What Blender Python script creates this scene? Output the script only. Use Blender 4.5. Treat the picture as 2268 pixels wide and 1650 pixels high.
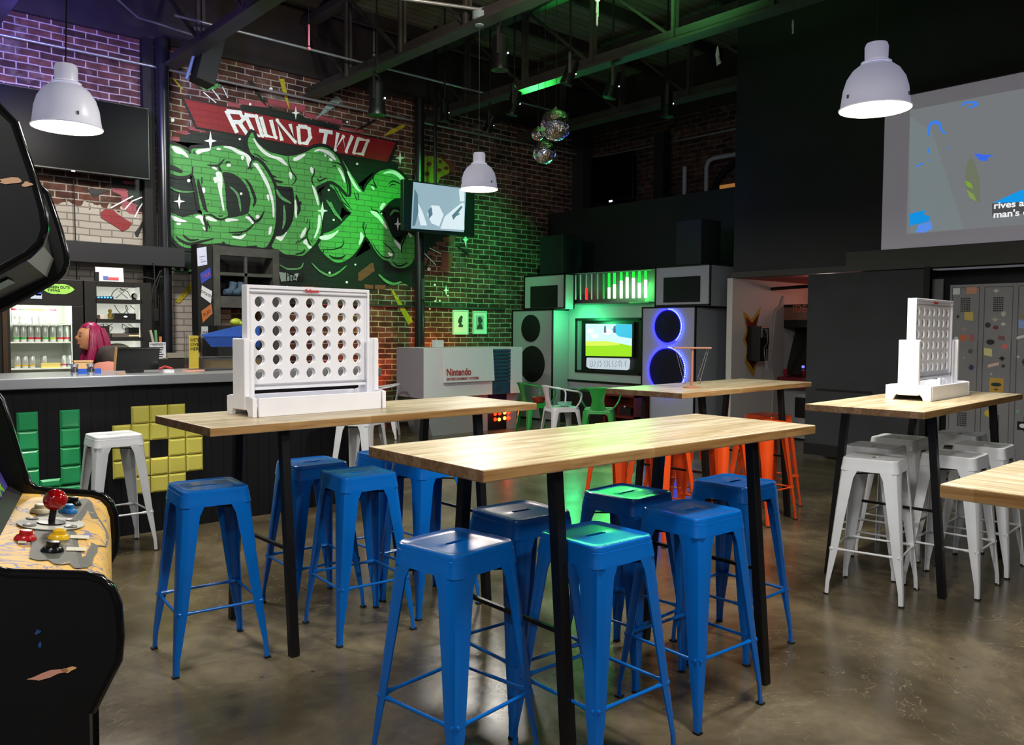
import bpy, bmesh, math, random
from mathutils import Vector, Matrix
random.seed(7)
PI = math.pi
for o in list(bpy.data.objects): bpy.data.objects.remove(o)
S = bpy.context.scene
C = S.collection

# ---------------------------------------------------------------- camera
W_, H_ = 2268, 1650
F_ = 1827.75
YAW, PITCH, ROLL, CH = math.radians(48.53), math.radians(2.918), math.radians(0.317), 1.4467
fw = Vector((math.cos(PITCH)*math.cos(YAW), math.cos(PITCH)*math.sin(YAW), -math.sin(PITCH)))
rt = Vector((math.sin(YAW), -math.cos(YAW), 0))
up = rt.cross(fw)
r2 = math.cos(ROLL)*rt + math.sin(ROLL)*up
u2 = -math.sin(ROLL)*rt + math.cos(ROLL)*up
CAMP = Vector((0, 0, CH))
cd = bpy.data.cameras.new('camera'); cam = bpy.data.objects.new('camera', cd); C.objects.link(cam)
cam.matrix_world = Matrix(((r2.x, u2.x, -fw.x, 0), (r2.y, u2.y, -fw.y, 0), (r2.z, u2.z, -fw.z, CH), (0, 0, 0, 1)))
cd.sensor_fit = 'HORIZONTAL'; cd.sensor_width = 36; cd.lens = 36*F_/W_; cd.clip_start = .02
S.camera = cam

def ray(px, py): return fw + (px-W_/2)/F_*r2 - (py-H_/2)/F_*u2
def at(px, py, ax, val):
    d = ray(px, py); i = 'xyz'.index(ax)
    return CAMP + d*((val-CAMP[i])/d[i])

# ---------------------------------------------------------------- world, exposure
S.view_settings.view_transform = 'Standard'; S.view_settings.look = 'None'
S.view_settings.gamma = 1; S.view_settings.use_curve_mapping = False
S.view_settings.exposure = 0.0
wd = bpy.data.worlds.new('world'); S.world = wd; wd.use_nodes = True
bgn = wd.node_tree.nodes['Background']; bgn.inputs[0].default_value = (.62, .66, .72, 1); bgn.inputs[1].default_value = .13

def light(kind, name, loc, power, color=(1, 1, 1), size=.1, target=None, angle=None, blend=.5, size_y=None, spec=1):
    l = bpy.data.lights.new(name, kind); l.energy = power; l.color = color
    if kind == 'AREA':
        l.size = size
        if size_y: l.shape = 'RECTANGLE'; l.size_y = size_y
        else: l.shape = 'DISK'
    else: l.shadow_soft_size = size
    if kind == 'SPOT': l.spot_size = math.radians(angle); l.spot_blend = blend
    l.specular_factor = spec
    o = bpy.data.objects.new(name, l); C.objects.link(o); o.location = loc
    if target is not None:
        o.rotation_euler = (Vector(target)-Vector(loc)).to_track_quat('-Z', 'Y').to_euler()
    return o
WARM = (1, .955, .87)
# pendant lamps: (x, y, z of the rim, in view?); unseen ones are added lights only
PEND = [(1.33, 5.56, 2.66, 1), (5.40, 6.64, 2.89, 1), (4.72, 2.21, 2.74, 1),
        (2.35, 1.35, 2.9, 0), (0.25, 2.3, 2.9, 0), (3.3, -0.6, 2.9, 0), (-0.4, 0.2, 2.9, 0), (2.4, 4.6, 3.3, 0)]
for i, (x, y, z, v) in enumerate(PEND):
    if v: continue
    light('AREA', 'added_pendant_light', (x, y, z), [0, 0, 0, 66, 34, 45, 40, 28][i], WARM, .32, spec=.3)
# stage spots hung from the trusses; the roof washes are uplights added for the ceiling
light('SPOT', 'stage_beam', (5.9, 7.4, 4.3), 420, (.05, 1, .18), .08, (6.9, 10.4, 2.5), 55, .8, spec=0)
light('SPOT', 'stage_beam', (7.4, 7.6, 4.3), 420, (.06, 1, .25), .08, (8.5, 10.4, 2.4), 50, .8, spec=0)
light('SPOT', 'stage_beam', (7.6, 8.2, 4.2), 160, (.05, 1, .12), .08, (6.5, 6.8, 5.7), 70, .9, spec=0)
light('SPOT', 'stage_beam', (1.6, 8.4, 4.1), 420, (.17, .12, 1), .08, (2.4, 10.4, 4.4), 75, .9, spec=0)
light('SPOT', 'stage_beam', (2.2, 7.2, 3.6), 120, (.35, .15, 1), .08, (3.4, 8.8, 4.9), 60, .9, spec=0)
light('SPOT', 'stage_beam', (4.3, 6.6, 4.3), 290, (.85, 1, .95), .15, (4.6, 10.4, 3.3), 72, .9, spec=0)
light('SPOT', 'stage_beam', (1.9, 6.9, 3.2), 60, (.55, .75, 1), .1, (1.7, 9.6, 5.7), 110, 1, spec=0)
light('SPOT', 'added_roof_wash', (4.4, 4.6, 4.2), 260, (1, .86, .66), .2, (4.6, 6.6, 5.75), 150, 1, spec=0)
light('SPOT', 'added_roof_wash', (6.3, 5.2, 4.2), 430, (.2, 1, .25), .2, (6.7, 5.3, 5.75), 125, 1, spec=0)
light('SPOT', 'added_roof_wash', (8.0, 1.6, 4.2), 40, (1, .25, .12), .2, (8.0, 1.6, 5.75), 125, 1, spec=0)
light('POINT', 'blue_wall_glow', (8.4, 7.0, 3.3), 5, (.12, .22, 1), .2, spec=0)
light('AREA', 'bar_fill_light', (2.3, 7.9, 3.9), 115, (1, .94, .86), .5, (2.4, 9.3, 1.3), spec=0)  # unseen light added over the bar to brighten it
light('SPOT', 'stage_beam', (3.4, 5.9, 4.3), 60, (.1, .15, 1), .05, (1.4, 3.3, .3), 22, .8, spec=0)
# broad fill light added behind the camera, no source seen
light('AREA', 'rear_fill_light', (-3.0, -1.2, 3.6), 60, (.9, .95, 1), 3.0, (4, 5, .8), size_y=1.6, spec=.2)

# ---------------------------------------------------------------- materials
def lin(c):
    if isinstance(c, str): c = [int(c[i:i+2], 16)/255 for i in (0, 2, 4)]
    return tuple(((v/12.92) if v <= .04045 else ((v+.055)/1.055)**2.4) for v in c[:3]) + (1,)
MATS = {}
def new_mat(name):
    m = bpy.data.materials.new(name); m.use_nodes = True; MATS[name] = m
    nt = m.node_tree; return m, nt, nt.nodes['Principled BSDF'], nt.nodes, nt.links
def mat(name, col, rough=.5, metal=0, emit=0, ecol=None, vary=.0, vscale=8, bump=0, bscale=60, coat=0, trans=0, alpha=1, ior=1.45, spec=.5):
    if name in MATS: return MATS[name]
    m, nt, b, N, L = new_mat(name)
    b.inputs['Base Color'].default_value = lin(col); b.inputs['Roughness'].default_value = rough
    b.inputs['Metallic'].default_value = metal; b.inputs['Coat Weight'].default_value = coat
    b.inputs['Coat Roughness'].default_value = .08
    b.inputs['Transmission Weight'].default_value = trans; b.inputs['Alpha'].default_value = alpha
    b.inputs['IOR'].default_value = ior; b.inputs['Specular IOR Level'].default_value = spec
    if emit:
        if name.startswith('glow_'): b.inputs['Base Color'].default_value = (.01, .01, .01, 1)
        b.inputs['Emission Color'].default_value = lin(ecol or col); b.inputs['Emission Strength'].default_value = emit
    tc = N.new('ShaderNodeTexCoord')
    if vary:
        n = N.new('ShaderNodeTexNoise'); n.inputs['Scale'].default_value = vscale; n.inputs['Detail'].default_value = 6
        L.new(tc.outputs['Object'], n.inputs['Vector'])
        mx = N.new('ShaderNodeMixRGB'); mx.blend_type = 'MULTIPLY'
        rp = N.new('ShaderNodeValToRGB'); rp.color_ramp.elements[0].position = .3; rp.color_ramp.elements[1].position = .7
        rp.color_ramp.elements[0].color = (1-vary,)*3+(1,); rp.color_ramp.elements[1].color = (1, 1, 1, 1)
        L.new(n.outputs['Fac'], rp.inputs[0]); mx.inputs[0].default_value = 1
        mx.inputs[1].default_value = lin(col); L.new(rp.outputs[0], mx.inputs[2]); L.new(mx.outputs[0], b.inputs['Base Color'])
    if bump:
        n = N.new('ShaderNodeTexNoise'); n.inputs['Scale'].default_value = bscale; n.inputs['Detail'].default_value = 4
        L.new(tc.outputs['Object'], n.inputs['Vector'])
        bp = N.new('ShaderNodeBump'); bp.inputs['Strength'].default_value = bump; bp.inputs['Distance'].default_value = .01
        L.new(n.outputs['Fac'], bp.inputs['Height']); L.new(bp.outputs[0], b.inputs['Normal'])
    return m

def wall_vec(N, L, axis):
    """x,z (axis 'y') or y,z (axis 'x') of the object position as brick-texture u,v"""
    tc = N.new('ShaderNodeTexCoord'); sp = N.new('ShaderNodeSeparateXYZ'); L.new(tc.outputs['Object'], sp.inputs[0])
    cb = N.new('ShaderNodeCombineXYZ'); L.new(sp.outputs[0 if axis == 'y' else 1], cb.inputs[0]); L.new(sp.outputs[2], cb.inputs[1])
    nz = N.new('ShaderNodeTexNoise'); nz.inputs['Scale'].default_value = 3.2; nz.inputs['Detail'].default_value = 4
    L.new(tc.outputs['Object'], nz.inputs['Vector'])
    vm = N.new('ShaderNodeVectorMath'); vm.operation = 'SCALE'; vm.inputs['Scale'].default_value = .028
    L.new(nz.outputs['Color'], vm.inputs[0])
    va = N.new('ShaderNodeVectorMath'); va.operation = 'ADD'; L.new(cb.outputs[0], va.inputs[0]); L.new(vm.outputs[0], va.inputs[1])
    return tc, va
def brick_node(N, L, vec, c1, c2, cm, mortar=.008, bias=0):
    br = N.new('ShaderNodeTexBrick'); br.inputs['Scale'].default_value = 1
    br.inputs['Brick Width'].default_value = .235; br.inputs['Row Height'].default_value = .079
    br.inputs['Mortar Size'].default_value = mortar; br.inputs['Mortar Smooth'].default_value = .25; br.inputs['Bias'].default_value = bias
    br.inputs['Color1'].default_value = lin(c1); br.inputs['Color2'].default_value = lin(c2); br.inputs['Mortar'].default_value = lin(cm)
    L.new(vec.outputs[0], br.inputs['Vector']); return br
def brick_mat(name, axis, c1, c2, cm, white_x=None, white_z=2.9, rough=.85, mortar=.008):
    m, nt, b, N, L = new_mat(name)
    tc, va = wall_vec(N, L, axis); br = brick_node(N, L, va, c1, c2, cm, mortar)
    b.inputs['Roughness'].default_value = rough; b.inputs['Specular IOR Level'].default_value = .25
    nz = N.new('ShaderNodeTexNoise'); nz.inputs['Scale'].default_value = 2.3; nz.inputs['Detail'].default_value = 8; nz.inputs['Roughness'].default_value = .65
    L.new(tc.outputs['Object'], nz.inputs['Vector'])
    rp = N.new('ShaderNodeValToRGB'); rp.color_ramp.elements[0].position = .56; rp.color_ramp.elements[1].position = .68
    rp.color_ramp.elements[0].color = (0, 0, 0, 1); rp.color_ramp.elements[1].color = (.55, .55, .55, 1)
    L.new(nz.outputs['Fac'], rp.inputs[0])
    mx = N.new('ShaderNodeMixRGB'); L.new(rp.outputs[0], mx.inputs[0]); L.new(br.outputs['Color'], mx.inputs[1])
    mx.inputs[2].default_value = lin('8a8279')
    # cell-scale darker bricks
    n2 = N.new('ShaderNodeTexNoise'); n2.inputs['Scale'].default_value = 9; L.new(tc.outputs['Object'], n2.inputs['Vector'])
    r2_ = N.new('ShaderNodeValToRGB'); r2_.color_ramp.elements[0].position = .35; r2_.color_ramp.elements[0].color = (.42, .42, .42, 1); r2_.color_ramp.elements[1].position = .62
    L.new(n2.outputs['Fac'], r2_.inputs[0])
    m2 = N.new('ShaderNodeMixRGB'); m2.blend_type = 'MULTIPLY'; m2.inputs[0].default_value = .8
    L.new(mx.outputs[0], m2.inputs[1]); L.new(r2_.outputs[0], m2.inputs[2])
    out = m2
    if white_x is not None:      # old white paint on the lower left part of the wall
        sp = N.new('ShaderNodeSeparateXYZ'); L.new(tc.outputs['Object'], sp.inputs[0])
        bw = brick_node(N, L, va, 'b3aca3', 'a59c93', '77706a', .006)
        lt = N.new('ShaderNodeMath'); lt.operation = 'LESS_THAN'; lt.inputs[1].default_value = white_x; L.new(sp.outputs[0], lt.inputs[0])
        ad = N.new('ShaderNodeMath'); ad.operation = 'MULTIPLY_ADD'; ad.inputs[1].default_value = .25; L.new(n2.outputs['Fac'], ad.inputs[0]); L.new(sp.outputs[2], ad.inputs[2])
        l2 = N.new('ShaderNodeMath'); l2.operation = 'LESS_THAN'; l2.inputs[1].default_value = white_z+.12; L.new(ad.outputs[0], l2.inputs[0])
        mu = N.new('ShaderNodeMath'); mu.operation = 'MULTIPLY'; L.new(lt.outputs[0], mu.inputs[0]); L.new(l2.outputs[0], mu.inputs[1])
        m3 = N.new('ShaderNodeMixRGB'); L.new(mu.outputs[0], m3.inputs[0]); L.new(m2.outputs[0], m3.inputs[1]); L.new(bw.outputs['Color'], m3.inputs[2]); out = m3
    L.new(out.outputs[0], b.inputs['Base Color'])
    bp = N.new('ShaderNodeBump'); bp.inputs['Strength'].default_value = .7; bp.inputs['Distance'].default_value = .012; bp.invert = True
    L.new(br.outputs['Fac'], bp.inputs['Height']); L.new(bp.outputs[0], b.inputs['Normal'])
    return m
def paint_mat(name, col, dark=.45, rough=.55):
    if name in MATS: return MATS[name]
    m, nt, b, N, L = new_mat(name)
    tc, va = wall_vec(N, L, 'y')
    c = lin(col); cm = tuple(v*dark for v in c[:3]) + (1,); c2 = tuple(v*.86 for v in c[:3]) + (1,)
    br = brick_node(N, L, va, '000000', '000000', '000000', .005)
    br.inputs['Color1'].default_value = c; br.inputs['Color2'].default_value = c2; br.inputs['Mortar'].default_value = cm
    L.new(br.outputs['Color'], b.inputs['Base Color']); b.inputs['Roughness'].default_value = rough
    bp = N.new('ShaderNodeBump'); bp.inputs['Strength'].default_value = .5; bp.inputs['Distance'].default_value = .01; bp.invert = True
    L.new(br.outputs['Fac'], bp.inputs['Height']); L.new(bp.outputs[0], b.inputs['Normal'])
    return m
def wood_mat(name):
    m, nt, b, N, L = new_mat(name)
    tc = N.new('ShaderNodeTexCoord')
    br = N.new('ShaderNodeTexBrick'); br.inputs['Scale'].default_value = 1
    br.inputs['Brick Width'].default_value = .42; br.inputs['Row Height'].default_value = .042; br.inputs['Mortar Size'].default_value = .0004
    br.inputs['Color1'].default_value = lin('d3c8ac'); br.inputs['Color2'].default_value = lin('bdab88'); br.inputs['Mortar'].default_value = lin('b0946a')
    br.offset = .37; L.new(tc.outputs['Object'], br.inputs['Vector'])
    mp = N.new('ShaderNodeMapping'); mp.inputs['Scale'].default_value = (2.2, 38, 38); L.new(tc.outputs['Object'], mp.inputs[0])
    nz = N.new('ShaderNodeTexNoise'); nz.inputs['Scale'].default_value = 1.6; nz.inputs['Detail'].default_value = 7; nz.inputs['Distortion'].default_value = .4
    L.new(mp.outputs[0], nz.inputs['Vector'])
    rp = N.new('ShaderNodeValToRGB'); rp.color_ramp.elements[0].position = .3; rp.color_ramp.elements[0].color = lin('b09a7c'); rp.color_ramp.elements[1].position = .6; rp.color_ramp.elements[1].color = (1, 1, 1, 1)
    L.new(nz.outputs['Fac'], rp.inputs[0])
    mx = N.new('ShaderNodeMixRGB'); mx.blend_type = 'MULTIPLY'; mx.inputs[0].default_value = .75
    L.new(br.outputs['Color'], mx.inputs[1]); L.new(rp.outputs[0], mx.inputs[2])
    # sawn edges are browner than the sanded face
    gm = N.new('ShaderNodeNewGeometry'); sp = N.new('ShaderNodeSeparateXYZ'); L.new(gm.outputs['Normal'], sp.inputs[0])
    ab = N.new('ShaderNodeMath'); ab.operation = 'ABSOLUTE'; L.new(sp.outputs[2], ab.inputs[0])
    m2 = N.new('ShaderNodeMixRGB'); L.new(ab.outputs[0], m2.inputs[0])
    m3 = N.new('ShaderNodeMixRGB'); m3.blend_type = 'MULTIPLY'; m3.inputs[0].default_value = 1; m3.inputs[2].default_value = lin('d2b08a')
    L.new(mx.outputs[0], m3.inputs[1]); L.new(m3.outputs[0], m2.inputs[1]); L.new(mx.outputs[0], m2.inputs[2])
    # end grain at the two short ends is darker still
    sn = N.new('ShaderNodeSeparateXYZ'); L.new(tc.outputs['Normal'], sn.inputs[0])
    ax = N.new('ShaderNodeMath'); ax.operation = 'ABSOLUTE'; L.new(sn.outputs[0], ax.inputs[0])
    gx = N.new('ShaderNodeMath'); gx.operation = 'GREATER_THAN'; gx.inputs[1].default_value = .7; L.new(ax.outputs[0], gx.inputs[0])
    m5 = N.new('ShaderNodeMixRGB'); m5.blend_type = 'MULTIPLY'; m5.inputs[0].default_value = 1; L.new(mx.outputs[0], m5.inputs[1]); m5.inputs[2].default_value = lin('8e7a72')
    m6 = N.new('ShaderNodeMixRGB'); L.new(gx.outputs[0], m6.inputs[0]); L.new(m2.outputs[0], m6.inputs[1]); L.new(m5.outputs[0], m6.inputs[2])
    L.new(m6.outputs[0], b.inputs['Base Color'])
    b.inputs['Roughness'].default_value = .34; b.inputs['Specular IOR Level'].default_value = .4
    return m
def floor_mat():
    m, nt, b, N, L = new_mat('polished_concrete')
    tc = N.new('ShaderNodeTexCoord')
    def noise(s, d=8, r=.6, dist=0):
        n = N.new('ShaderNodeTexNoise'); n.inputs['Scale'].default_value = s; n.inputs['Detail'].default_value = d
        n.inputs['Roughness'].default_value = r; n.inputs['Distortion'].default_value = dist; L.new(tc.outputs['Object'], n.inputs['Vector']); return n
    n1 = noise(.9, 8, .62, .6); r1 = N.new('ShaderNodeValToRGB'); cr = r1.color_ramp
    cr.elements[0].position = .3; cr.elements[0].color = lin('372f22'); cr.elements[1].position = .72; cr.elements[1].color = lin('7c7058')
    e = cr.elements.new(.5); e.color = lin('544a37'); L.new(n1.outputs['Fac'], r1.inputs[0])
    n2 = noise(7, 10, .7); r2_ = N.new('ShaderNodeValToRGB'); r2_.color_ramp.elements[0].position = .3; r2_.color_ramp.elements[0].color = (.62, .62, .62, 1); r2_.color_ramp.elements[1].position = .66
    L.new(n2.outputs['Fac'], r2_.inputs[0])
    mx = N.new('ShaderNodeMixRGB'); mx.blend_type = 'MULTIPLY'; mx.inputs[0].default_value = .9; L.new(r1.outputs[0], mx.inputs[1]); L.new(r2_.outputs[0], mx.inputs[2])
    # pale hairline cracks
    n3 = noise(1.1, 5, .7, 1.2); sb = N.new('ShaderNodeMath'); sb.operation = 'SUBTRACT'; sb.inputs[1].default_value = .5; L.new(n3.outputs['Fac'], sb.inputs[0])
    ab = N.new('ShaderNodeMath'); ab.operation = 'ABSOLUTE'; L.new(sb.outputs[0], ab.inputs[0])
    r3 = N.new('ShaderNodeValToRGB'); r3.color_ramp.elements[0].position = 0; r3.color_ramp.elements[0].color = (.42, .42, .42, 1); r3.color_ramp.elements[1].position = .003; r3.color_ramp.elements[1].color = (0, 0, 0, 1)
    L.new(ab.outputs[0], r3.inputs[0])
    n4 = noise(2.5, 3); ml = N.new('ShaderNodeMath'); ml.operation = 'MULTIPLY'; L.new(r3.outputs[0], ml.inputs[0]); L.new(n4.outputs['Fac'], ml.inputs[1])
    m2 = N.new('ShaderNodeMixRGB'); L.new(ml.outputs[0], m2.inputs[0]); L.new(mx.outputs[0], m2.inputs[1]); m2.inputs[2].default_value = lin('a89c84')
    # small dark chips
    vo = N.new('ShaderNodeTexVoronoi'); vo.inputs['Scale'].default_value = 5.5; L.new(tc.outputs['Object'], vo.inputs['Vector'])
    r5 = N.new('ShaderNodeValToRGB'); r5.color_ramp.elements[0].position = .035; r5.color_ramp.elements[0].color = (.25, .25, .25, 1); r5.color_ramp.elements[1].position = .06
    L.new(vo.outputs['Distance'], r5.inputs[0])
    m4 = N.new('ShaderNodeMixRGB'); m4.blend_type = 'MULTIPLY'; m4.inputs[0].default_value = .9; L.new(m2.outputs[0], m4.inputs[1]); L.new(r5.outputs[0], m4.inputs[2])
    L.new(m4.outputs[0], b.inputs['Base Color'])
    r4 = N.new('ShaderNodeMapRange'); r4.inputs[1].default_value = .3; r4.inputs[2].default_value = .75; r4.inputs[3].default_value = .14; r4.inputs[4].default_value = .36
    L.new(n1.outputs['Fac'], r4.inputs[0]); L.new(r4.outputs[0], b.inputs['Roughness'])
    bp = N.new('ShaderNodeBump'); bp.inputs['Strength'].default_value = .12; bp.inputs['Distance'].default_value = .01; L.new(n2.outputs['Fac'], bp.inputs['Height']); L.new(bp.outputs[0], b.inputs['Normal'])
    b.inputs['Specular IOR Level'].default_value = .5
    return m
def plank_mat(name, c1, c2, axis_u=0):
    m, nt, b, N, L = new_mat(name)
    tc = N.new('ShaderNodeTexCoord'); br = N.new('ShaderNodeTexBrick'); br.inputs['Scale'].default_value = 1
    br.inputs['Brick Width'].default_value = 3.1; br.inputs['Row Height'].default_value = .14; br.inputs['Mortar Size'].default_value = .006
    br.inputs['Color1'].default_value = lin(c1); br.inputs['Color2'].default_value = lin(c2); br.inputs['Mortar'].default_value = lin('0a0908')
    L.new(tc.outputs['Object'], br.inputs['Vector']); L.new(br.outputs['Color'], b.inputs['Base Color']); b.inputs['Roughness'].default_value = .8
    return m
def beadboard_mat():
    m, nt, b, N, L = new_mat('black_beadboard')
    b.inputs['Base Color'].default_value = lin('15161c'); b.inputs['Roughness'].default_value = .5; b.inputs['Specular IOR Level'].default_value = .25
    tc = N.new('ShaderNodeTexCoord'); sp = N.new('ShaderNodeSeparateXYZ'); L.new(tc.outputs['Object'], sp.inputs[0])
    a = N.new('ShaderNodeMath'); a.operation = 'MULTIPLY'; a.inputs[1].default_value = 11; L.new(sp.outputs[0], a.inputs[0])
    f = N.new('ShaderNodeMath'); f.operation = 'FRACT'; L.new(a.outputs[0], f.inputs[0])
    s = N.new('ShaderNodeMath'); s.operation = 'GREATER_THAN'; s.inputs[1].default_value = .1; L.new(f.outputs[0], s.inputs[0])
    bp = N.new('ShaderNodeBump'); bp.inputs['Distance'].default_value = .02; L.new(s.outputs[0], bp.inputs['Height']); L.new(bp.outputs[0], b.inputs['Normal'])
    mx = N.new('ShaderNodeMixRGB'); L.new(s.outputs[0], mx.inputs[0]); mx.inputs[1].default_value = lin('020203'); mx.inputs[2].default_value = lin('0c0d13'); L.new(mx.outputs[0], b.inputs['Base Color'])
    return m
def art_mat(name, cols, scale=6, dist=2.5, rough=.35, seed=0, axis=None):
    """hard-edged printed swirls in flat colours: cols = [(pos, colour), ...]"""
    m, nt, b, N, L = new_mat(name)
    tc = N.new('ShaderNodeTexCoord'); mp = N.new('ShaderNodeMapping'); mp.inputs['Location'].default_value = (seed, seed*.7, 0)
    L.new(tc.outputs['Object'], mp.inputs[0])
    n = N.new('ShaderNodeTexNoise'); n.inputs['Scale'].default_value = scale; n.inputs['Detail'].default_value = 3; n.inputs['Distortion'].default_value = dist
    L.new(mp.outputs[0], n.inputs['Vector'])
    r = N.new('ShaderNodeValToRGB'); r.color_ramp.interpolation = 'CONSTANT'
    r.color_ramp.elements[0].position = cols[0][0]; r.color_ramp.elements[0].color = lin(cols[0][1])
    r.color_ramp.elements[1].position = cols[1][0]; r.color_ramp.elements[1].color = lin(cols[1][1])
    for p, c in cols[2:]:
        e = r.color_ramp.elements.new(p); e.color = lin(c)
    L.new(n.outputs['Fac'], r.inputs[0]); L.new(r.outputs[0], b.inputs['Base Color']); b.inputs['Roughness'].default_value = rough
    return m

# ---------------------------------------------------------------- mesh helpers
class MB:
    def __init__(s): s.v = []; s.f = []
    def add(s, vs, fs, M=None):
        k = len(s.v); s.v += [tuple(M @ Vector(v)) if M else tuple(v) for v in vs]; s.f += [tuple(i+k for i in f) for f in fs]; return s
    def box(s, x0, x1, y0, y1, z0, z1, M=None):
        vs = [(x, y, z) for z in (z0, z1) for y in (y0, y1) for x in (x0, x1)]
        return s.add(vs, [(0, 2, 3, 1), (4, 5, 7, 6), (0, 1, 5, 4), (2, 6, 7, 3), (0, 4, 6, 2), (1, 3, 7, 5)], M)
    def bar(s, a, b, w, h=None, upv=(0, 0, 1)):
        a = Vector(a); b = Vector(b); h = h or w; d = (b-a); ln = d.length; d.normalize(); u = Vector(upv)
        if abs(d.dot(u)) > .98: u = Vector((1, 0, 0))
        x = d.cross(u).normalized(); y = x.cross(d)
        vs = []
        for p in (a, b):
            for sx, sy in ((-1, -1), (1, -1), (1, 1), (-1, 1)): vs.append(p + x*(sx*w/2) + y*(sy*h/2))
        return s.add(vs, [(3, 2, 1, 0), (4, 5, 6, 7), (0, 1, 5, 4), (1, 2, 6, 5), (2, 3, 7, 6), (3, 0, 4, 7)])
    def tube(s, pts, r, n=10, cap=True):
        pts = [Vector(p) for p in pts]; rs = r if isinstance(r, (list, tuple)) else [r]*len(pts)
        k = len(s.v); prev = None
        for i, p in enumerate(pts):
            if i == 0: d = pts[1]-pts[0]
            elif i == len(pts)-1: d = pts[-1]-pts[-2]
            else: d = (pts[i+1]-pts[i]).normalized()+(pts[i]-pts[i-1]).normalized()
            d = d.normalized() if d.length > 1e-9 else Vector((0, 0, 1))
            if prev is None:
                u = Vector((0, 0, 1)) if abs(d.z) < .9 else Vector((1, 0, 0)); x = d.cross(u).normalized()
            else: x = (prev - d*prev.dot(d)).normalized()
            prev = x; y = d.cross(x)
            for j in range(n):
                a = 2*PI*j/n; s.v.append(tuple(p + x*(rs[i]*math.cos(a)) + y*(rs[i]*math.sin(a))))
        for i in range(len(pts)-1):
            for j in range(n):
                a = k+i*n+j; b = k+i*n+(j+1) % n; s.f.append((a, b, b+n, a+n))
        if cap: s.f.append(tuple(k+j for j in reversed(range(n)))); s.f.append(tuple(k+(len(pts)-1)*n+j for j in range(n)))
        return s
    def lathe(s, prof, n=32, M=None, closed=False):
        vs = []; fs = []
        for (r, z) in prof:
            for j in range(n): a = 2*PI*j/n; vs.append((r*math.cos(a), r*math.sin(a), z))
        m = len(prof)
        for i in range(m-1):
            for j in range(n): fs.append((i*n+j, i*n+(j+1) % n, (i+1)*n+(j+1) % n, (i+1)*n+j))
        if prof[0][0] > 1e-6 and closed: fs.append(tuple(reversed(range(n))))
        if prof[-1][0] > 1e-6 and closed: fs.append(tuple((m-1)*n+j for j in range(n)))
        return s.add(vs, fs, M)
    def prism(s, poly, z0, z1, M=None):
        n = len(poly); vs = [(x, y, z0) for x, y in poly] + [(x, y, z1) for x, y in poly]
        ar = sum(poly[i][0]*poly[(i+1) % n][1]-poly[(i+1) % n][0]*poly[i][1] for i in range(n))
        o = list(range(n)) if ar > 0 else list(reversed(range(n)))
        fs = [tuple(reversed(o)), tuple(i+n for i in o)]
        for i in range(n):
            a, b = o[i], o[(i+1) % n]; fs.append((a, b, b+n, a+n))
        return s.add(vs, fs, M)
    def sphere(s, c, r, n=16, m=10, sc=(1, 1, 1)):
        vs = [(c[0], c[1], c[2]+r*sc[2])]; fs = []
        for i in range(1, m):
            t = PI*i/m
            for j in range(n):
                a = 2*PI*j/n; vs.append((c[0]+r*sc[0]*math.sin(t)*math.cos(a), c[1]+r*sc[1]*math.sin(t)*math.sin(a), c[2]+r*sc[2]*math.cos(t)))
        vs.append((c[0], c[1], c[2]-r*sc[2])); L_ = len(vs)-1
        for j in range(n): fs.append((0, 1+j, 1+(j+1) % n)); fs.append((L_, L_-n+(j+1) % n, L_-n+j))
        for i in range(m-2):
            for j in range(n): a = 1+i*n+j; b = 1+i*n+(j+1) % n; fs.append((a, a+n, b+n, b))
        return s.add(vs, fs)
    def build(s, name, m, parent=None, smooth=None, bevel=0, seg=2, loc=None):
        me = bpy.data.meshes.new(name); me.from_pydata(s.v, [], s.f); me.update()
        if smooth is not None:
            bm = bmesh.new(); bm.from_mesh(me); bmesh.ops.remove_doubles(bm, verts=bm.verts, dist=1e-6)
            for f in bm.faces: f.smooth = True
            lim = math.radians(smooth)
            for e in bm.edges:
                e.smooth = len(e.link_faces) == 2 and e.calc_face_angle(0) < lim
            bm.to_mesh(me); bm.free()
        o = bpy.data.objects.new(name, me); C.objects.link(o)
        ms = m if isinstance(m, (list, tuple)) else [m]
        for q in ms: me.materials.append(q)
        if bevel:
            md = o.modifiers.new('bevel', 'BEVEL'); md.width = bevel; md.segments = seg; md.limit_method = 'ANGLE'; md.angle_limit = math.radians(35)
            md.harden_normals = False
        if parent is not None: o.parent = parent
        if loc is not None: o.location = loc
        return o
def tag(o, label=None, cat=None, group=None, kind=None):
    if label: o['label'] = label
    if cat: o['category'] = cat
    if group: o['group'] = group
    if kind: o['kind'] = kind
    return o
def empty(name, loc=(0, 0, 0), rz=0, label=None, cat=None, group=None):
    o = bpy.data.objects.new(name, None); C.objects.link(o); o.location = loc; o.rotation_euler = (0, 0, rz); o.empty_display_size = .1
    return tag(o, label, cat, group)
def struct(o): o['kind'] = 'structure'; return o
CH_ = {}
def kids(o): return [c for c in list(C.objects) if c.parent is o]
def copy_tree(o, parent=None, name=None):
    c = o.copy(); C.objects.link(c)
    if parent is not None: c.parent = parent
    for k in kids(o): copy_tree(k, c)
    return c
def rot(rx=0, ry=0, rz=0, loc=(0, 0, 0)):
    return Matrix.Translation(loc) @ Matrix.Rotation(rz, 4, 'Z') @ Matrix.Rotation(ry, 4, 'Y') @ Matrix.Rotation(rx, 4, 'X')
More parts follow.
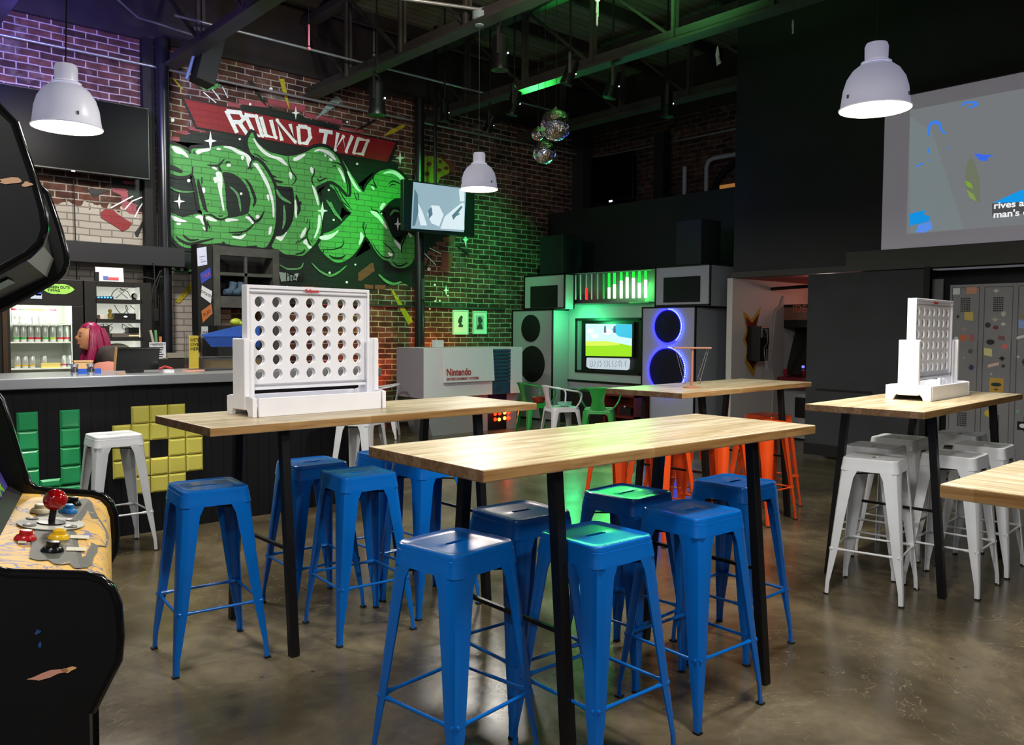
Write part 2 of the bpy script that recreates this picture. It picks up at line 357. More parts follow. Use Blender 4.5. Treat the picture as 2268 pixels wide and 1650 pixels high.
def text_mesh(name, body, size, m, parent, M, depth=.001, font_scale_x=1, bold=0, align='LEFT'):
    cu = bpy.data.curves.new(name, 'FONT'); cu.body = body; cu.size = size; cu.extrude = depth; cu.offset = bold; cu.align_x = align
    t = bpy.data.objects.new(name, cu); C.objects.link(t)
    dg = bpy.context.evaluated_depsgraph_get(); me = bpy.data.meshes.new_from_object(t.evaluated_get(dg))
    bpy.data.objects.remove(t)
    me.transform(M @ Matrix.Diagonal((font_scale_x, 1, 1, 1)))
    o = bpy.data.objects.new(name, me); C.objects.link(o); me.materials.clear(); me.materials.append(m); o.parent = parent
    return o
def spline(pts, n=4):
    out = []; k = len(pts)
    for i in range(k):
        p0, p1, p2, p3 = pts[i-1], pts[i], pts[(i+1) % k], pts[(i+2) % k]
        for j in range(n):
            t = j/n; t2 = t*t; t3 = t2*t
            out.append(tuple(.5*((2*p1[a])+(-p0[a]+p2[a])*t+(2*p0[a]-5*p1[a]+4*p2[a]-p3[a])*t2+(-p0[a]+3*p1[a]-3*p2[a]+p3[a])*t3) for a in (0, 1)))
    return out
# ================================================================ SETTING
WY = 10.4      # mural wall
M_brick = brick_mat('red_brick', 'y', '6a4438', '3a2724', 'a79d93', white_x=4.35, white_z=2.86)
M_brick2 = brick_mat('red_brick_back', 'x', '5d3d33', '38261f', '6f665e')
M_blackwall = mat('black_wall_paint', '1b1c21', .6, vary=.25, vscale=2)
M_blk = mat('black_metal', '0b0b0d', .38)
M_blkm = mat('matte_black', '0a0a0b', .7)
M_darkwood = mat('dark_timber', '2a2320', .8, vary=.4, vscale=5)
M_steel = mat('dark_steel_beam', '3b3836', .6, vary=.3, vscale=4)
M_conduit = mat('galvanised_conduit', '9a9da0', .35, .6)
M_white = mat('white_paint', 'c9c8cb', .45)
M_greyp = mat('grey_panel', '8b9092', .5)

fl = MB().add([(-5, -5, 0), (13, -5, 0), (13, WY, 0), (-5, WY, 0)], [(0, 1, 2, 3)]).build('floor', floor_mat()); struct(fl)
ce = MB().box(-5, 13, -5, WY+.3, 5.75, 5.85).build('ceiling', plank_mat('ceiling_planks', '6c6656', '57513f')); struct(ce)
w = MB().box(-5, 10.95, WY, WY+.2, 0, 4.86).build('wall_mural', M_brick); struct(w)
w = MB().box(-5, 10.95, WY-.06, WY+.2, 4.86, 5.75).build('trim_1', M_darkwood); struct(w)
w = MB().box(10.9, 11.1, 6.1, WY, 0, 4.9).build('wall_back', M_brick2); struct(w)
w = MB().box(10.86, 11.1, 5.9, WY, 4.9, 5.75).build('trim_2', M_darkwood); struct(w)
w = MB().box(10.0, 10.08, 6.15, WY-.01, 0, 3.46).build('wall_partition', M_blackwall); struct(w)
w = MB().box(9.0, 9.12, -5, 5.985, 2.12, 5.75).build('wall_right', M_blackwall); struct(w)
w = MB().box(9.42, 9.5, -5, 4.55, 0, 2.12).build('wall_locker_side', M_blackwall); struct(w)
w = MB().box(8.9, 9.0, -5, 4.47, 2.12, 2.335).build('trim_3', mat('dark_header_box', '3a3a38', .6)); struct(w)
w = MB().box(8.96, 9.0, 4.47, 5.99, 2.12, 2.19).build('trim_4', mat('dark_header_box', '3a3a38', .6)); struct(w)
w = MB().box(9.0, 12.5, 5.99, 6.07, 0, 2.12).build('wall_passage', mat('passage_white', 'b9b6b4', .6)); struct(w)
w = MB().box(12.0, 12.1, 4.0, 5.99, 0, 2.12).build('wall_passage_end', mat('passage_pink', 'b08a80', .7)); struct(w)
w = MB().box(9.12, 12.1, 4.0, 6.07, 2.12, 2.18).build('ceiling_passage', mat('passage_ceiling', '9a4a40', .7)); struct(w)
w = MB().box(9.5, 12.1, 3.9, 4.0, 0, 2.12).build('wall_passage_right', M_blackwall); struct(w)
light('POINT', 'passage_red_lamp', (10.6, 5.2, 1.98), 7, (1, .35, .25), .1)
light('POINT', 'passage_white_lamp', (9.3, 4.9, 2.0), 3.0, (1, .85, .8), .1)

# black horizontal beam behind the bar, over the shelves
b = MB().box(-2, 3.62, 10.0, 10.2, 2.18, 2.40).build('trim_5', mat('black_beam', '1d1d22', .5)); struct(b)
# sliding barn door
t = empty('sliding_door', (8.95, 4.24, 0), 0, 'charcoal black sliding barn door panel hung beside the arcade passage', 'door')
M_door = mat('charcoal_door', '34373a', .75, vary=.25, vscale=3)
MB().box(-.04, .01, -.68, .68, .03, 2.11).build('door_panel', M_door, t, bevel=.004)
MB().box(-.06, .0, -.68, -.62, .03, 2.13).build('edge_post', M_blkm, t)
MB().box(-.05, -.035, -.1, .55, .78, .80).build('batten', M_blkm, t)
MB().box(-.055, -.04, -.68, .68, .03, .16).build('kick_rail', M_blkm, t)

# roof trusses
def truss(x, near):
    t = empty('roof_truss', (x, 0, 0), 0, near, 'roof truss', 'steel roof trusses')
    y0, y1 = -4.5, WY-.07
    MB().box(-.09, .09, y0, y1, 4.545, 4.575).box(-.012, .012, y0, y1, 4.575, 4.70).build('bottom_chord', M_steel, t)
    MB().box(-.09, .09, y0, y1, 5.52, 5.60).build('top_chord', M_steel, t)
    k = 0; y = 9.25
    while y > -4:
        MB().bar((-.03, y, 4.56), (-.03, y, 5.56), .035).bar((.03, y, 4.56), (.03, y, 5.56), .035).build('web_post', M_steel, t)
        MB().bar((0, y, 4.60), (0, y+1.16, 5.54), .05, .03).build('web_diagonal', M_steel, t)
        y -= 1.2; k += 1
    return t
for x, l in ((1.68, 'steel roof truss nearest the camera over the pendant by the large television'), (3.56, 'purple-lit steel roof truss meeting the wall left of the red banner'), (5.41, 'steel roof truss ending above the red banner lettering'), (7.31, 'steel roof truss running over the small ceiling television'), (9.2, 'green-tinted steel roof truss nearest the projector screen wall')):
    truss(x, l)
pl = empty('roof_purlin_set', (0, 0, 0), 0, 'dark timber purlins under the roof boards', 'purlins')
y = 9.9
while y > -4:
    MB().box(-4, 10.8, y-.03, y+.03, 5.60, 5.75).build('purlin', M_darkwood, pl); y -= .62*1.94
# conduits
def pipe(name, pts, r, m, label, cat='conduit', group=None):
    o = MB().tube(pts, r, 8).build(name, m, smooth=50); tag(o, label, cat, group); return o
pipe('conduit', [(-2, WY-.14, 4.54), (10.75, WY-.14, 4.54)], .016, M_conduit, 'long galvanised conduit running above the banner along the mural wall')
pipe('conduit', [(10.86, 10.2, 4.53), (10.86, 9.6, 4.50), (10.86, 6.1, 4.50)], .016, M_conduit, 'grey conduit high on the back brick wall above the black television')
pipe('conduit', [(4.9, WY-.03, 1.80), (9.0, WY-.03, 1.80)], .018, mat('dark_conduit', '4d5450', .3, .5), 'low horizontal conduit above the two framed prints')
a = at(730, 140, 'z', 4.75); b_ = at(1180, 262, 'z', 4.75)
pipe('conduit', [(3.2, a.y-.3, 4.75), (9.1, a.y-.3, 4.75)], .014, M_conduit, 'green-lit thin conduit crossing the trusses in front of the mural')
JB = Vector((5.40, 6.64, 4.62))
p1 = at(885, 0, 'z', 4.66); p2 = at(1185, 0, 'z', 4.66)
pipe('conduit', [p1+(p1-JB)*.3+Vector((0, 0, .0)), (JB.x, JB.y, 4.70), p2+(p2-JB)*.4], .018, M_conduit, 'bright bent conduit feeding the ceiling junction box')
p1 = at(240, -20, 'z', 4.9); p2 = at(305, 38, 'z', 4.9); p3 = at(405, 70, 'z', 4.9)
pipe('conduit', [p1, p2, p3, p3+(p3-p2)*.9], .014, M_conduit, 'kinked silver conduit at the top left near the purple-lit truss')
o = MB().lathe([(.0, -.09), (.045, -.085), (.06, -.03), (.075, -.02), (.075, .05), (.0, .055)], 20, rot(loc=JB)).build('junction_box', mat('grey_box', '7c8a94', .4), smooth=40)
tag(o, 'round grey ceiling junction box above the middle pendant lamp', 'junction box')
# columns
def column(name, x, y, r, z1, m, label):
    o = MB().tube([(x, y, 0), (x, y, z1)], r, 20).build(name, m, smooth=50); tag(o, label, 'column'); return o
M_col = mat('black_gloss_column', '1a1b20', .25)
column('round_column', 3.46, 10.2, .075, 4.86, M_col, 'glossy black pipe column left of the green mural lettering')
o = MB().box(3.27, 3.40, 10.29, 10.395, 0, 4.86).build('flat_post', M_blkm); tag(o, 'flat black post directly left of the round column', 'post')
column('round_column', 7.16, 10.2, .075, 4.86, M_col, 'black pipe column right of the green mural lettering behind the small television')
o = MB().box(10.55, 10.78, 10.1, 10.36, 0, 4.86).build('corner_column', mat('dark_column', '2b2b2d', .6)); tag(o, 'dark square column in the far brick corner', 'column')
o = MB().box(10.5, 10.68, 8.3, 8.5, 0, 4.6).build('black_column', M_blkm); tag(o, 'black square post beside the short white pipe above the partition', 'column')
M_pvc = mat('white_pipe', 'a9acae', .4)
a = at(1516, 425, 'x', 10.6); pipe('vertical_pipe', [(10.6, a.y, 0), (10.6, a.y, at(1516, 370, 'x', 10.6).z)], .035, M_pvc, 'short white vertical pipe standing behind the black partition', 'pipe')
a = at(1564, 420, 'x', 10.7); b_ = at(1572, 352, 'x', 10.7); c_ = at(1640, 342, 'x', 10.7)
pipe('elbow_pipe', [(10.7, a.y, 0), (10.7, a.y, b_.z-.12), (10.7, a.y-.04, b_.z-.03), (10.7, a.y-.13, b_.z), (10.7, c_.y-.3, b_.z)], .035, M_pvc, 'white elbow pipe bending right above the black partition', 'pipe')
# arched window on the back wall, lit amber behind
t = empty('arched_window', (10.88, 6.9, 3.55), 0, 'arched window with amber light low on the back brick wall', 'window')
arc = [(math.cos(PI*i/16)*.75, math.sin(PI*i/16)*.55) for i in range(17)]
Mx = Matrix(((0, 0, 1, 0), (1, 0, 0, 0), (0, 1, 0, 0), (0, 0, 0, 1)))
fr = [(x, y) for x, y in arc] + [(x*.86, y*.84) for x, y in reversed(arc)]
MB().prism(fr, -.04, .0, Mx).build('arch_frame', M_blkm, t)
MB().box(-.015, -.01, -.6, .6, .06, .14).build('lit_sill', mat('amber_light', 'c08040', .5, emit=.5), t)

# ================================================================ MURAL
def wpt(px, py, dy=0.0): p = at(px, py, 'y', WY-dy); return (p.x, p.z)
MY = Matrix(((1, 0, 0, 0), (0, 0, -1, 0), (0, 1, 0, 0), (0, 0, 0, 1)))   # (x, z, depth) -> (x, -depth, z)
def paint(mb, pts, lay, sp=0, off=0):
    """a painted shape on the mural wall: px outline -> wall coordinates"""
    q = [wpt(*p, dy=.002*lay) for p in pts]
    if sp: q = spline(q, sp)
    if off:
        n = len(q); ar = sum(q[i][0]*q[(i+1) % n][1]-q[(i+1) % n][0]*q[i][1] for i in range(n)); sg = 1 if ar > 0 else -1
        r = []
        for i in range(n):
            a = Vector(q[i-1]); b = Vector(q[i]); c = Vector(q[(i+1) % n]); d = (c-a)
            if d.length < 1e-6: r.append(tuple(b)); continue
            d.normalize(); r.append((b.x+sg*d.y*off, b.y-sg*d.x*off))
        q = r
    n = len(q); ar = sum(q[i][0]*q[(i+1) % n][1]-q[(i+1) % n][0]*q[i][1] for i in range(n))
    if ar < 0: q = q[::-1]
    yy = WY-.002*lay-nudge()
    mb.add([(x, yy, z) for x, z in q], [tuple(range(n))])   # a coat of paint: it has no thickness of its own
    return mb
def nudge(k=[0]): k[0] += 1; return .00007*(k[0] % 22)
def stroke(mb, pts, wpx, lay, taper=False, sp=0):
    q = [Vector(wpt(*p, dy=.002*lay)) for p in pts]
    k = wpx*0.0064; yy = WY-.002*lay-nudge(); n = len(q)
    if sp and n > 2:
        r = []
        for i in range(n-1):
            p0, p1, p2, p3 = q[max(i-1, 0)], q[i], q[i+1], q[min(i+2, n-1)]
            for j in range(sp):
                t = j/sp; r.append(.5*((2*p1)+(-p0+p2)*t+(2*p0-5*p1+4*p2-p3)*t*t+(-p0+3*p1-3*p2+p3)*t**3))
        r.append(q[-1]); q = r; n = len(q)
    L_ = []; R_ = []
    for i in range(n):
        d = (q[min(i+1, n-1)]-q[max(i-1, 0)]).normalized(); nn = Vector((-d.y, d.x))
        w = k/2*(math.sin(PI*(i+.6)/(n+.2)) ** .6 if taper else 1)
        L_.append(q[i]+nn*w); R_.append(q[i]-nn*w)
    for i in range(n-1):
        mb.add([(p.x, yy-(.00003*(i % 2)), p.y) for p in (L_[i], R_[i], R_[i+1], L_[i+1])], [(0, 1, 2, 3)])
    return mb
def cr(ox, oy, s): return lambda l: [(x/s+ox, y/s+oy) for x, y in l]
A = cr(340, 260, 7.5); B = cr(340, 420, 7.5); Cc = cr(600, 260, 6.67); D = cr(600, 420, 6.67); E_ = cr(380, 140, 4.05); Fm = cr(900, 320, 4.125); Gm = cr(1700, 100, 3.173); H = cr(140, 380, 9.168)
mu = empty('wall_mural_painting', (0, 0, 0), 0, 'huge green graffiti mural reading DTX under a red ROUND TWO banner on brick', 'mural')
P_dark = paint_mat('paint_dark_green', '071710', .7); P_dark2 = paint_mat('paint_deep_green', '17402a', .5)
P_green = paint_mat('paint_green', '52a552', .42); P_green2 = paint_mat('paint_green_shade', '5f9a63', .6)
P_black = paint_mat('paint_black', '07090a', .8); P_white = paint_mat('paint_white', 'f2f7f7', .85)
P_red = paint_mat('paint_red', '8a0f1b', .85); P_pink = paint_mat('paint_brick_pink', '9a4350', .6)
P_yel = paint_mat('paint_yellow', 'b9a927', .7); P_brk = paint_mat('paint_brown', '7d4636', .6); P_lime = paint_mat('paint_lime', 'a5c531', .6)
m = MB()
paint(m, A([(195, 440), (215, 395), (430, 400), (440, 300), (570, 295), (650, 240), (900, 262)])+[(620, 300), (690, 290)]+[(882, 362), (882, 400), (925, 500), (917, 600), (918, 640), (885, 622), (868, 630), (815, 648), (700, 650), (617, 640), (617, 560), (470, 545), (448, 600), (428, 608), (395, 603), (376, 585), (366, 520), (364, 400)], 1)
paint(m, E_([(630, 370), (900, 385), (905, 410), (1180, 470), (1200, 495), (1490, 560), (1510, 600), (600, 420)]), 1)
paint(m, H([(985, 130), (1700, 180), (1880, 600), (1860, 830), (1600, 770), (1450, 640), (1330, 480), (1300, 340), (985, 330)]), 1)
paint(m, [(930, 500), (1010, 505), (985, 540), (955, 570), (940, 600), (930, 600)], 1)
m.build('dark_backdrop', P_dark, mu)
# red fragments of painted brick around the edge
m = MB()
for q in (A([(200, 300), (430, 330), (435, 400), (215, 375)]), A([(370, 220), (570, 225), (560, 295), (380, 250)]), A([(560, 140), (820, 200), (880, 250), (600, 205)]),
          E_([(590, 320), (860, 355), (870, 400), (620, 370)]), E_([(860, 315), (1200, 380), (1195, 440), (870, 370)]), E_([(1190, 440), (1530, 510), (1530, 555), (1200, 480)]), E_([(1520, 570), (1720, 600), (1720, 630), (1520, 590)]), E_([(500, 345), (600, 360), (620, 400), (510, 385)]), E_([(340, 75), (420, 100), (420, 150), (320, 140)]),
          H([(990, 330), (1280, 350), (1320, 480), (1290, 600), (1480, 660), (1490, 880), (1340, 850), (1200, 720), (1170, 480), (1000, 400)]), H([(1520, 830), (1850, 860), (1850, 1030), (1680, 1010), (1650, 880)]), H([(1180, 180), (1470, 200), (1470, 270), (1250, 250)])):
    paint(m, q, 2)
m.build('broken_brick_edge', P_pink, mu)
m = MB()
for q in (D([(1290, 1230), (1470, 1090), (1510, 1080), (1535, 1200), (1480, 1240), (1330, 1350), (1290, 1340)]), D([(1380, 1395), (1510, 1410), (1510, 1470), (1390, 1460)]), D([(1535, 1405), (1700, 1410), (1690, 1475), (1535, 1470)]), D([(440, 1420), (650, 1430), (660, 1460), (500, 1450)]),
          Fm([(330, 850), (460, 830), (430, 900), (340, 890)]), Fm([(270, 885), (360, 890), (350, 930), (275, 920)]), Fm([(330, 985), (430, 990), (400, 1160), (310, 1150)]), Fm([(195, 970), (260, 980), (260, 1015), (190, 1010)]), Fm([(240, 930), (300, 930), (290, 970), (240, 950)]), Fm([(145, 1030), (200, 1035), (180, 1100), (150, 1100)])):
    paint(m, q, 3)
m.build('painted_brick_chunk', P_brk, mu)
# red banner
m = MB(); paint(m, E_([(80, 300), (2030, 705), (1965, 905), (215, 590)]), 3); m.build('banner_shadow', P_black, mu)
m = MB(); paint(m, E_([(112, 318), (2012, 712), (1935, 885), (230, 570)]), 4); ban = m.build('banner', P_red, mu)
m = MB()
for l in ([(490, 425), (588, 625)], [(492, 430), (612, 443), (645, 500), (618, 530), (550, 528)], [(604, 530), (682, 640)], [(660, 462), (728, 605)], [(655, 463), (758, 478), (812, 652), (762, 648)],
          [(800, 480), (848, 650), (932, 668), (890, 508)], [(990, 695), (945, 515), (1105, 705), (1062, 545)], [(1135, 565), (1148, 715), (1210, 718), (1243, 665), (1232, 590), (1200, 572), (1135, 565)],
          [(1322, 603), (1445, 622)], [(1388, 615), (1366, 735)]): 
    stroke(m, E_(l), 8.5, 5)
    for p in E_(l)[1:-1]:
        nj = nudge()+.0018; x, z = wpt(*p); m.add([(x+.027*math.cos(PI*j/4), WY-.0105-nj, z+.027*math.sin(PI*j/4)) for j in range(8)], [tuple(range(8))])
for l in ([(990, 225), (945, 480), (1062, 285), (1108, 505), (1205, 270)], [(1295, 315), (1430, 345), (1352, 545), (1222, 525), (1295, 300)]):
    stroke(m, Cc(l), 8.5, 5)
    for p in Cc(l)[1:-1]:
        nj = nudge()+.0018; x, z = wpt(*p); m.add([(x+.027*math.cos(PI*j/4), WY-.0105-nj, z+.027*math.sin(PI*j/4)) for j in range(8)], [tuple(range(8))])
tag(m.build('banner_lettering', P_white, ban), 'white words ROUND TWO')
# the three letters
Dl = A([(75, 35), (160, 150), (185, 250), (195, 400), (310, 455), (450, 490), (590, 570), (650, 520), (900, 505), (1150, 468), (1350, 500), (1500, 570), (1600, 650), (1640, 720), (1720, 720), (1810, 800), (1900, 930), (1980, 1080), (2020, 1250), (2035, 1450), (2035, 1620)]) + \
     B([(2035, 450), (2020, 600), (1990, 730), (1950, 830), (1900, 920), (1835, 965), (1700, 950), (1500, 945), (1300, 920), (1150, 888), (1000, 895), (850, 915), (700, 950), (590, 970), (480, 945), (370, 860), (280, 740), (232, 690), (225, 500), (228, 375), (350, 405), (480, 455), (600, 430), (730, 400), (810, 410)]) + \
     A([(775, 1500), (750, 1350), (715, 1150), (665, 960), (640, 925), (560, 960), (430, 972), (300, 935), (215, 885), (215, 780), (195, 650), (160, 540), (105, 470), (65, 370), (42, 250), (35, 120)])
Tl = A([(1640, 248), (1680, 330), (1750, 440), (1900, 560), (2080, 615)]) + Cc([(150, 555), (215, 570), (290, 568), (400, 550), (520, 510), (640, 450), (760, 435), (880, 480), (980, 580), (1035, 690), (1090, 800), (1120, 900), (1142, 1000), (1145, 1140), (1080, 1080), (1000, 1000), (900, 940), (820, 950), (740, 990), (668, 1025), (690, 1120), (720, 1230), (740, 1350)]) + \
     D([(755, 400), (752, 520), (735, 640), (700, 720), (650, 800), (600, 855), (540, 920), (460, 978), (330, 965), (200, 950), (110, 890), (40, 870), (5, 820), (20, 740), (60, 690), (140, 680), (220, 630), (290, 530), (330, 420), (342, 300)]) + \
     Cc([(345, 1250), (330, 1080), (300, 1030), (180, 1020), (40, 1000)]) + A([(1990, 1110), (1930, 1000), (1850, 890), (1750, 770), (1650, 640), (1600, 560), (1570, 450), (1575, 350)])
Xl = Cc([(1030, 600), (1100, 700), (1180, 830), (1260, 950), (1330, 1060), (1370, 1100), (1420, 1000), (1480, 930), (1520, 900), (1530, 860), (1600, 800), (1700, 768), (1800, 768), (1900, 820), (1990, 920), (2010, 1040), (2000, 1170), (1920, 1190), (1830, 1200), (1740, 1260), (1680, 1340), (1610, 1400)]) + \
     D([(1640, 380), (1690, 450), (1720, 520), (1790, 680), (1850, 740), (1910, 800), (1930, 770), (1960, 720), (2010, 670), (2050, 645), (2140, 720), (2182, 830), (2150, 950), (2100, 1050), (2060, 1110), (1970, 1155), (1880, 1158), (1790, 1120), (1740, 1060), (1660, 1030), (1560, 930), (1480, 800), (1395, 690), (1340, 800), (1270, 900), (1180, 1000), (1050, 1072), (950, 1072), (850, 1010), (775, 940), (720, 870), (695, 790), (730, 700), (760, 655), (870, 620), (1000, 540), (1100, 440), (1190, 345)]) + \
     Cc([(1160, 1390), (1080, 1290), (1010, 1200), (950, 1080), (860, 985), (960, 850), (1020, 700)])
for nm, poly, ly in (('graffiti_letter_x', Xl, 3), ('graffiti_letter_t', Tl, 5), ('graffiti_letter_d', Dl, 7)):
    m = MB(); paint(m, poly, ly, 3, .045); ol = m.build('letter_outline', P_black, mu)
    m = MB(); paint(m, poly, ly+1, 3); g = m.build(nm, P_green, mu)
# counters and dark shading shapes
m = MB()
paint(m, A([(1150, 910), (1280, 920), (1400, 980), (1500, 1080), (1570, 1200), (1612, 1350), (1600, 1480), (1575, 1590)])+B([(1570, 395), (1480, 425), (1350, 455), (1235, 465), (1240, 400), (1210, 300)])+A([(1200, 1300), (1180, 1100), (1160, 1000)]), 9, 2)
m.build('letter_counter', P_dark, mu)
m = MB()   # creases and outlines inside the letters
for l, wd_ in ((A([(600, 480), (598, 560), (605, 610)]), 4), (A([(670, 550), (680, 610)]), 2), (A([(1180, 690), (1120, 760), (1070, 800), (980, 800), (890, 790)]), 4), (A([(1080, 790), (1100, 850), (1130, 900)]), 4), (A([(1190, 760), (1230, 742), (1280, 748)]), 3),
               (A([(1640, 700), (1610, 770), (1600, 830), (1560, 858)]), 4), (A([(1650, 830), (1610, 870)]), 2.5), (A([(1520, 1020), (1600, 1120), (1660, 1270), (1690, 1380), (1655, 1490)]), 6), (A([(740, 1030), (760, 1150), (800, 1300), (850, 1480), (880, 1560)]), 8), (A([(870, 1530), (860, 1550)]), 12), (A([(803, 990), (805, 1100)]), 2.5), (A([(905, 1430), (910, 1445)]), 5),
               (A([(650, 820), (645, 930)]), 3), (A([(215, 790), (330, 840), (480, 910)]), 9), (A([(90, 230), (100, 350), (160, 520)]), 5),
               (B([(850, 400), (845, 500), (880, 600), (880, 700)]), 5), (B([(890, 520), (935, 640)]), 3), (B([(870, 415), (960, 420), (1060, 480), (1150, 490), (1240, 440)]), 3.5), (B([(1070, 430), (1110, 440), (1160, 430)]), 2),
               (B([(1570, 400), (1640, 480), (1700, 530), (1780, 470), (1840, 350)]), 5), (B([(1700, 530), (1600, 640), (1490, 700), (1250, 712)]), 3.5), (B([(1480, 710), (1420, 748), (1300, 745)]), 2.5), (B([(370, 770), (430, 830), (600, 905), (800, 860), (1000, 815)]), 5), (B([(490, 750), (530, 790), (620, 840), (760, 825)]), 4), (B([(1140, 870), (1190, 888)]), 3), (B([(1540, 950), (1720, 938)]), 3)):
    stroke(m, l, wd_*1.1, 10, True, 4)
for l, wd_ in ((A([(1650, 600), (1740, 630), (1800, 690), (1900, 740)]), 3), (A([(1910, 950), (1980, 970), (2050, 1000)]), 3.5), (A([(1950, 1010), (2050, 1060), (2150, 1075)]), 5), (Cc([(250, 570), (270, 700), (310, 800), (370, 890), (350, 960), (300, 1000)]), 3), (Cc([(640, 750), (640, 830), (605, 900), (620, 980), (650, 1010)]), 3), (Cc([(690, 900), (715, 940), (830, 890)]), 3.5), (Cc([(720, 880), (750, 880)]), 2.5),
               (Cc([(900, 680), (960, 670), (1030, 700), (1080, 780), (1110, 900), (1135, 1050), (1130, 1140)]), 4), (Cc([(910, 715), (965, 720)]), 3), (Cc([(370, 1140), (400, 1250), (420, 1350), (390, 1440)]), 7), (Cc([(435, 1240), (440, 1290)]), 5), (D([(575, 430), (570, 560), (530, 640), (530, 690), (460, 740), (390, 800)]), 3.5), (D([(530, 690), (560, 770), (590, 820)]), 3.5), (D([(590, 750), (620, 780)]), 2), (D([(550, 430), (525, 500)]), 2), (D([(500, 880), (470, 930), (360, 955)]), 4), (D([(415, 745), (365, 795)]), 2.5)):
    stroke(m, l, wd_, 7, True, 4)
for l, wd_ in ((Cc([(920, 1000), (980, 1100), (1060, 1250), (1200, 1360)]), 3), (Cc([(980, 1010), (1050, 1150), (1130, 1270), (1180, 1330)]), 2.5), (Cc([(900, 960), (1000, 1010), (1060, 1110)]), 7), (Cc([(1230, 1110), (1270, 1230)]), 2.5), (Cc([(1270, 1110), (1295, 1150), (1290, 1220)]), 2.5), (Cc([(1510, 920), (1530, 970), (1570, 1050)]), 3), (Cc([(1480, 990), (1530, 1010), (1550, 1050)]), 2.5), (Cc([(1730, 990), (1800, 940), (1870, 960), (1950, 1010)]), 3), (Cc([(1750, 1020), (1790, 990), (1850, 1000)]), 2.5), (Cc([(1480, 1320), (1500, 1370), (1560, 1380), (1600, 1410)]), 3),
               (D([(1380, 470), (1360, 540), (1380, 620), (1400, 690)]), 3), (D([(1410, 510), (1395, 590)]), 2.5), (D([(1080, 740), (1070, 800), (1030, 850), (900, 885), (730, 885)]), 3), (D([(780, 890), (765, 940)]), 3), (D([(860, 970), (940, 1010), (1040, 1010), (1100, 965)]), 5), (D([(1500, 780), (1560, 890), (1640, 980), (1720, 1010), (1790, 980), (1780, 920)]), 3), (D([(1650, 770), (1720, 830), (1790, 900), (1820, 970), (1780, 1040)]), 3), (D([(1800, 1060), (1860, 1120), (1940, 1120), (2030, 1070)]), 4), (D([(2000, 680), (1960, 760), (1930, 830), (1930, 940)]), 4)):
    stroke(m, l, wd_, 5.5, True, 4)
m.build('black_linework', P_black, mu)
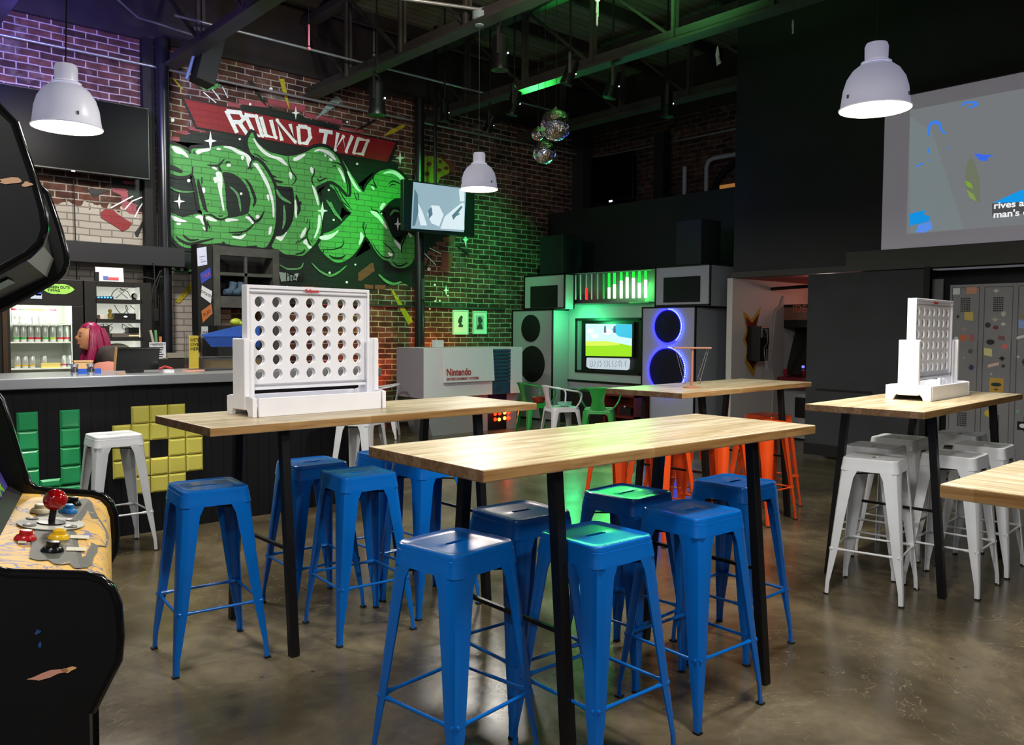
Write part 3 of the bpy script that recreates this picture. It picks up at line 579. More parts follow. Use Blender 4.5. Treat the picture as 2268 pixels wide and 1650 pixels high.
# glossy highlights painted white
m = MB()
for q, ly in ((A([(295, 480), (420, 510), (520, 580), (575, 665), (480, 610), (390, 590), (330, 540)]), 9), (A([(725, 545), (940, 520), (900, 555), (800, 575), (735, 610)]), 9), (A([(1165, 488), (1300, 495), (1430, 560), (1560, 620), (1615, 700), (1585, 815), (1550, 720), (1530, 640), (1400, 600), (1300, 530)]), 9), (A([(1050, 530), (1085, 508), (1115, 535)]), 9), (A([(1660, 770), (1720, 770), (1780, 870), (1850, 980), (1920, 1130), (1970, 1300), (2000, 1480), (2000, 1640), (1985, 1640), (1975, 1450), (1900, 1180), (1830, 1040), (1760, 900), (1700, 820)]), 9),
              (A([(1040, 930), (1090, 905), (1130, 950), (1140, 1100), (1130, 1250), (1170, 1520), (1155, 1520), (1110, 1300), (1075, 1150), (1065, 1030)]), 9), (A([(1000, 1010), (1040, 1000), (1050, 1070), (1020, 1080)]), 9), (A([(815, 1180), (845, 1180), (850, 1240), (825, 1245)]), 9), (A([(980, 840), (1010, 825), (1060, 870)]), 9), (A([(1220, 790), (1260, 775), (1280, 800), (1240, 815)]), 9), (A([(1460, 650), (1500, 650), (1475, 705)]), 9), (A([(1885, 1300), (1910, 1290), (1915, 1390)]), 9),
              (B([(300, 430), (440, 490), (550, 530), (400, 525), (330, 490)]), 9), (B([(390, 560), (440, 555), (440, 578), (400, 580)]), 9), (B([(695, 460), (760, 430), (820, 460), (840, 580), (800, 540), (770, 480)]), 9), (B([(865, 470), (920, 450), (1000, 490), (1055, 520), (960, 515)]), 9), (B([(1200, 500), (1300, 485), (1410, 505), (1310, 515), (1220, 530)]), 9), (B([(1525, 455), (1600, 460), (1660, 540), (1640, 565), (1600, 510)]), 9), (B([(1700, 440), (1740, 425), (1755, 460), (1715, 475)]), 9), (B([(1300, 780), (1440, 780), (1535, 735), (1470, 805), (1420, 815)]), 9), (B([(1925, 640), (1965, 620), (1950, 700), (1920, 745)]), 9), (B([(820, 620), (850, 640), (850, 670)]), 9),
              (A([(1665, 350), (1720, 430), (1850, 560), (1980, 640), (2120, 680), (2225, 800), (2120, 740), (2040, 690), (1900, 640), (1770, 540), (1680, 400)]), 7), (Cc([(345, 600), (510, 540), (430, 610), (350, 640)]), 7), (Cc([(640, 505), (720, 465), (850, 500), (920, 560), (955, 630), (880, 570), (800, 520), (720, 490)]), 7), (Cc([(590, 740), (620, 760), (615, 825), (590, 790)]), 7), (Cc([(990, 745), (1040, 790), (1085, 900), (1090, 960), (1040, 850)]), 7), (Cc([(610, 1010), (650, 1060), (690, 1180), (700, 1300), (660, 1180)]), 7), (D([(705, 380), (730, 400), (730, 500), (690, 640), (640, 715), (690, 560)]), 7), (D([(440, 690), (470, 620), (520, 560), (500, 650), (450, 710)]), 7), (D([(75, 705), (180, 690), (235, 620), (160, 745), (120, 740)]), 7), (D([(480, 780), (520, 735), (545, 810), (600, 850), (560, 865), (530, 820)]), 7), (Cc([(270, 820), (305, 830), (300, 920)]), 7), (D([(355, 170), (370, 190), (380, 400), (360, 380)]), 7), (Cc([(870, 610), (905, 620), (900, 640), (875, 635)]), 7), (Cc([(790, 550), (815, 560), (805, 575)]), 7),
              (Cc([(1130, 790), (1180, 870), (1260, 1010), (1325, 1100), (1240, 1030), (1160, 880)]), 5), (Cc([(1660, 830), (1740, 795), (1850, 800), (1960, 900), (1960, 960), (1850, 850), (1750, 820)]), 5), (Cc([(1480, 1020), (1520, 1040), (1520, 1070)]), 5), (D([(1610, 280), (1650, 205), (1690, 215), (1640, 290)]), 5), (D([(1470, 320), (1560, 340), (1670, 480), (1710, 580), (1600, 440), (1540, 390)]), 5), (D([(740, 690), (900, 660), (1000, 600), (920, 690), (830, 735), (730, 725)]), 5), (D([(1325, 630), (1365, 690), (1330, 780), (1300, 810), (1320, 720)]), 5), (D([(1820, 745), (1900, 810), (1920, 890), (1870, 830)]), 5), (D([(1735, 930), (1790, 950), (1780, 980), (1750, 970)]), 5), (D([(2150, 760), (2180, 800), (2175, 910), (2160, 860)]), 5), (D([(2030, 640), (2080, 680), (2060, 700)]), 5)):
    paint(m, q, ly+.5, 3, .006)
m.build('white_highlight', P_white, mu)
# deep-green blobs in the background
m = MB()
for l, wd_ in ((A([(230, 1110), (330, 1190), (480, 1235), (680, 1232)]), 4), (A([(1270, 1150), (1400, 1290), (1450, 1560)]), 5), (Cc([(820, 1220), (900, 1330), (960, 1450)]), 7), (D([(880, 180), (930, 310), (1050, 460)]), 7), (D([(600, 1080), (720, 1200), (870, 1270), (1000, 1220), (1120, 1120)]), 5), (D([(1590, 1250), (1700, 1350), (1820, 1395), (1930, 1360)]), 7), (D([(190, 240), (200, 400), (180, 560)]), 5), (B([(2170, 260), (2180, 500), (2140, 650)]), 5), (Cc([(80, 1060), (150, 1180), (300, 1270)]), 7), (B([(290, 1290), (400, 1350), (550, 1370), (690, 1300)]), 5), (B([(240, 1010), (300, 1100), (360, 1180)]), 9), (D([(130, 1110), (250, 1170), (430, 1160), (480, 1080)]), 4), (D([(1760, 380), (1820, 310), (1900, 330)]), 6)):
    stroke(m, l, wd_, 9.8, True, 4)
m.build('green_glow_line', P_green2, mu)
# stars and dots
def star(mb, cx, cy, s, s2=None):
    s2 = s2 or s*.75; pts = []
    for i in range(8):
        a = PI/4*i; r = (s if i % 4 == 2 else s2) if i % 2 == 0 else s*.24
        pts.append((cx+math.cos(a)*r, cy-math.sin(a)*r*(1.1 if i % 2 == 0 else 1)))
    paint(mb, pts, 11)
m = MB()
for c_ in ((466, 312, 20, 14), (397, 446, 16, 13), (655, 250, 14, 9), (714, 467, 19, 12), (886, 350, 15, 11), (881, 496, 14, 8), (1031, 531, 15, 7), (988, 643, 11, 6)): star(m, *c_)
for (x, y, r) in ((382, 266, 4.5), (531, 308, 2.5), (418, 400, 4), (791, 363, 2.8), (728, 421, 2.6), (739, 487, 2.6), (554, 231, 3), (600, 197, 4), (769, 270, 2.5), (787, 586, 2.2), (768, 625, 2.8), (730, 604, 2.6), (636, 636, 3), (950, 596, 4), (963, 631, 2.5), (964, 667, 2.2), (974, 666, 2.2), (952, 684, 2.2), (534, 429, 3), (403, 597, 4), (845, 473, 2), (992, 655, 2)):
    paint(m, [(x+r*math.cos(PI*i/5), y+r*math.sin(PI*i/5)) for i in range(10)], 11)
m.build('white_sparkle', P_white, mu)
# tools and scraps flying out of the lettering
m = MB()
for q in (H([(460, 350), (760, 380), (930, 385), (800, 440), (690, 500), (640, 530), (560, 450)]), H([(1690, 840), (1740, 850), (1640, 1040), (1520, 1330), (1470, 1310), (1450, 1240), (1560, 1100), (1630, 930)]), E_([(680, 155), (730, 160), (870, 415), (770, 290)]), E_([(1640, 605), (1700, 570), (1830, 495), (1830, 520), (1720, 585)]), Fm([(452, 925), (470, 925), (570, 1000), (565, 1020)])): paint(m, q, 5)
m.build('black_tool_shape', P_black, mu)
m = MB()
for q in (E_([(965, 140), (1010, 140), (1040, 290), (1060, 430), (1030, 350), (1000, 270)]), E_([(1900, 655), (1960, 600), (2085, 545), (2095, 570), (1990, 630)]), E_([(0, 130), (30, 140), (110, 240), (80, 225)]), [(864, 638), (871, 642), (915, 712), (904, 719), (886, 685)], [(388, 668), (430, 616), (434, 614), (434, 632), (397, 672)]): paint(m, q, 5)
m.build('yellow_brush_shape', P_yel, mu)
m = MB(); paint(m, H([(760, 830), (850, 760), (1010, 770), (1100, 860), (1320, 1000), (1400, 1040), (1330, 1150), (1200, 1220), (1150, 1170), (760, 930)]), 5); m.build('red_brick_shape', P_red, mu)
m = MB()
for l in (H([(960, 740), (1420, 495)]), H([(1250, 770), (1400, 600), (1600, 520)]), H([(1450, 930), (1540, 750), (1650, 580)]), E_([(285, 260), (400, 355)]), E_([(365, 235), (435, 325)]), E_([(455, 210), (505, 310)]), Fm([(210, 945), (320, 1000)]), Fm([(160, 990), (270, 1100)])): stroke(m, l, 2.2, 6)
m.build('white_streak', P_white, mu)
m = MB(); paint(m, E_([(240, 200), (300, 165), (400, 175), (450, 200), (380, 235), (290, 240)]), 5); m.build('green_disc_shape', P_green, mu)
m = MB(); paint(m, E_([(1280, 510), (1350, 430), (1400, 360), (1480, 290), (1530, 330), (1500, 370), (1420, 420)]), 5); m.build('pale_shard', paint_mat('paint_pale', '8fa6a2'), mu)
m = MB(); paint(m, Fm([(170, 110), (250, 105), (330, 130), (400, 210), (390, 260), (310, 300), (290, 350), (180, 345), (140, 300), (150, 180)]), 5); m.build('pizza_slice_shape', P_lime, mu)
m = MB(); paint(m, Fm([(290, 90), (420, 170), (450, 220), (400, 260), (390, 200), (330, 140)]), 6)
for (x, y, r) in ((208, 178, 26), (190, 268, 24), (300, 235, 22), (365, 215, 22), (310, 155, 18)): paint(m, Fm([(x+r*math.cos(PI*i/5), y+r*.8*math.sin(PI*i/5)) for i in range(10)]), 6)
m.build('pizza_topping_shape', P_brk, mu)
# small cut-out word on the wall
m = MB(); paint(m, D([(120, 1215), (200, 1230), (230, 1220), (270, 1265), (340, 1265), (360, 1240), (410, 1235), (380, 1350), (270, 1345), (150, 1360)]), 12)
wh = m.build('cut_out_sign', mat('grey_green_sign', '9fb3a6', .6)); tag(wh, 'small pale cut-out word sign on the wall right of the timber shelf', 'sign')
p = D([(215, 1345)])[0]; q_ = at(*p, 'y', WY-.03)
o = text_mesh('sign_lettering', 'heel', .17, M_blkm, wh, Matrix.Translation((q_.x, WY-.027, q_.z)) @ Matrix.Rotation(PI/2, 4, 'X'))
# ================================================================ PENDANT LAMPS
M_lampw = mat('lamp_enamel_added_glow', 'ececf2', .32, emit=.27, ecol='c8c8ee')  # enamel with an added lavender glow that brightens the shades
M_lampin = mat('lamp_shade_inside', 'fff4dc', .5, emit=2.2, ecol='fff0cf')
M_bulb = mat('lamp_lit_diffuser', 'fff6e0', .5, emit=14, ecol='fff3d8')
M_cord = mat('black_cord', '141416', .6)
def pendant(x, y, z, R, label, cord, tilt=0, tdir=0):
    t = empty('pendant_lamp', (x, y, z), 0, label, 'lamp', 'white enamel pendant lamps')
    H_ = R*2.02
    outer = [(R*1.03, 0), (R*1.05, .006), (R*1.0, .016), (R*.965, R*.35), (R*.93, R*.62), (R*.84, R*.92), (R*.68, R*1.17), (R*.48, R*1.33), (R*.36, R*1.38)]
    inner = [(r*.965, zz-.002 if i > 2 else zz) for i, (r, zz) in enumerate(outer)][::-1]
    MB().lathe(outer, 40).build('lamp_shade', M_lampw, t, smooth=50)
    MB().lathe(inner[:-1]+[(R*1.03, 0)], 40).build('shade_lining', M_lampin, t, smooth=50)
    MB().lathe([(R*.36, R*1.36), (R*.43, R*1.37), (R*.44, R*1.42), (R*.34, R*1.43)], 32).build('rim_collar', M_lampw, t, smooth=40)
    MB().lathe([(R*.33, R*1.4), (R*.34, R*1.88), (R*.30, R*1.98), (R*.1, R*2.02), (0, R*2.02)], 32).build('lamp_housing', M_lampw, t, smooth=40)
    MB().lathe([(0, R*.10), (R*.92, R*.10), (R*.92, R*.12), (0, R*.12)], 32).build('lit_diffuser', M_bulb, t, smooth=40)
    for k in range(3):
        a = PI*2/3*k+.6; MB().box(-.006, .006, -.006, .006, .0, .02, rot(loc=(math.cos(a)*R*.975, math.sin(a)*R*.975, .05))).build('clip', mat('clip_metal', '77736a', .4, .7), t)
    cp = [Vector(p)-Vector((x, y, z)) for p in cord]
    MB().tube([(0, 0, R*2.0), (0, 0, R*2.12)]+[tuple(p) for p in cp], .004, 6).build('cord', M_cord, t)
    l = light('AREA', 'pendant_bulb', (x, y, z-.004), 1, WARM, R*1.7)
    return t, l
def lamp_at(px, py, wpx, D_):
    d = ray(px, py); return CAMP + d*(F_*D_/wpx)
L1 = lamp_at(149, 284, 141, .385); L2 = lamp_at(1061, 420, 82, .385); L3 = lamp_at(1938, 243, 147, .385)
R0 = .19
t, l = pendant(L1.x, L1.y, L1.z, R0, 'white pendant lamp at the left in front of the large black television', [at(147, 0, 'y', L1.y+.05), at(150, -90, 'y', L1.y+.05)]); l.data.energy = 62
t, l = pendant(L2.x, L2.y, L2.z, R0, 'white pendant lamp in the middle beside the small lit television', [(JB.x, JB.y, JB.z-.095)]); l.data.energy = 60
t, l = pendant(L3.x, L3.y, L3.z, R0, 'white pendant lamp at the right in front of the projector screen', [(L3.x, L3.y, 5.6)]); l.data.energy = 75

# ================================================================ BAR TABLES
M_wood = wood_mat('butcher_block')
TL, TW, TH = 1.85, .635, 1.0434
def bar_table():
    t = empty('bar_table')
    MB().box(-TL/2, TL/2, -TW/2, TW/2, TH-.038, TH).build('tabletop', M_wood, t, bevel=.004)
    a, sp = .364, .318
    for sx in (-1, 1):
        x = sx*(TL/2-a)
        MB().box(x-.02, x+.02, -.26, .26, TH-.046, TH-.038).build('top_plate', M_blk, t)
        for sy in (-1, 1):
            MB().bar((x, sy*sp, 0.001), (x, sy*.235, TH-.045), .04, .04, (0, 1, 0)).build('leg', M_blk, t, bevel=.003)
        MB().bar((x, -sp+.035, .47), (x, sp-.035, .47), .014).build('crossbar', M_blk, t)
    return t
tb = bar_table()
TABS = [(2.4302, 2.1276, -.75, 'butcher-block bar table in the foreground with blue stools pushed under it'),
        (2.2146, 3.6503, .78, 'butcher-block bar table by the bar carrying the large white four-in-a-row game'),
        (5.2433, 2.1167, 3.5, 'butcher-block bar table by the lockers with white stools under it'),
        (5.2981, 3.6587, 3.1, 'butcher-block bar table in front of the giant speakers with orange stools under it'),
        (2.632, -.041, 90.3, 'butcher-block bar table whose corner juts in at the right edge')]
for i, (x, y, r, l) in enumerate(TABS):
    o = tb if i == 0 else copy_tree(tb)
    o.location = (x, y, 0); o.rotation_euler = (0, 0, math.radians(r)); tag(o, l, 'table', 'butcher-block bar tables')

# ================================================================ BAR STOOLS
def rsq(h, r, i, n):
    """point i of n round a rounded square of half-size h"""
    a = 2*PI*i/n; c, s = math.cos(a), math.sin(a); k = 1/max(abs(c), abs(s)); x, y = c*k*h, s*k*h
    ex = h-r
    if abs(x) > ex and abs(y) > ex:
        d = Vector((abs(x)-ex, abs(y)-ex)); d = d.normalized()*r; x = math.copysign(ex+d.x, x); y = math.copysign(ex+d.y, y)
    return x, y
def seat_mb(h, zt, apron, flare, slot=True, r=.035):
    N_ = 64; rings = []
    if slot: rings.append([(math.copysign(abs(math.cos(2*PI*i/N_))**.5, math.cos(2*PI*i/N_))*.046, math.sin(2*PI*i/N_)*.0105, zt-.012) for i in range(N_)]); rings.append([(x*1.0, y, zt-.004) for x, y, z in rings[0]])
    else: rings.append([(0.001*math.cos(2*PI*i/N_), .001*math.sin(2*PI*i/N_), zt-.004) for i in range(N_)])
    s0 = rings[-1]
    for f, dz in ((.35, -.0045), (.7, -.0045), (.88, -.004), (.93, -.001), (.965, .0), (.99, -.003), (1.0, -.009), (1.004, -.02), (1.012, -.0205), (1.016, -.027)):
        ring = []
        for i in range(N_):
            x, y = rsq(h*f, min(r, h*f*.35), i, N_)
            if f < .6: k = f/.6; x = x*k+s0[i][0]*(1-k); y = y*k+s0[i][1]*(1-k)
            ring.append((x, y, zt+dz))
        rings.append(ring)
    for k in range(1, 5):
        f = 1.016+flare*k/4; rings.append([(*rsq(h*f, r*1.05, i, N_), zt-.027-(apron-.027)*k/4) for i in range(N_)])
    # a second skin inside, so the sheet has thickness from below
    last = rings[-1]; rings.append([(x*.975, y*.975, z) for x, y, z in last]); rings.append([(x*.93, y*.93, zt-.012) for x, y, z in last]); rings.append([(s0[i][0]*1.0, s0[i][1]*1.0, zt-.0125) for i in range(N_)])
    mb = MB(); vs = [p for rg in rings for p in rg]; fs = []
    for a in range(len(rings)-1):
        for i in range(N_): j = (i+1) % N_; fs.append((a*N_+i, (a+1)*N_+i, (a+1)*N_+j, a*N_+j))
    return mb.add(vs, fs)
def leg_mb(h0, z0, h1, w0, wm, w1, sx, sy, foot=.07):
    """folded-sheet corner leg: an L section that tapers to the foot"""
    rows = []
    zs = [z0, z0-.05, z0*.62, z0*.35, foot, 0.006]
    ws = [w0*1.25, w0, w0*.45+wm*.55, wm, w1, w1*.95]
    for z, w in zip(zs, ws):
        t = (z0-z)/z0; h = h0+(h1-h0)*t
        if z < foot-.001: h = h0+(h1-h0)*((z0-foot)/z0)+.002
        r = min(.036*(z/z0)+.008, w*.55); pts = [(-w, 0), (-(w+r)/2, 0), (-r, 0), (-r*.293, -r*.293), (0, -r), (0, -(w+r)/2), (0, -w)]
        out = [(h+p[0], h+p[1]) for p in pts]
        inn = [(h+p[0]-(.005 if p[0] > -.02 else 0), h+p[1]-(.005 if p[1] > -.02 else 0)) for p in pts]
        rows.append((out, inn, z))
    mb = MB(); vs = []; fs = []; n = 14
    for out, inn, z in rows:
        for x, y in out: vs.append((x*sx, y*sy, z))
        for x, y in reversed(inn): vs.append((x*sx, y*sy, z))
    fl_ = sx*sy < 0
    for a in range(len(rows)-1):
        for i in range(n):
            j = (i+1) % n; q = (a*n+i, a*n+j, (a+1)*n+j, (a+1)*n+i); fs.append(q if not fl_ else q[::-1])
    fs.append(tuple(range(n)) if fl_ else tuple(reversed(range(n)))); b_ = (len(rows)-1)*n; fs.append(tuple(b_+i for i in (reversed(range(n)) if fl_ else range(n))))
    return mb.add(vs, fs)
SEATH, FOOTH, SZ = .1425, .205, .762
def bar_stool(m, mw=None):
    t = empty('bar_stool')
    seat_mb(SEATH, SZ, .070, .045).build('seat', m, t, smooth=35)
    MB().bar((-.12, -.12, .672), (.12, .12, .672), .018, .004).bar((-.12, .12, .668), (.12, -.12, .668), .018, .004).build('cross_brace', M_blkm, t)
    for sx in (-1, 1):
        for sy in (-1, 1):
            lg = leg_mb(.1502, SZ-.060, FOOTH, .078, .045, .024, sx, sy).build('leg', m, t, smooth=35)
            MB().box(-.013, .013, -.013, .013, 0, .008, rot(loc=(sx*(FOOTH-.012), sy*(FOOTH-.012), 0))).build('foot_cap', M_blkm, lg)
    z = .255; h = .1502+(FOOTH-.1502)*((SZ-.06-z)/(SZ-.06))-.010
    for k in range(4):
        a = [(-h, -h), (h, -h), (h, h), (-h, h)][k]; b_ = [(h, -h), (h, h), (-h, h), (-h, -h)][k]
        a = Vector((*a, z)); b_ = Vector((*b_, z)); d = (b_-a).normalized()
        MB().tube([a, a+d*.035, a+d*.07, b_-d*.07, b_-d*.035, b_], [.012, .010, .0065, .0065, .010, .012], 8).build('stretcher', m, t, smooth=50)
    return t
M_blue = mat('stool_blue', '0062bc', .24, coat=.35, vary=.12, vscale=3)
M_wht = mat('stool_white', 'd2d5da', .33, coat=.3, vary=.12, vscale=5)
M_org = mat('stool_orange', 'e8501a', .25, coat=.5, vary=.12, vscale=4)
sb = bar_stool(M_blue); sw = bar_stool(M_wht); so = bar_stool(M_org)
first = {}
def place(proto, x, y, r, label, group):
    o = proto if proto.name not in first else copy_tree(proto); first[proto.name] = 1
    o.location = (x, y, 0); o.rotation_euler = (0, 0, math.radians(r)); tag(o, label, 'stool', group)
GB = 'blue metal bar stools'; GW = 'white metal bar stools'; GO = 'orange metal bar stools'
for x, y, r, l in [(1.391, 3.60, -6, 'blue metal bar stool standing alone at the left end of the game table'),
                   (1.625, 2.11, 7, 'blue metal bar stool nearest the camera at the left end of the foreground table'),
                   (2.07, 3.461, -4.8, 'blue metal bar stool just right of the game table front leg, near side'),
                   (2.05, 3.893, -3, 'blue metal bar stool directly behind the front leg of the game table'),
                   (2.53, 3.53, 0, 'blue metal bar stool second from left on the near side of the game table'),
                   (2.54, 3.90, 3, 'blue metal bar stool half hidden by the foreground tabletop, bar side of game table'),
                   (2.10, 2.32, -2, 'blue metal bar stool on the far side of the foreground table, leftmost'),
                   (2.05, 1.885, -1, 'blue metal bar stool crossed by the front left leg of the foreground table'),
                   (2.70, 2.30, 4.4, 'blue metal bar stool with a green-lit seat behind the foreground table stools'),
                   (2.627, 1.911, -2.3, 'blue metal bar stool just left of the right leg of the foreground table'),
                   (3.279, 2.15, 1.6, 'blue metal bar stool tucked in at the right end of the foreground table')]:
    place(sb, x, y, r, l, GB)
for x, y, r, l in [(4.52, 2.07, 12, 'white metal bar stool pulled out nearest at the left of the locker-side table'),
                   (4.969, 2.279, 6, 'white metal bar stool directly behind the pulled-out white stool'),
                   (5.494, 2.358, 5, 'white metal bar stool third back on the left of the locker-side table'),
                   (4.993, 1.831, 4, 'white metal bar stool just right of the front leg of the locker-side table'),
                   (5.542, 1.866, 5, 'white metal bar stool rightmost on the near side of the locker-side table'),
                   (6.031, 2.183, 8, 'white metal bar stool farthest back in front of the lockers'),
                   (1.597, 5.717, 0, 'white metal bar stool against the bar in front of the tiled shapes'),
                   (3.45, 5.73, 30, 'white metal bar stool at the end of the bar seen behind the game table')]:
    place(sw, x, y, r, l, GW)
for x, y, r, l in [(4.566, 3.60, 0, 'orange metal bar stool leftmost on the near side of the far table'),
                   (5.10, 3.50, 0, 'orange metal bar stool in the middle of the near side of the far table'),
                   (5.626, 3.464, 0, 'orange metal bar stool rightmost on the near side of the far table'),
                   (6.107, 3.70, -3, 'orange metal bar stool at the right end of the far table, its seat showing'),
                   (4.62, 4.02, 0, 'orange metal bar stool leftmost on the far side of the far table'),
                   (5.25, 3.98, 2, 'orange metal bar stool in the middle of the far side of the far table')]:
    place(so, x, y, r, l, GO)

# ================================================================ METAL ARMCHAIRS
def armchair(m, name='armchair'):
    t = empty(name)
    seat_mb(.185, .445, .06, .05, slot=False, r=.05).build('seat', m, t, smooth=35)
    for sx in (-1, 1):
        for sy in (-1, 1):
            leg_mb(.194, .41, .23, .075, .05, .026, sx, sy, foot=.05).build('leg', m, t, smooth=35)
    # rail: from the front corners of the seat up and round the back (back is at -x)
    pts = [(.13, -.185, .44), (.16, -.24, .52), (.17, -.27, .615), (.12, -.285, .655), (.0, -.28, .675), (-.14, -.235, .70), (-.215, -.13, .715), (-.235, 0, .72)]
    pts = pts + [(x, -y, z) for x, y, z in pts[:-1][::-1]]
    q = []
    for i in range(len(pts)-1):
        p0, p1, p2, p3 = [Vector(pts[max(0, min(len(pts)-1, i+k))]) for k in (-1, 0, 1, 2)]
        for j in range(4):
            s_ = j/4; q.append(.5*((2*p1)+(-p0+p2)*s_+(2*p0-5*p1+4*p2-p3)*s_*s_+(-p0+3*p1-3*p2+p3)*s_**3))
    q.append(Vector(pts[-1])); MB().tube(q, .0125, 10).build('arm_rail', m, t, smooth=60)
    # back splat, waisted
    mb = MB(); rows = []
    for k in range(9):
        s_ = k/8; z = .43+.29*s_; x = -.175-.06*s_; w = .075+.055*abs(s_-.45)**1.5*2.2+(.03 if s_ > .9 else 0)
        rows.append([(x-.012*(1-(v/1.0)**2), v*w, z) for v in (-1, -.5, 0, .5, 1)])
    vs = [p for r_ in rows for p in r_]; fs = [(a*5+i, a*5+i+1, (a+1)*5+i+1, (a+1)*5+i) for a in range(8) for i in range(4)]
    b_ = mb.add(vs, fs).build('back_splat', m, t, smooth=60); md = b_.modifiers.new('s', 'SOLIDIFY'); md.thickness = .004
    return t
M_grn = mat('chair_green', '1f8f35', .3, coat=.4); M_redc = mat('chair_red', 'a81820', .35, coat=.3)
ch = armchair(M_grn); ch.location = (7.85, 8.37, 0); ch.rotation_euler = (0, 0, math.radians(-20)); tag(ch, 'green metal armchair beside the giant game console, seen from its back left', 'chair', 'metal armchairs')
c2 = copy_tree(ch); c2.location = (7.92, 7.25, 0); c2.rotation_euler = (0, 0, math.radians(38)); tag(c2, 'green metal armchair facing away in front of the arcade television', 'chair', 'metal armchairs')
c3 = armchair(mat('chair_white', 'd4d2d6', .35, coat=.3)); c3.location = (7.72, 7.74, 0); c3.rotation_euler = (0, 0, math.radians(-22)); tag(c3, 'white metal armchair between the two green armchairs', 'chair', 'metal armchairs')
c4 = armchair(M_redc); c4.location = (5.45, 9.75, 0); c4.rotation_euler = (0, 0, math.radians(150)); tag(c4, 'red metal armchair half hidden left of the giant game console', 'chair', 'metal armchairs')
c5 = copy_tree(c3); c5.location = (5.98, 9.40, 0); c5.rotation_euler = (0, 0, math.radians(140)); tag(c5, 'white metal armchair glimpsed left of the giant game console, behind the bar end', 'chair', 'metal armchairs')
M_gltoy = mat('glass_bowl', 'bfe8dc', .1, trans=.7)
o = MB().lathe([(0, 0), (.05, .0), (.09, .03), (.10, .06), (.094, .06), (.084, .034), (.045, .008), (0, .008)], 20).build('glass_dish', M_gltoy, smooth=50, loc=(7.74, 7.70, .446)); tag(o, 'clear glass dish left on the seat of the white armchair', 'dish')
o = MB().lathe([(0, 0), (.07, .0), (.10, .06), (.10, .075), (.09, .07), (.06, .01), (0, .01)], 20).build('red_basket', mat('red_plastic', '8c2018', .5), smooth=50, loc=(7.88, 8.35, .446)); tag(o, 'dark red round basket on the seat of the green armchair by the console', 'basket')

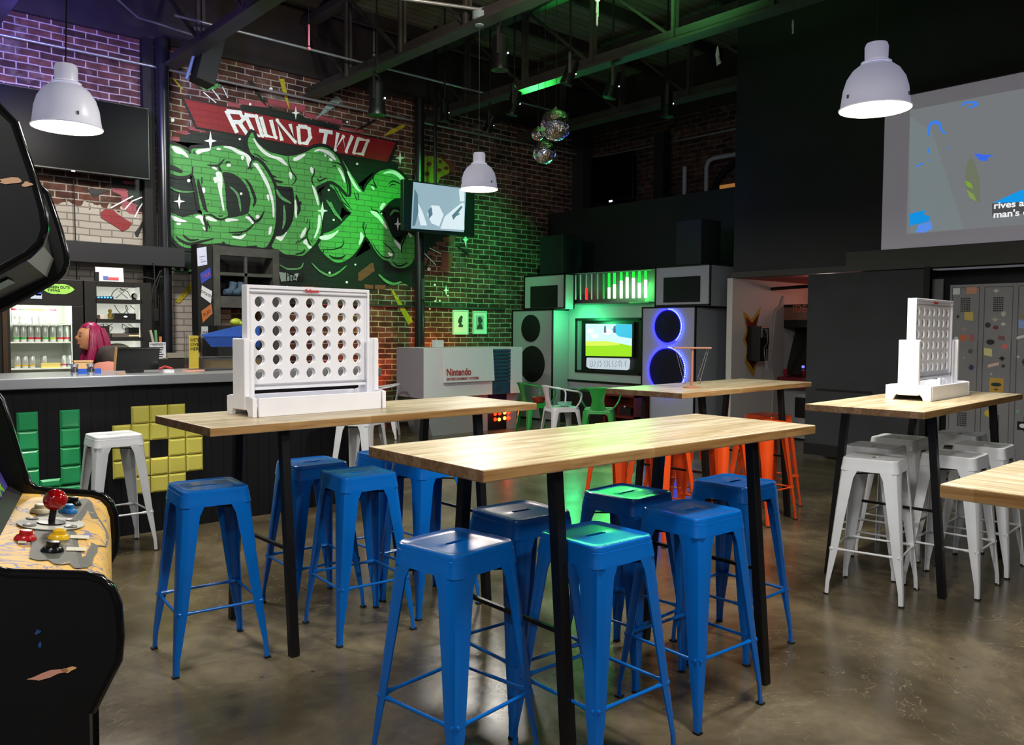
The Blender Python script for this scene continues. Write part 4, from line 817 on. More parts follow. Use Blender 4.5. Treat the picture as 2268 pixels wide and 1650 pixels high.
# ================================================================ FOUR-IN-A-ROW GAMES
M_gm = mat('game_white_paint', 'efeff6', .45, vary=.06, vscale=6); M_gm2 = mat('game_hole_edge', 'b6b6be', .5)
M_goprint = mat('red_print', 'c8343c', .5)
def four_game():
    t = empty('four_in_a_row_game')
    BW, BD, BH = .714, .26, .088
    base = MB()
    base.box(-BW/2+.02, BW/2-.02, -BD/2, -BD/2+.018, 0, BH).box(-BW/2+.02, BW/2-.02, BD/2-.018, BD/2, 0, BH).box(-BW/2+.02, BW/2-.02, -BD/2+.01, BD/2-.01, .03, .042)
    base.build('tray', M_gm, t, bevel=.003)
    for sx in (-1, 1):
        pr = [(-BD/2, 0), (-.085, 0)] + [(-.085*math.cos(PI*i/10), .055*math.sin(PI*i/10)) for i in range(1, 10)] + [(.085, 0), (BD/2, 0), (BD/2, BH), (BD/2-.03, BH+.006), (-BD/2+.03, BH+.006), (-BD/2, BH)]
        Mm = Matrix(((0, 0, 1, 0), (1, 0, 0, 0), (0, 1, 0, 0), (0, 0, 0, 1)))
        MB().prism(pr, sx*BW/2-.011, sx*BW/2+.011, Mm).build('end_panel', M_gm, t, bevel=.003)
        MB().box(sx*.358-.014, sx*.358+.014, -.06, .06, .03, .36).box(sx*.33-.018, sx*.33+.018, -.032-.012, -.032, .03, .352).box(sx*.33-.018, sx*.33+.018, .032, .044, .03, .352).build('upright', M_gm, t, bevel=.008)
    # holed board: 7 x 6, front and back sheet with true holes
    x0, x1, z0, z1 = -.325, .325, .13, .597
    cw = .0897; chh = .0682; r = .0255
    for yy in (-.010, .010):
        bm = MB(); n = 24
        gx = -.314; gz = .1558
        for i in range(7):
            for j in range(6):
                cx = gx+cw*(i+.5); cz = gz+chh*(j+.5); ring = []; sq = []
                for k in range(n):
                    a = 2*PI*k/n; c_, s_ = math.cos(a), math.sin(a); ring.append((cx+r*c_, cz+r*s_)); kk = 1/max(abs(c_)/(cw/2), abs(s_)/(chh/2)); sq.append((cx+c_*kk, cz+s_*kk))
                # the true corners of the cell
                vs = [(p[0], yy-.005, p[1]) for p in ring]+[(p[0], yy-.005, p[1]) for p in sq]+[(p[0], yy+.005, p[1]) for p in ring]+[(p[0], yy+.005, p[1]) for p in sq]
                fs = []
                for k in range(n):
                    l_ = (k+1) % n; fs += [(k, n+k, n+l_, l_), (2*n+k, 2*n+l_, 3*n+l_, 3*n+k), (k, l_, 2*n+l_, 2*n+k)]
                cn = []
                for (qx, qz) in ((1, 1), (-1, 1), (-1, -1), (1, -1)):
                    px_, pz_ = cx+qx*cw/2, cz+qz*chh/2
                    a0 = math.atan2(qz*chh, qx*cw) % (2*PI); k0 = int(a0/(2*PI)*n) % n; k1 = (k0+1) % n
                    m_ = len(vs); vs += [(px_, yy-.005, pz_), (px_, yy+.005, pz_)]; fs += [(n+k0, m_, n+k1), (3*n+k0, 3*n+k1, m_+1)]
                bm.add(vs, fs)
        for (a, b_, c_, d_) in ((x0, -.314, z0, z1), (.314, x1, z0, z1), (-.314, .314, z0, .1558), (-.314, .314, .565, z1)): bm.box(a, b_, yy-.005, yy+.005, c_, d_)
        bm.build('board_sheet', M_gm, t)
    MB().box(x0-.014, x1+.014, -.026, .026, z1-.004, z1+.012).box(x0-.014, x0, -.026, .026, z0, z1).box(x1, x1+.014, -.026, .026, z0, z1).box(x0, x1, -.03, .03, z0-.012, z0).build('board_frame', M_gm, t, bevel=.002)
    MB().box(x0, x1, -.030, -.022, z1-.022, z1-.018).box(x0, x1, -.030, -.022, z0+.012, z0+.016).build('trim_line', M_gm2, t)
    text_mesh('maker_lettering', 'GoSports', .020, M_goprint, t, Matrix.Translation((-.038, -.0265, z1-.013)) @ Matrix.Rotation(PI/2, 4, 'X'), bold=.001)
    return t
g = four_game()
fl_ = at(505, 916, 'z', TH); ff = at(565, 925.5, 'z', TH); frr = at(851.5, 904, 'z', TH)
cx = (ff+frr)/2; print('game base', fl_, ff, frr)
g.location = (1.949, 3.718, TH); g.rotation_euler = (0, 0, math.radians(2.9)); tag(g, 'large white four-in-a-row game standing on the table by the bar', 'game', 'giant four-in-a-row games')
g2 = copy_tree(g); g2.location = (5.385, 2.14, TH); g2.rotation_euler = (0, 0, math.radians(4)); tag(g2, 'white four-in-a-row game seen edge-on on the table by the lockers', 'game', 'giant four-in-a-row games')
# wooden balance toy on the far table
t = empty('balance_toy', (4.86, 3.56, TH), 0, 'small wooden balance toy with hanging rings on the far table', 'toy')
M_toy = mat('toy_wood', 'a2705a', .5)
MB().lathe([(0, 0), (.062, 0), (.062, .008), (.03, .016), (.0, .016)], 24).build('base', M_toy, t, smooth=40)
MB().tube([(0, 0, .01), (0, 0, .285)], .009, 10).build('stem', M_toy, t, smooth=50)
MB().box(-.02, .02, -.135, .135, .280, .292, rot(0, 0, math.radians(48.5))).build('crossbeam', M_toy, t, bevel=.003)
for s_ in (-1, 1):
    dx, dy = -math.sin(math.radians(48.5))*.12*s_, math.cos(math.radians(48.5))*.12*s_
    MB().tube([(dx, dy, .282), (dx*.5, dy*.5, .05)], .0012, 5).tube([(dx*.9, dy*.9, .282), (dx*.35, dy*.35, .07)], .0012, 5).build('string', mat('string_grey', '8e8e96', .6), t)
    MB().tube([(dx*.45+.02*math.cos(a*PI/8), dy*.45, .05+.02*math.sin(a*PI/8)) for a in range(17)], .002, 6).build('ring', mat('chrome', 'd0d0d8', .12, 1), t)
# disco balls
M_mir = None
def mirror_mat():
    m, nt, b, N, L = new_mat('mirror_tiles'); tc = N.new('ShaderNodeTexCoord')
    vo = N.new('ShaderNodeTexVoronoi'); vo.inputs['Scale'].default_value = 26; vo.feature = 'F1'; L.new(tc.outputs['Object'], vo.inputs['Vector'])
    b.inputs['Metallic'].default_value = 1; b.inputs['Roughness'].default_value = .08; b.inputs['Base Color'].default_value = (.75, .75, .78, 1)
    bp = N.new('ShaderNodeBump'); bp.inputs['Strength'].default_value = .35; bp.inputs['Distance'].default_value = .02
    L.new(vo.outputs['Distance'], bp.inputs['Height']); L.new(bp.outputs[0], b.inputs['Normal']); return m
M_mir = mirror_mat()
for (cx_, cy_, wpx, dist, l) in ((1231, 277, 70, 8.6, 'largest mirror ball hanging under the trusses'), (1206, 337, 52, 9.0, 'mirror ball hanging lowest of the three'), (1192, 297, 30, 9.6, 'smallest mirror ball, behind the largest one')):
    p = CAMP + ray(cx_, cy_)*dist; r = wpx/2*dist/F_
    t = empty('disco_ball', p, 0, l, 'disco ball', 'mirror balls under the roof')
    mb = MB(); nn = 30; mm = 20
    mb.sphere((0, 0, 0), r, nn, mm); mb.build('mirror_ball', M_mir, t)
    MB().tube([(0, 0, r*.97), (0, 0, r*1.12)], .012, 8).build('cap', M_conduit, t)
    MB().tube([(0, 0, r), (0, 0, 5.6-p.z)], .003, 5).build('chain', M_cord, t)
# ================================================================ BAR
t = empty('bar_counter', (0, 0, 0), 0, 'long black beadboard bar with a grey metal top along the mural side', 'bar')
MB().box(-1.5, 3.79, 5.95, 6.75, 1.055, 1.125).build('counter_top', mat('brushed_metal_top', 'a9adb2', .3, .75), t, bevel=.006)
MB().box(-1.5, 3.66, 6.05, 6.6, 0, 1.055).build('bar_body', beadboard_mat(), t)
def tiles(name, cells, m, lab=None):
    mb = MB(); s_ = .125
    for (x, z, h) in cells:
        x0, x1, z0, z1 = x+.002, x+s_-.002, z-h*s_+.002, z-.002; y0, y1 = 6.05, 6.03; b_ = .013
        vs = [(x0, y0, z0), (x1, y0, z0), (x1, y0, z1), (x0, y0, z1), (x0, y1+.012, z0), (x1, y1+.012, z0), (x1, y1+.012, z1), (x0, y1+.012, z1), (x0+b_, y1, z0+b_), (x1-b_, y1, z0+b_), (x1-b_, y1, z1-b_), (x0+b_, y1, z1-b_)]
        fs = [(8, 9, 10, 11)] + [(i, (i+1) % 4, 4+(i+1) % 4, 4+i) for i in range(4)] + [(4+i, 4+(i+1) % 4, 8+(i+1) % 4, 8+i) for i in range(4)]
        mb.add(vs, fs)
    o = mb.build(name, m, t)
    if lab: tag(o, lab)
tiles('green_tile_letter', [(1.106, .905-.125*k, 1) for k in range(5)] + [(1.354, .905-.125*k, 1) for k in range(4)] + [(1.231, .455, .45), (1.231, .398, 1), (1.354, .398, 1)], mat('green_tile', '2f9f62', .25, coat=.4), 'green bevelled tiles set in a U shape')
yc = []
for r_, cols in enumerate(((1, 2, 3), (0, 1, 2, 3, 4), (0, 1, 3, 4), (0, 1, 2, 3, 4), (1, 2, 3))):
    for k in cols: yc.append((1.677+.125*k, .905-.125*r_, 1))
tiles('yellow_tile_ring', yc, mat('yellow_tile', 'c6be58', .25, coat=.4), 'yellow bevelled tiles around a black square')
MB().box(3.05, 3.17, 6.035, 6.05, .80, .90).build('wall_socket', mat('outlet_white', 'c8c8c8', .5), t)

# items on the bar
TOPZ = 1.125
M_chrome = mat('chrome', 'd0d0d8', .12, 1); M_clear = mat('clear_acrylic', 'ffffff', .05, trans=1, ior=1.2)
t = empty('pos_monitor', (1.92, 6.30, TOPZ), math.radians(6), 'black point-of-sale monitor seen from behind on the bar', 'monitor')
MB().box(-.155, .155, -.012, .012, .02, .19, rot(math.radians(14), 0, 0)).build('display_back', mat('gloss_black', '08080a', .18), t, bevel=.006)
MB().box(-.05, .05, -.02, .07, 0, .03).build('stand', M_blk, t, bevel=.004)
MB().box(-.158, -.152, -.014, .014, .02, .19, rot(math.radians(14), 0, 0)).build('brass_edge', mat('tan_edge', 'a0794c', .4), t)
t = empty('flyer_holder', (2.33, 6.28, TOPZ), 0, 'clear flyer holder with a yellow flyer on the bar', 'flyer holder')
MB().box(-.06, .06, -.03, -.027, 0, .30).box(-.06, .06, .012, .015, 0, .28).box(-.062, -.06, -.03, .015, 0, .28).box(.06, .062, -.03, .015, 0, .28).build('acrylic_case', M_clear, t)
MB().box(-.038, .034, -.012, -.009, .02, .27).build('flyer', mat('yellow_flyer', 'e6cf4a', .7), t)
text_mesh('flyer_lettering', "HE'S\nOVER\nHERE", .034, M_blkm, t, Matrix.Translation((-.028, -.0135, .225)) @ Matrix.Rotation(PI/2, 4, 'X'))
MB().box(-.07, .07, -.035, .05, 0, .012).build('pink_foot', mat('pink_plastic', 'e8a592', .4, trans=.3), t)
t = empty('food_display_case', (2.62, 6.42, TOPZ), 0, 'clear sneeze-guard case with a blue sloping lid over steel trays', 'display case')
MB().box(-.22, .30, -.12, .18, 0, .10).build('steel_base', mat('brushed_dark_steel', '6f6f70', .3, .8), t, bevel=.01)
MB().box(-.2, .28, -.125, -.12, .02, .08).build('front_bowl_row', mat('warm_reflect', '8b7a5c', .2, .7), t)
MB().add([(-.22, -.14, .10), (.30, -.14, .10), (.30, -.14, .26), (-.22, -.14, .26), (-.22, -.137, .10), (.30, -.137, .10), (.30, -.137, .26), (-.22, -.137, .26)], [(0, 1, 2, 3), (7, 6, 5, 4)]).box(-.22, .30, -.14, .1, .258, .262).build('glass_guard', M_clear, t)
bl_ = [at(a, b, 'y', 6.36)-Vector((2.62, 0, TOPZ)) for a, b in ((447, 741), (527, 722), (575, 716), (575, 768), (468, 768))]
MB().prism([(v.x, v.z) for v in bl_], .05, .06, MY).build('blue_lid', mat('blue_plastic', '2450a8', .4), t)
def small(name, x, y, z, mb, m, label, cat, group=None):
    o = mb.build(name, m, smooth=40, loc=(x, y, z)); tag(o, label, cat, group); return o
for i, (px_, l) in enumerate(((178, 'small blue tray on the bar left of the person, left one'), (208, 'small blue tray on the bar left of the monitor, right one'))):
    p = at(px_, 828, 'y', 6.35); small('blue_tray', p.x, p.y, TOPZ, MB().box(-.04, .04, -.03, .03, 0, .035), mat('blue_plastic', '2450a8', .4), l, 'tray', 'blue trays on the bar')
for i, (px_, l) in enumerate(((165, 'chrome shaker cup at the left end of the blue trays'), (201, 'chrome stirring cup between the two blue trays'))):
    p = at(px_, 828, 'y', 6.2); small('chrome_cup', p.x, p.y, TOPZ, MB().lathe([(0, 0), (.022, 0), (.026, .03), (.02, .05), (.028, .075), (.024, .075), (.0, .07)], 20), M_chrome, l, 'cup')
p = at(374, 828, 'y', 6.2); small('white_card_box', p.x, p.y, TOPZ, MB().box(-.032, .032, -.02, .02, 0, .02), M_white, 'small white box on the bar right of the monitor', 'box')
p = at(268, 832, 'y', 6.15); small('pen_clip', p.x, p.y, TOPZ, MB().box(-.03, .03, -.012, .012, 0, .008), mat('tan_edge', 'a0794c', .4), 'tan clip lying on the bar in front of the monitor', 'clip')
p = at(183, 815, 'y', 6.6); small('coin_tray', p.x, p.y, TOPZ, MB().box(-.06, .06, -.03, .03, .0, .075).box(-.065, .065, -.035, .035, .075, .085), mat('tan_tray', 'c09a6a', .5), 'tan topped box behind the blue trays', 'box')
p = at(407, 832, 'y', 6.25); small('red_clip', 2.20, 6.5, TOPZ, MB().tube([(-.05, 0, .012), (0, .02, .03), (.05, 0, .012)], .009, 8), mat('red_plastic_b', 'a02420', .4), 'small red tool lying on the bar left of the flyer holder', 'tool')
# pink chair behind the monitor
t = empty('pink_chair', (at(247, 815, 'y', 6.99).x, 6.99, 0), math.radians(-25), 'pink shell chair behind the bar monitor', 'chair')
M_pink = mat('pink_shell', 'd98f80', .5)
mb = MB(); rows = []
for i in range(9):
    a = -1.1+2.2*i/8; rows += [(.24*math.sin(a), -.24*math.cos(a)+.1, z_) for z_ in (.62, .85, 1.04+.06*math.cos(a*1.2), 1.08+.11*math.cos(a*1.3))]
mb.add(rows, [(i*4+j, (i+1)*4+j, (i+1)*4+j+1, i*4+j+1) for i in range(8) for j in range(3)])
o = mb.build('backrest', M_pink, t, smooth=60); md = o.modifiers.new('s', 'SOLIDIFY'); md.thickness = .012
MB().lathe([(0, .60), (.22, .60), (.24, .63), (.22, .65), (0, .64)], 28).build('seat', M_pink, t, smooth=40)
for k in range(4):
    a = PI/4+PI/2*k; MB().tube([(.12*math.cos(a), .12*math.sin(a), .6), (.22*math.cos(a), .22*math.sin(a), 0)], .012, 8).build('leg', M_conduit, t)

# ================================================================ PERSON BEHIND THE BAR
def skin_body(name, verts, edges, radii, m, parent, sub=2):
    me = bpy.data.meshes.new(name); me.from_pydata(verts, edges, []); o = bpy.data.objects.new(name, me); C.objects.link(o)
    md = o.modifiers.new('skin', 'SKIN'); md.use_smooth_shade = True
    for i, r in enumerate(radii): me.skin_vertices[0].data[i].radius = r if isinstance(r, tuple) else (r, r)
    me.skin_vertices[0].data[0].use_root = True
    s_ = o.modifiers.new('sub', 'SUBSURF'); s_.levels = sub; s_.render_levels = sub
    me.materials.append(m); o.parent = parent; return o
# local frame: +x = the way the person faces, y = her left, origin on the floor
HD = at(199, 747, 'y', 7.62)
face_az = math.radians(182)
t = empty('person', (HD.x, HD.y, 0), face_az, 'person with long magenta hair in a dark t-shirt behind the bar', 'person')
M_skin = mat('skin', 'c98d66', .5); M_shirt = mat('dark_shirt', '3a3130', .8, vary=.3, vscale=20); M_hair = mat('magenta_hair', '9c1650', .4, vary=.35, vscale=30); M_jeans = mat('dark_jeans', '20222c', .8)
hz = HD.z
V = [(-.16, 0, .86), (-.17, 0, 1.0), (-.15, 0, 1.12), (-.10, 0, 1.21), (-.045, 0, 1.275), (0, 0, hz-.03), (.01, 0, hz+.05),
     (-.11, .15, 1.22), (-.19, .26, 1.03), (-.02, .30, .98), (.14, .26, 1.0), (-.09, -.15, 1.21), (-.05, -.27, 1.03), (.10, -.28, .98), (.20, -.25, 1.0),
     (-.12, .10, .80), (-.06, .12, .45), (-.10, .12, .06), (.06, .13, .03), (-.12, -.10, .80), (-.04, -.12, .45), (-.10, -.12, .06), (.06, -.13, .03)]
Ee = [(0, 1), (1, 2), (2, 3), (3, 4), (4, 5), (5, 6), (3, 7), (7, 8), (8, 9), (9, 10), (3, 11), (11, 12), (12, 13), (13, 14), (0, 15), (15, 16), (16, 17), (17, 18), (0, 19), (19, 20), (20, 21), (21, 22)]
Rr = [(.115, .11), (.10, .09), (.11, .095), (.08, .07), .046, .045, .04, .052, .044, .038, .028, .052, .044, .038, .028, .10, .07, .045, .035, .10, .07, .045, .035]
body = skin_body('body', V, Ee, Rr, M_skin, t)
# shirt: same skeleton a touch larger over the torso and upper arms
sv = [(-.16, 0, .90), (-.17, 0, 1.0), (-.15, 0, 1.12), (-.098, 0, 1.20), (-.11, .15, 1.215), (-.185, .25, 1.045), (-.09, -.15, 1.205), (-.055, -.26, 1.045)]
skin_body('t_shirt', sv, [(0, 1), (1, 2), (2, 3), (3, 4), (4, 5), (3, 6), (6, 7)], [(.155, .145), (.15, .13), (.165, .145), (.118, .105), .098, .082, .098, .082], M_shirt, t)
skin_body('jeans', [(-.13, 0, .90), (-.12, .10, .80), (-.06, .12, .45), (-.10, .12, .10), (-.12, -.10, .80), (-.04, -.12, .45), (-.10, -.12, .10)], [(0, 1), (1, 2), (2, 3), (0, 4), (4, 5), (5, 6)], [(.145, .13), .115, .085, .062, .115, .085, .062], M_jeans, t)
for s_, w_ in ((1, V[10]), (-1, V[14])):
    hv = [w_]; he = []; hr = [.026]
    hv.append((w_[0]+.05, w_[1]-.01*s_, w_[2]-.005)); he.append((0, 1)); hr.append(.030)
    for f in range(4):
        b_ = len(hv); y_ = w_[1]+(-.028+.018*f); ln = (.030, .036, .033, .026)[f]
        hv += [(w_[0]+.085, y_, w_[2]+.002), (w_[0]+.085+ln, y_, w_[2]-.004), (w_[0]+.083+ln*1.8, y_, w_[2]-.02)]; he += [(1, b_), (b_, b_+1), (b_+1, b_+2)]; hr += [.0095, .0085, .007]
    b_ = len(hv); hv += [(w_[0]+.045, w_[1]-.04*s_, w_[2]-.005), (w_[0]+.085, w_[1]-.05*s_, w_[2]-.01)]; he += [(1, b_), (b_, b_+1)]; hr += [.011, .008]
    skin_body('hand', hv, he, hr, M_skin, body, 1)
# head
mb = MB(); n_, m_ = 36, 28; vs = []; fs = []
for i in range(m_+1):
    th = PI*i/m_
    for j in range(n_):
        ph = 2*PI*j/n_; x = math.sin(th)*math.cos(ph); y = math.sin(th)*math.sin(ph); z = math.cos(th)
        r = Vector((x*.098, y*.074, z*.118)); f = max(0, x)
        if z < 0: r.x *= 1-.10*(-z); r.y *= 1-.30*(-z)
        front = math.exp(-((y/.22)**2))*(x > 0)
        def g(c, w): return math.exp(-((z-c)/w)**2)
        r.x += front*(.020*g(-.16, .10)+.012*g(.0, .12)+.012*g(-.42, .07)*1.0+.010*g(-.53, .05)+.020*g(-.80, .13)-.006*g(.12, .06)-.004*g(-.33, .04))
        r.x -= .010*math.exp(-(((abs(y)-.38)/.14)**2))*g(.06, .11)*(x > 0)
        vs.append(tuple(r))
for i in range(m_):
    for j in range(n_): fs.append((i*n_+j, (i+1)*n_+j, (i+1)*n_+(j+1) % n_, i*n_+(j+1) % n_))
HM = rot(0, math.radians(-4), 0, (.035, 0, hz))
hd = MB().add(vs, fs, HM).build('head', M_skin, t, smooth=80)
for s_ in (-1, 1):
    MB().sphere((.117, .030*s_, hz+.010), .011, 12, 8, (.7, 1.3, .7)).build('eye', mat('eye_dark', '2a1a18', .3), hd, smooth=60)
    MB().tube([(.118, .014*s_, hz+.036), (.118, .03*s_, hz+.042), (.105, .048*s_, hz+.036)], .0035, 6).build('eyebrow', mat('brow', '4a1a30', .6), hd)
    MB().sphere((.03, .072*s_, hz-.005), .022, 12, 8, (.7, .35, 1.2)).build('ear', M_skin, hd, smooth=60)
MB().tube([(.118, -.022, hz-.062), (.128, -.010, hz-.058), (.130, 0, hz-.060), (.128, .010, hz-.058), (.118, .022, hz-.062)], [.003, .006, .006, .006, .003], 8).build('lips', mat('lips', 'b0485a', .4), hd, smooth=60)
# hair: cap plus long locks over both shoulders
mb = MB(); vs = []; fs = []; n_, m_ = 36, 16
for i in range(m_+1):
    th = PI*.62*i/m_
    for j in range(n_):
        ph = 2*PI*j/n_; x = math.sin(th)*math.cos(ph); y = math.sin(th)*math.sin(ph); z = math.cos(th)
        rr = 1.09+.02*math.sin(ph*17)
        if x > .18 and z < .50+.25*abs(y): rr = .90
        vs.append((x*.098*rr+.018, y*.078*rr*1.04, z*.122*rr+hz+.006))
for i in range(m_):
    for j in range(n_): fs.append((i*n_+j, (i+1)*n_+j, (i+1)*n_+(j+1) % n_, i*n_+(j+1) % n_))
mb.add(vs, fs)
for s_ in (-1, 1):
    for k in range(11):
        a = 1.25+k*.15; x0 = .080*math.cos(a)+.02; y0 = s_*(.076*math.sin(a)+.006); fwd = .055 if k < 4 else -.03
        mb.tube([(x0*.8, y0*.8, hz+.07), (x0-.005, y0*1.08, hz), (x0-.015+fwd*.3, y0*1.12, hz-.10), (x0-.02+fwd*.8, y0*1.1+s_*.012, hz-.19), (x0-.015+fwd, y0*.95+s_*.02, hz-.29+.02*(k % 3))], [.012, .019, .021, .019, .005], 8)
for k in range(5): a = 2.4+k*.37; mb.tube([(.08*math.cos(a), .07*math.sin(a), hz+.08), (.115*math.cos(a), .095*math.sin(a), hz-.02), (.125*math.cos(a)-.01, .10*math.sin(a), hz-.15), (.13*math.cos(a)-.03, .10*math.sin(a), hz-.27)], [.02, .028, .028, .010], 8)
mb.build('hair', M_hair, hd, smooth=60)
hd.scale = (.94, .94, .94); hd.location = (-.025, 0, hz*.06)
MB().prism([(-.02, 0), (.0, -.02), (.02, 0), (0, .02)], 0, .002, rot(0, PI/2, 0, (.06, 0, 1.12))).build('shirt_print', M_white, t)

# ================================================================ BACK BAR
# drinks cooler
t = empty('drinks_cooler', (0, 0, 0), 0, 'black glass-front drinks cooler glowing behind the bar at the left', 'cooler')
CY = 9.35
xl, xr = 1.20, at(185, 700, 'y', CY).x; wl, wr = at(22, 700, 'y', CY).x, at(160, 700, 'y', CY).x; wt, wb = at(90, 676, 'y', CY).z, .25
M_cool = mat('cooler_black', '1a1715', .45)
MB().box(xl, xr, CY, CY+.03, wt, 1.94).box(xl, wl, CY, CY+.03, .0, wt).box(wr, xr, CY, CY+.03, 0, wt).box(wl, wr, CY, CY+.03, 0, wb).box(xl+.001, xl+.03, CY+.031, CY+.7, 0, 1.938).box(xr-.03, xr-.001, CY+.031, CY+.7, 0, 1.938).box(xl+.03, xr-.03, CY+.031, CY+.7, 1.91, 1.937).build('cabinet_body', M_cool, t, bevel=.004)
M_liner = mat('cooler_liner', 'eef2ea', .6)
MB().box(wl-.05, wr+.05, CY+.55, CY+.57, .1, wt+.05).box(wl-.05, wl-.03, CY+.03, CY+.57, .1, wt+.05).box(wr+.03, wr+.05, CY+.03, CY+.57, .1, wt+.05).box(wl-.05, wr+.05, CY+.03, CY+.57, wt+.03, wt+.05).build('white_liner', M_liner, t)
MB().box(wl-.07, wl-.03, CY-.03, CY, wb, wt).build('door_handle', mat('brown_metal', '4b3a2c', .4, .5), t)
MB().tube([(wr+.015, CY+.06, .3), (wr+.015, CY+.06, wt)], .012, 8).build('cooler_lamp', mat('cooler_tube', 'ffffff', .5, emit=3, ecol='f2fff0'), t)
light('AREA', 'cooler_light', ((wl+wr)/2, CY+.10, wt-.0), 4, (.95, 1, .93), .4, ((wl+wr)/2, CY+.4, .8), size_y=.1)
shz = [at(90, y_, 'y', CY+.1).z for y_ in (717, 757, 815)]
for z_ in shz: MB().box(wl-.03, wr+.03, CY+.05, CY+.5, z_-.012, z_).build('shelf', M_liner, t)
o = MB().prism([(.13*math.cos(PI*i/10)*(1.15-.3*abs(math.sin(PI*i/10))), .062*math.sin(PI*i/10)*(1-.22*math.exp(-((i % 10-5)/1.3)**2))) for i in range(20)], 0, .004, Matrix.Translation((at(129, 640, 'y', CY).x, CY-.001, at(129, 640, 'y', CY).z)) @ MY).build('round_sticker', mat('lime_sticker', '9fdc5e', .5), t)
text_mesh('sticker_lettering', 'GREEN OUTS\nTIMING', .034, M_blkm, t, Matrix.Translation((at(129, 640, 'y', CY).x-.10, CY-.008, at(129, 640, 'y', CY).z+.008)) @ Matrix.Rotation(PI/2, 4, 'X'))
cans = []
def can(h, r, body, band, zc): 
    c_ = empty('drink_can')
    MB().lathe([(0, 0), (r*.8, 0), (r, .01), (r, h-.012), (r*.82, h), (0, h-.003)], 20).build('can_body', body, c_, smooth=40)
    MB().lathe([(r*1.01, zc), (r*1.01, zc+h*.12)], 20).build('colour_band', band, c_, smooth=40)
    return c_
M_cans = mat('can_silver', 'c9cfc8', .3, .5); BND = {k: mat('band_'+k, v, .4) for k, v in dict(red='c03040', green='3fa045', amber='c8a030', lime='b8d030', blue='2c55b0').items()}
pr = {}
def put_can(px_, zsh, col, h, top, row, place_):
    k = (col, h, top)
    if k not in pr: pr[k] = can(h, .030, M_cans, BND[col], h*.8 if top else h*.16); c_ = pr[k]
    else: c_ = copy_tree(pr[k])
    p = at(px_, 700, 'y', CY+.16); c_.location = (p.x, p.y, zsh)
    tag(c_, '%s-banded silver can on the %s cooler shelf, %s' % (col, row, place_), 'can', 'cans in the drinks cooler')
ordn = ['leftmost', 'second from left', 'third from left', 'fourth from left', 'fifth from left', 'sixth from left', 'seventh from left', 'eighth from left', 'rightmost']
r1 = [(32, 'red'), (50, 'green'), (62, 'amber'), (78, 'amber'), (93, 'lime'), (118, 'red')]
for i, (p_, c_) in enumerate(r1): put_can(p_, shz[0], c_, .165, True, 'top', ordn[i] if i < 5 else 'rightmost')
r2_ = [(35, 'green'), (51, 'green'), (67, 'red'), (82, 'red'), (99, 'green'), (116, 'lime'), (132, 'red'), (146, 'red')]
for i, (p_, c_) in enumerate(r2_): put_can(p_, shz[1], c_, .165, False, 'middle', ordn[i] if i < 7 else 'rightmost')
r3 = [(36, 'amber'), (53, 'amber'), (69, 'amber'), (95, 'lime'), (138, 'red'), (152, 'blue')]
for i, (p_, c_) in enumerate(r3): put_can(p_, shz[2], c_, .125, False, 'lower', ordn[i] if i < 5 else 'rightmost')
for i, (a_, b_, l) in enumerate(((90, 132, 'yellow and white drinks carton on the lower cooler shelf'),)):
    p = at(a_, 800, 'y', CY+.1); q = at(b_, 800, 'y', CY+.1)
    o = MB().box(p.x, q.x, CY+.07, CY+.11, shz[2], shz[2]+.05).build('drinks_carton', mat('carton_yellow', 'e8d878', .6)); tag(o, l, 'carton')
for i, (a_, b_, c_, l) in enumerate(((30, 52, 'c9b070', 'tan carton at the bottom left of the cooler'), (55, 82, 'd8c080', 'pale tan carton at the bottom middle of the cooler'), (90, 150, 'e8e0c0', 'cream carton at the bottom right of the cooler'))):
    p = at(a_, 830, 'y', CY+.1); q = at(b_, 830, 'y', CY+.1)
    o = MB().box(p.x, q.x, CY+.08, CY+.3, .80, .93).build('cooler_carton', mat('carton_%d' % i, c_, .6)); tag(o, l, 'carton')
    if i == 0: MB().box(wl-.03, wr+.03, CY+.05, CY+.5, .788, .80).build('shelf', M_liner, t)
for (px_, py_, w_, c_, l) in ((80, 655, .1, 'c8d4e8', 'pale leaflet stuck on the cooler header, left'), (85, 648, .05, '2a5cc0', 'blue leaflet stuck on the cooler header')):
    p = at(px_, py_, 'y', CY); MB().box(p.x-w_/2, p.x+w_/2, CY-.006, CY-.002, p.z-.03, p.z+.02).build('leaflet', mat('leaflet_'+c_, c_, .6), t)
# equipment cabinet with open shelves
t = empty('equipment_cabinet', (0, 0, 0), 0, 'black open cabinet of lit shelves full of electronics behind the bar', 'cabinet')
QY = 9.35
x0 = at(188, 700, 'y', QY).x; x1 = at(336, 700, 'y', QY).x; i0 = at(215, 700, 'y', QY).x; i1 = at(313, 700, 'y', QY).x
zs = [at(260, v, 'y', QY).z for v in (624, 634, 663, 672, 707, 715, 747, 755, 790)]
M_cab = mat('cabinet_black', '1d1b19', .5)
mb = MB().box(x0, i0, QY, QY+.04, 0, zs[0]).box(i1, x1, QY, QY+.04, 0, zs[0]).box(i0, i1, QY, QY+.04, zs[1], zs[0]).box(x0+.001, x0+.03, QY+.041, QY+.5, 0, zs[0]-.001).box(x1-.03, x1-.001, QY+.041, QY+.5, 0, zs[0]-.001).box(x0+.03, x1-.03, QY+.041, QY+.5, zs[0]-.03, zs[0]-.002).box(i0, i1, QY, QY+.04, 0, zs[8])
mb.build('cabinet_frame', M_cab, t, bevel=.003)
for a_, b_ in ((2, 3), (4, 5), (6, 7)): MB().box(i0-.01, i1+.01, QY, QY+.45, zs[b_], zs[a_]).build('shelf', M_cab, t)
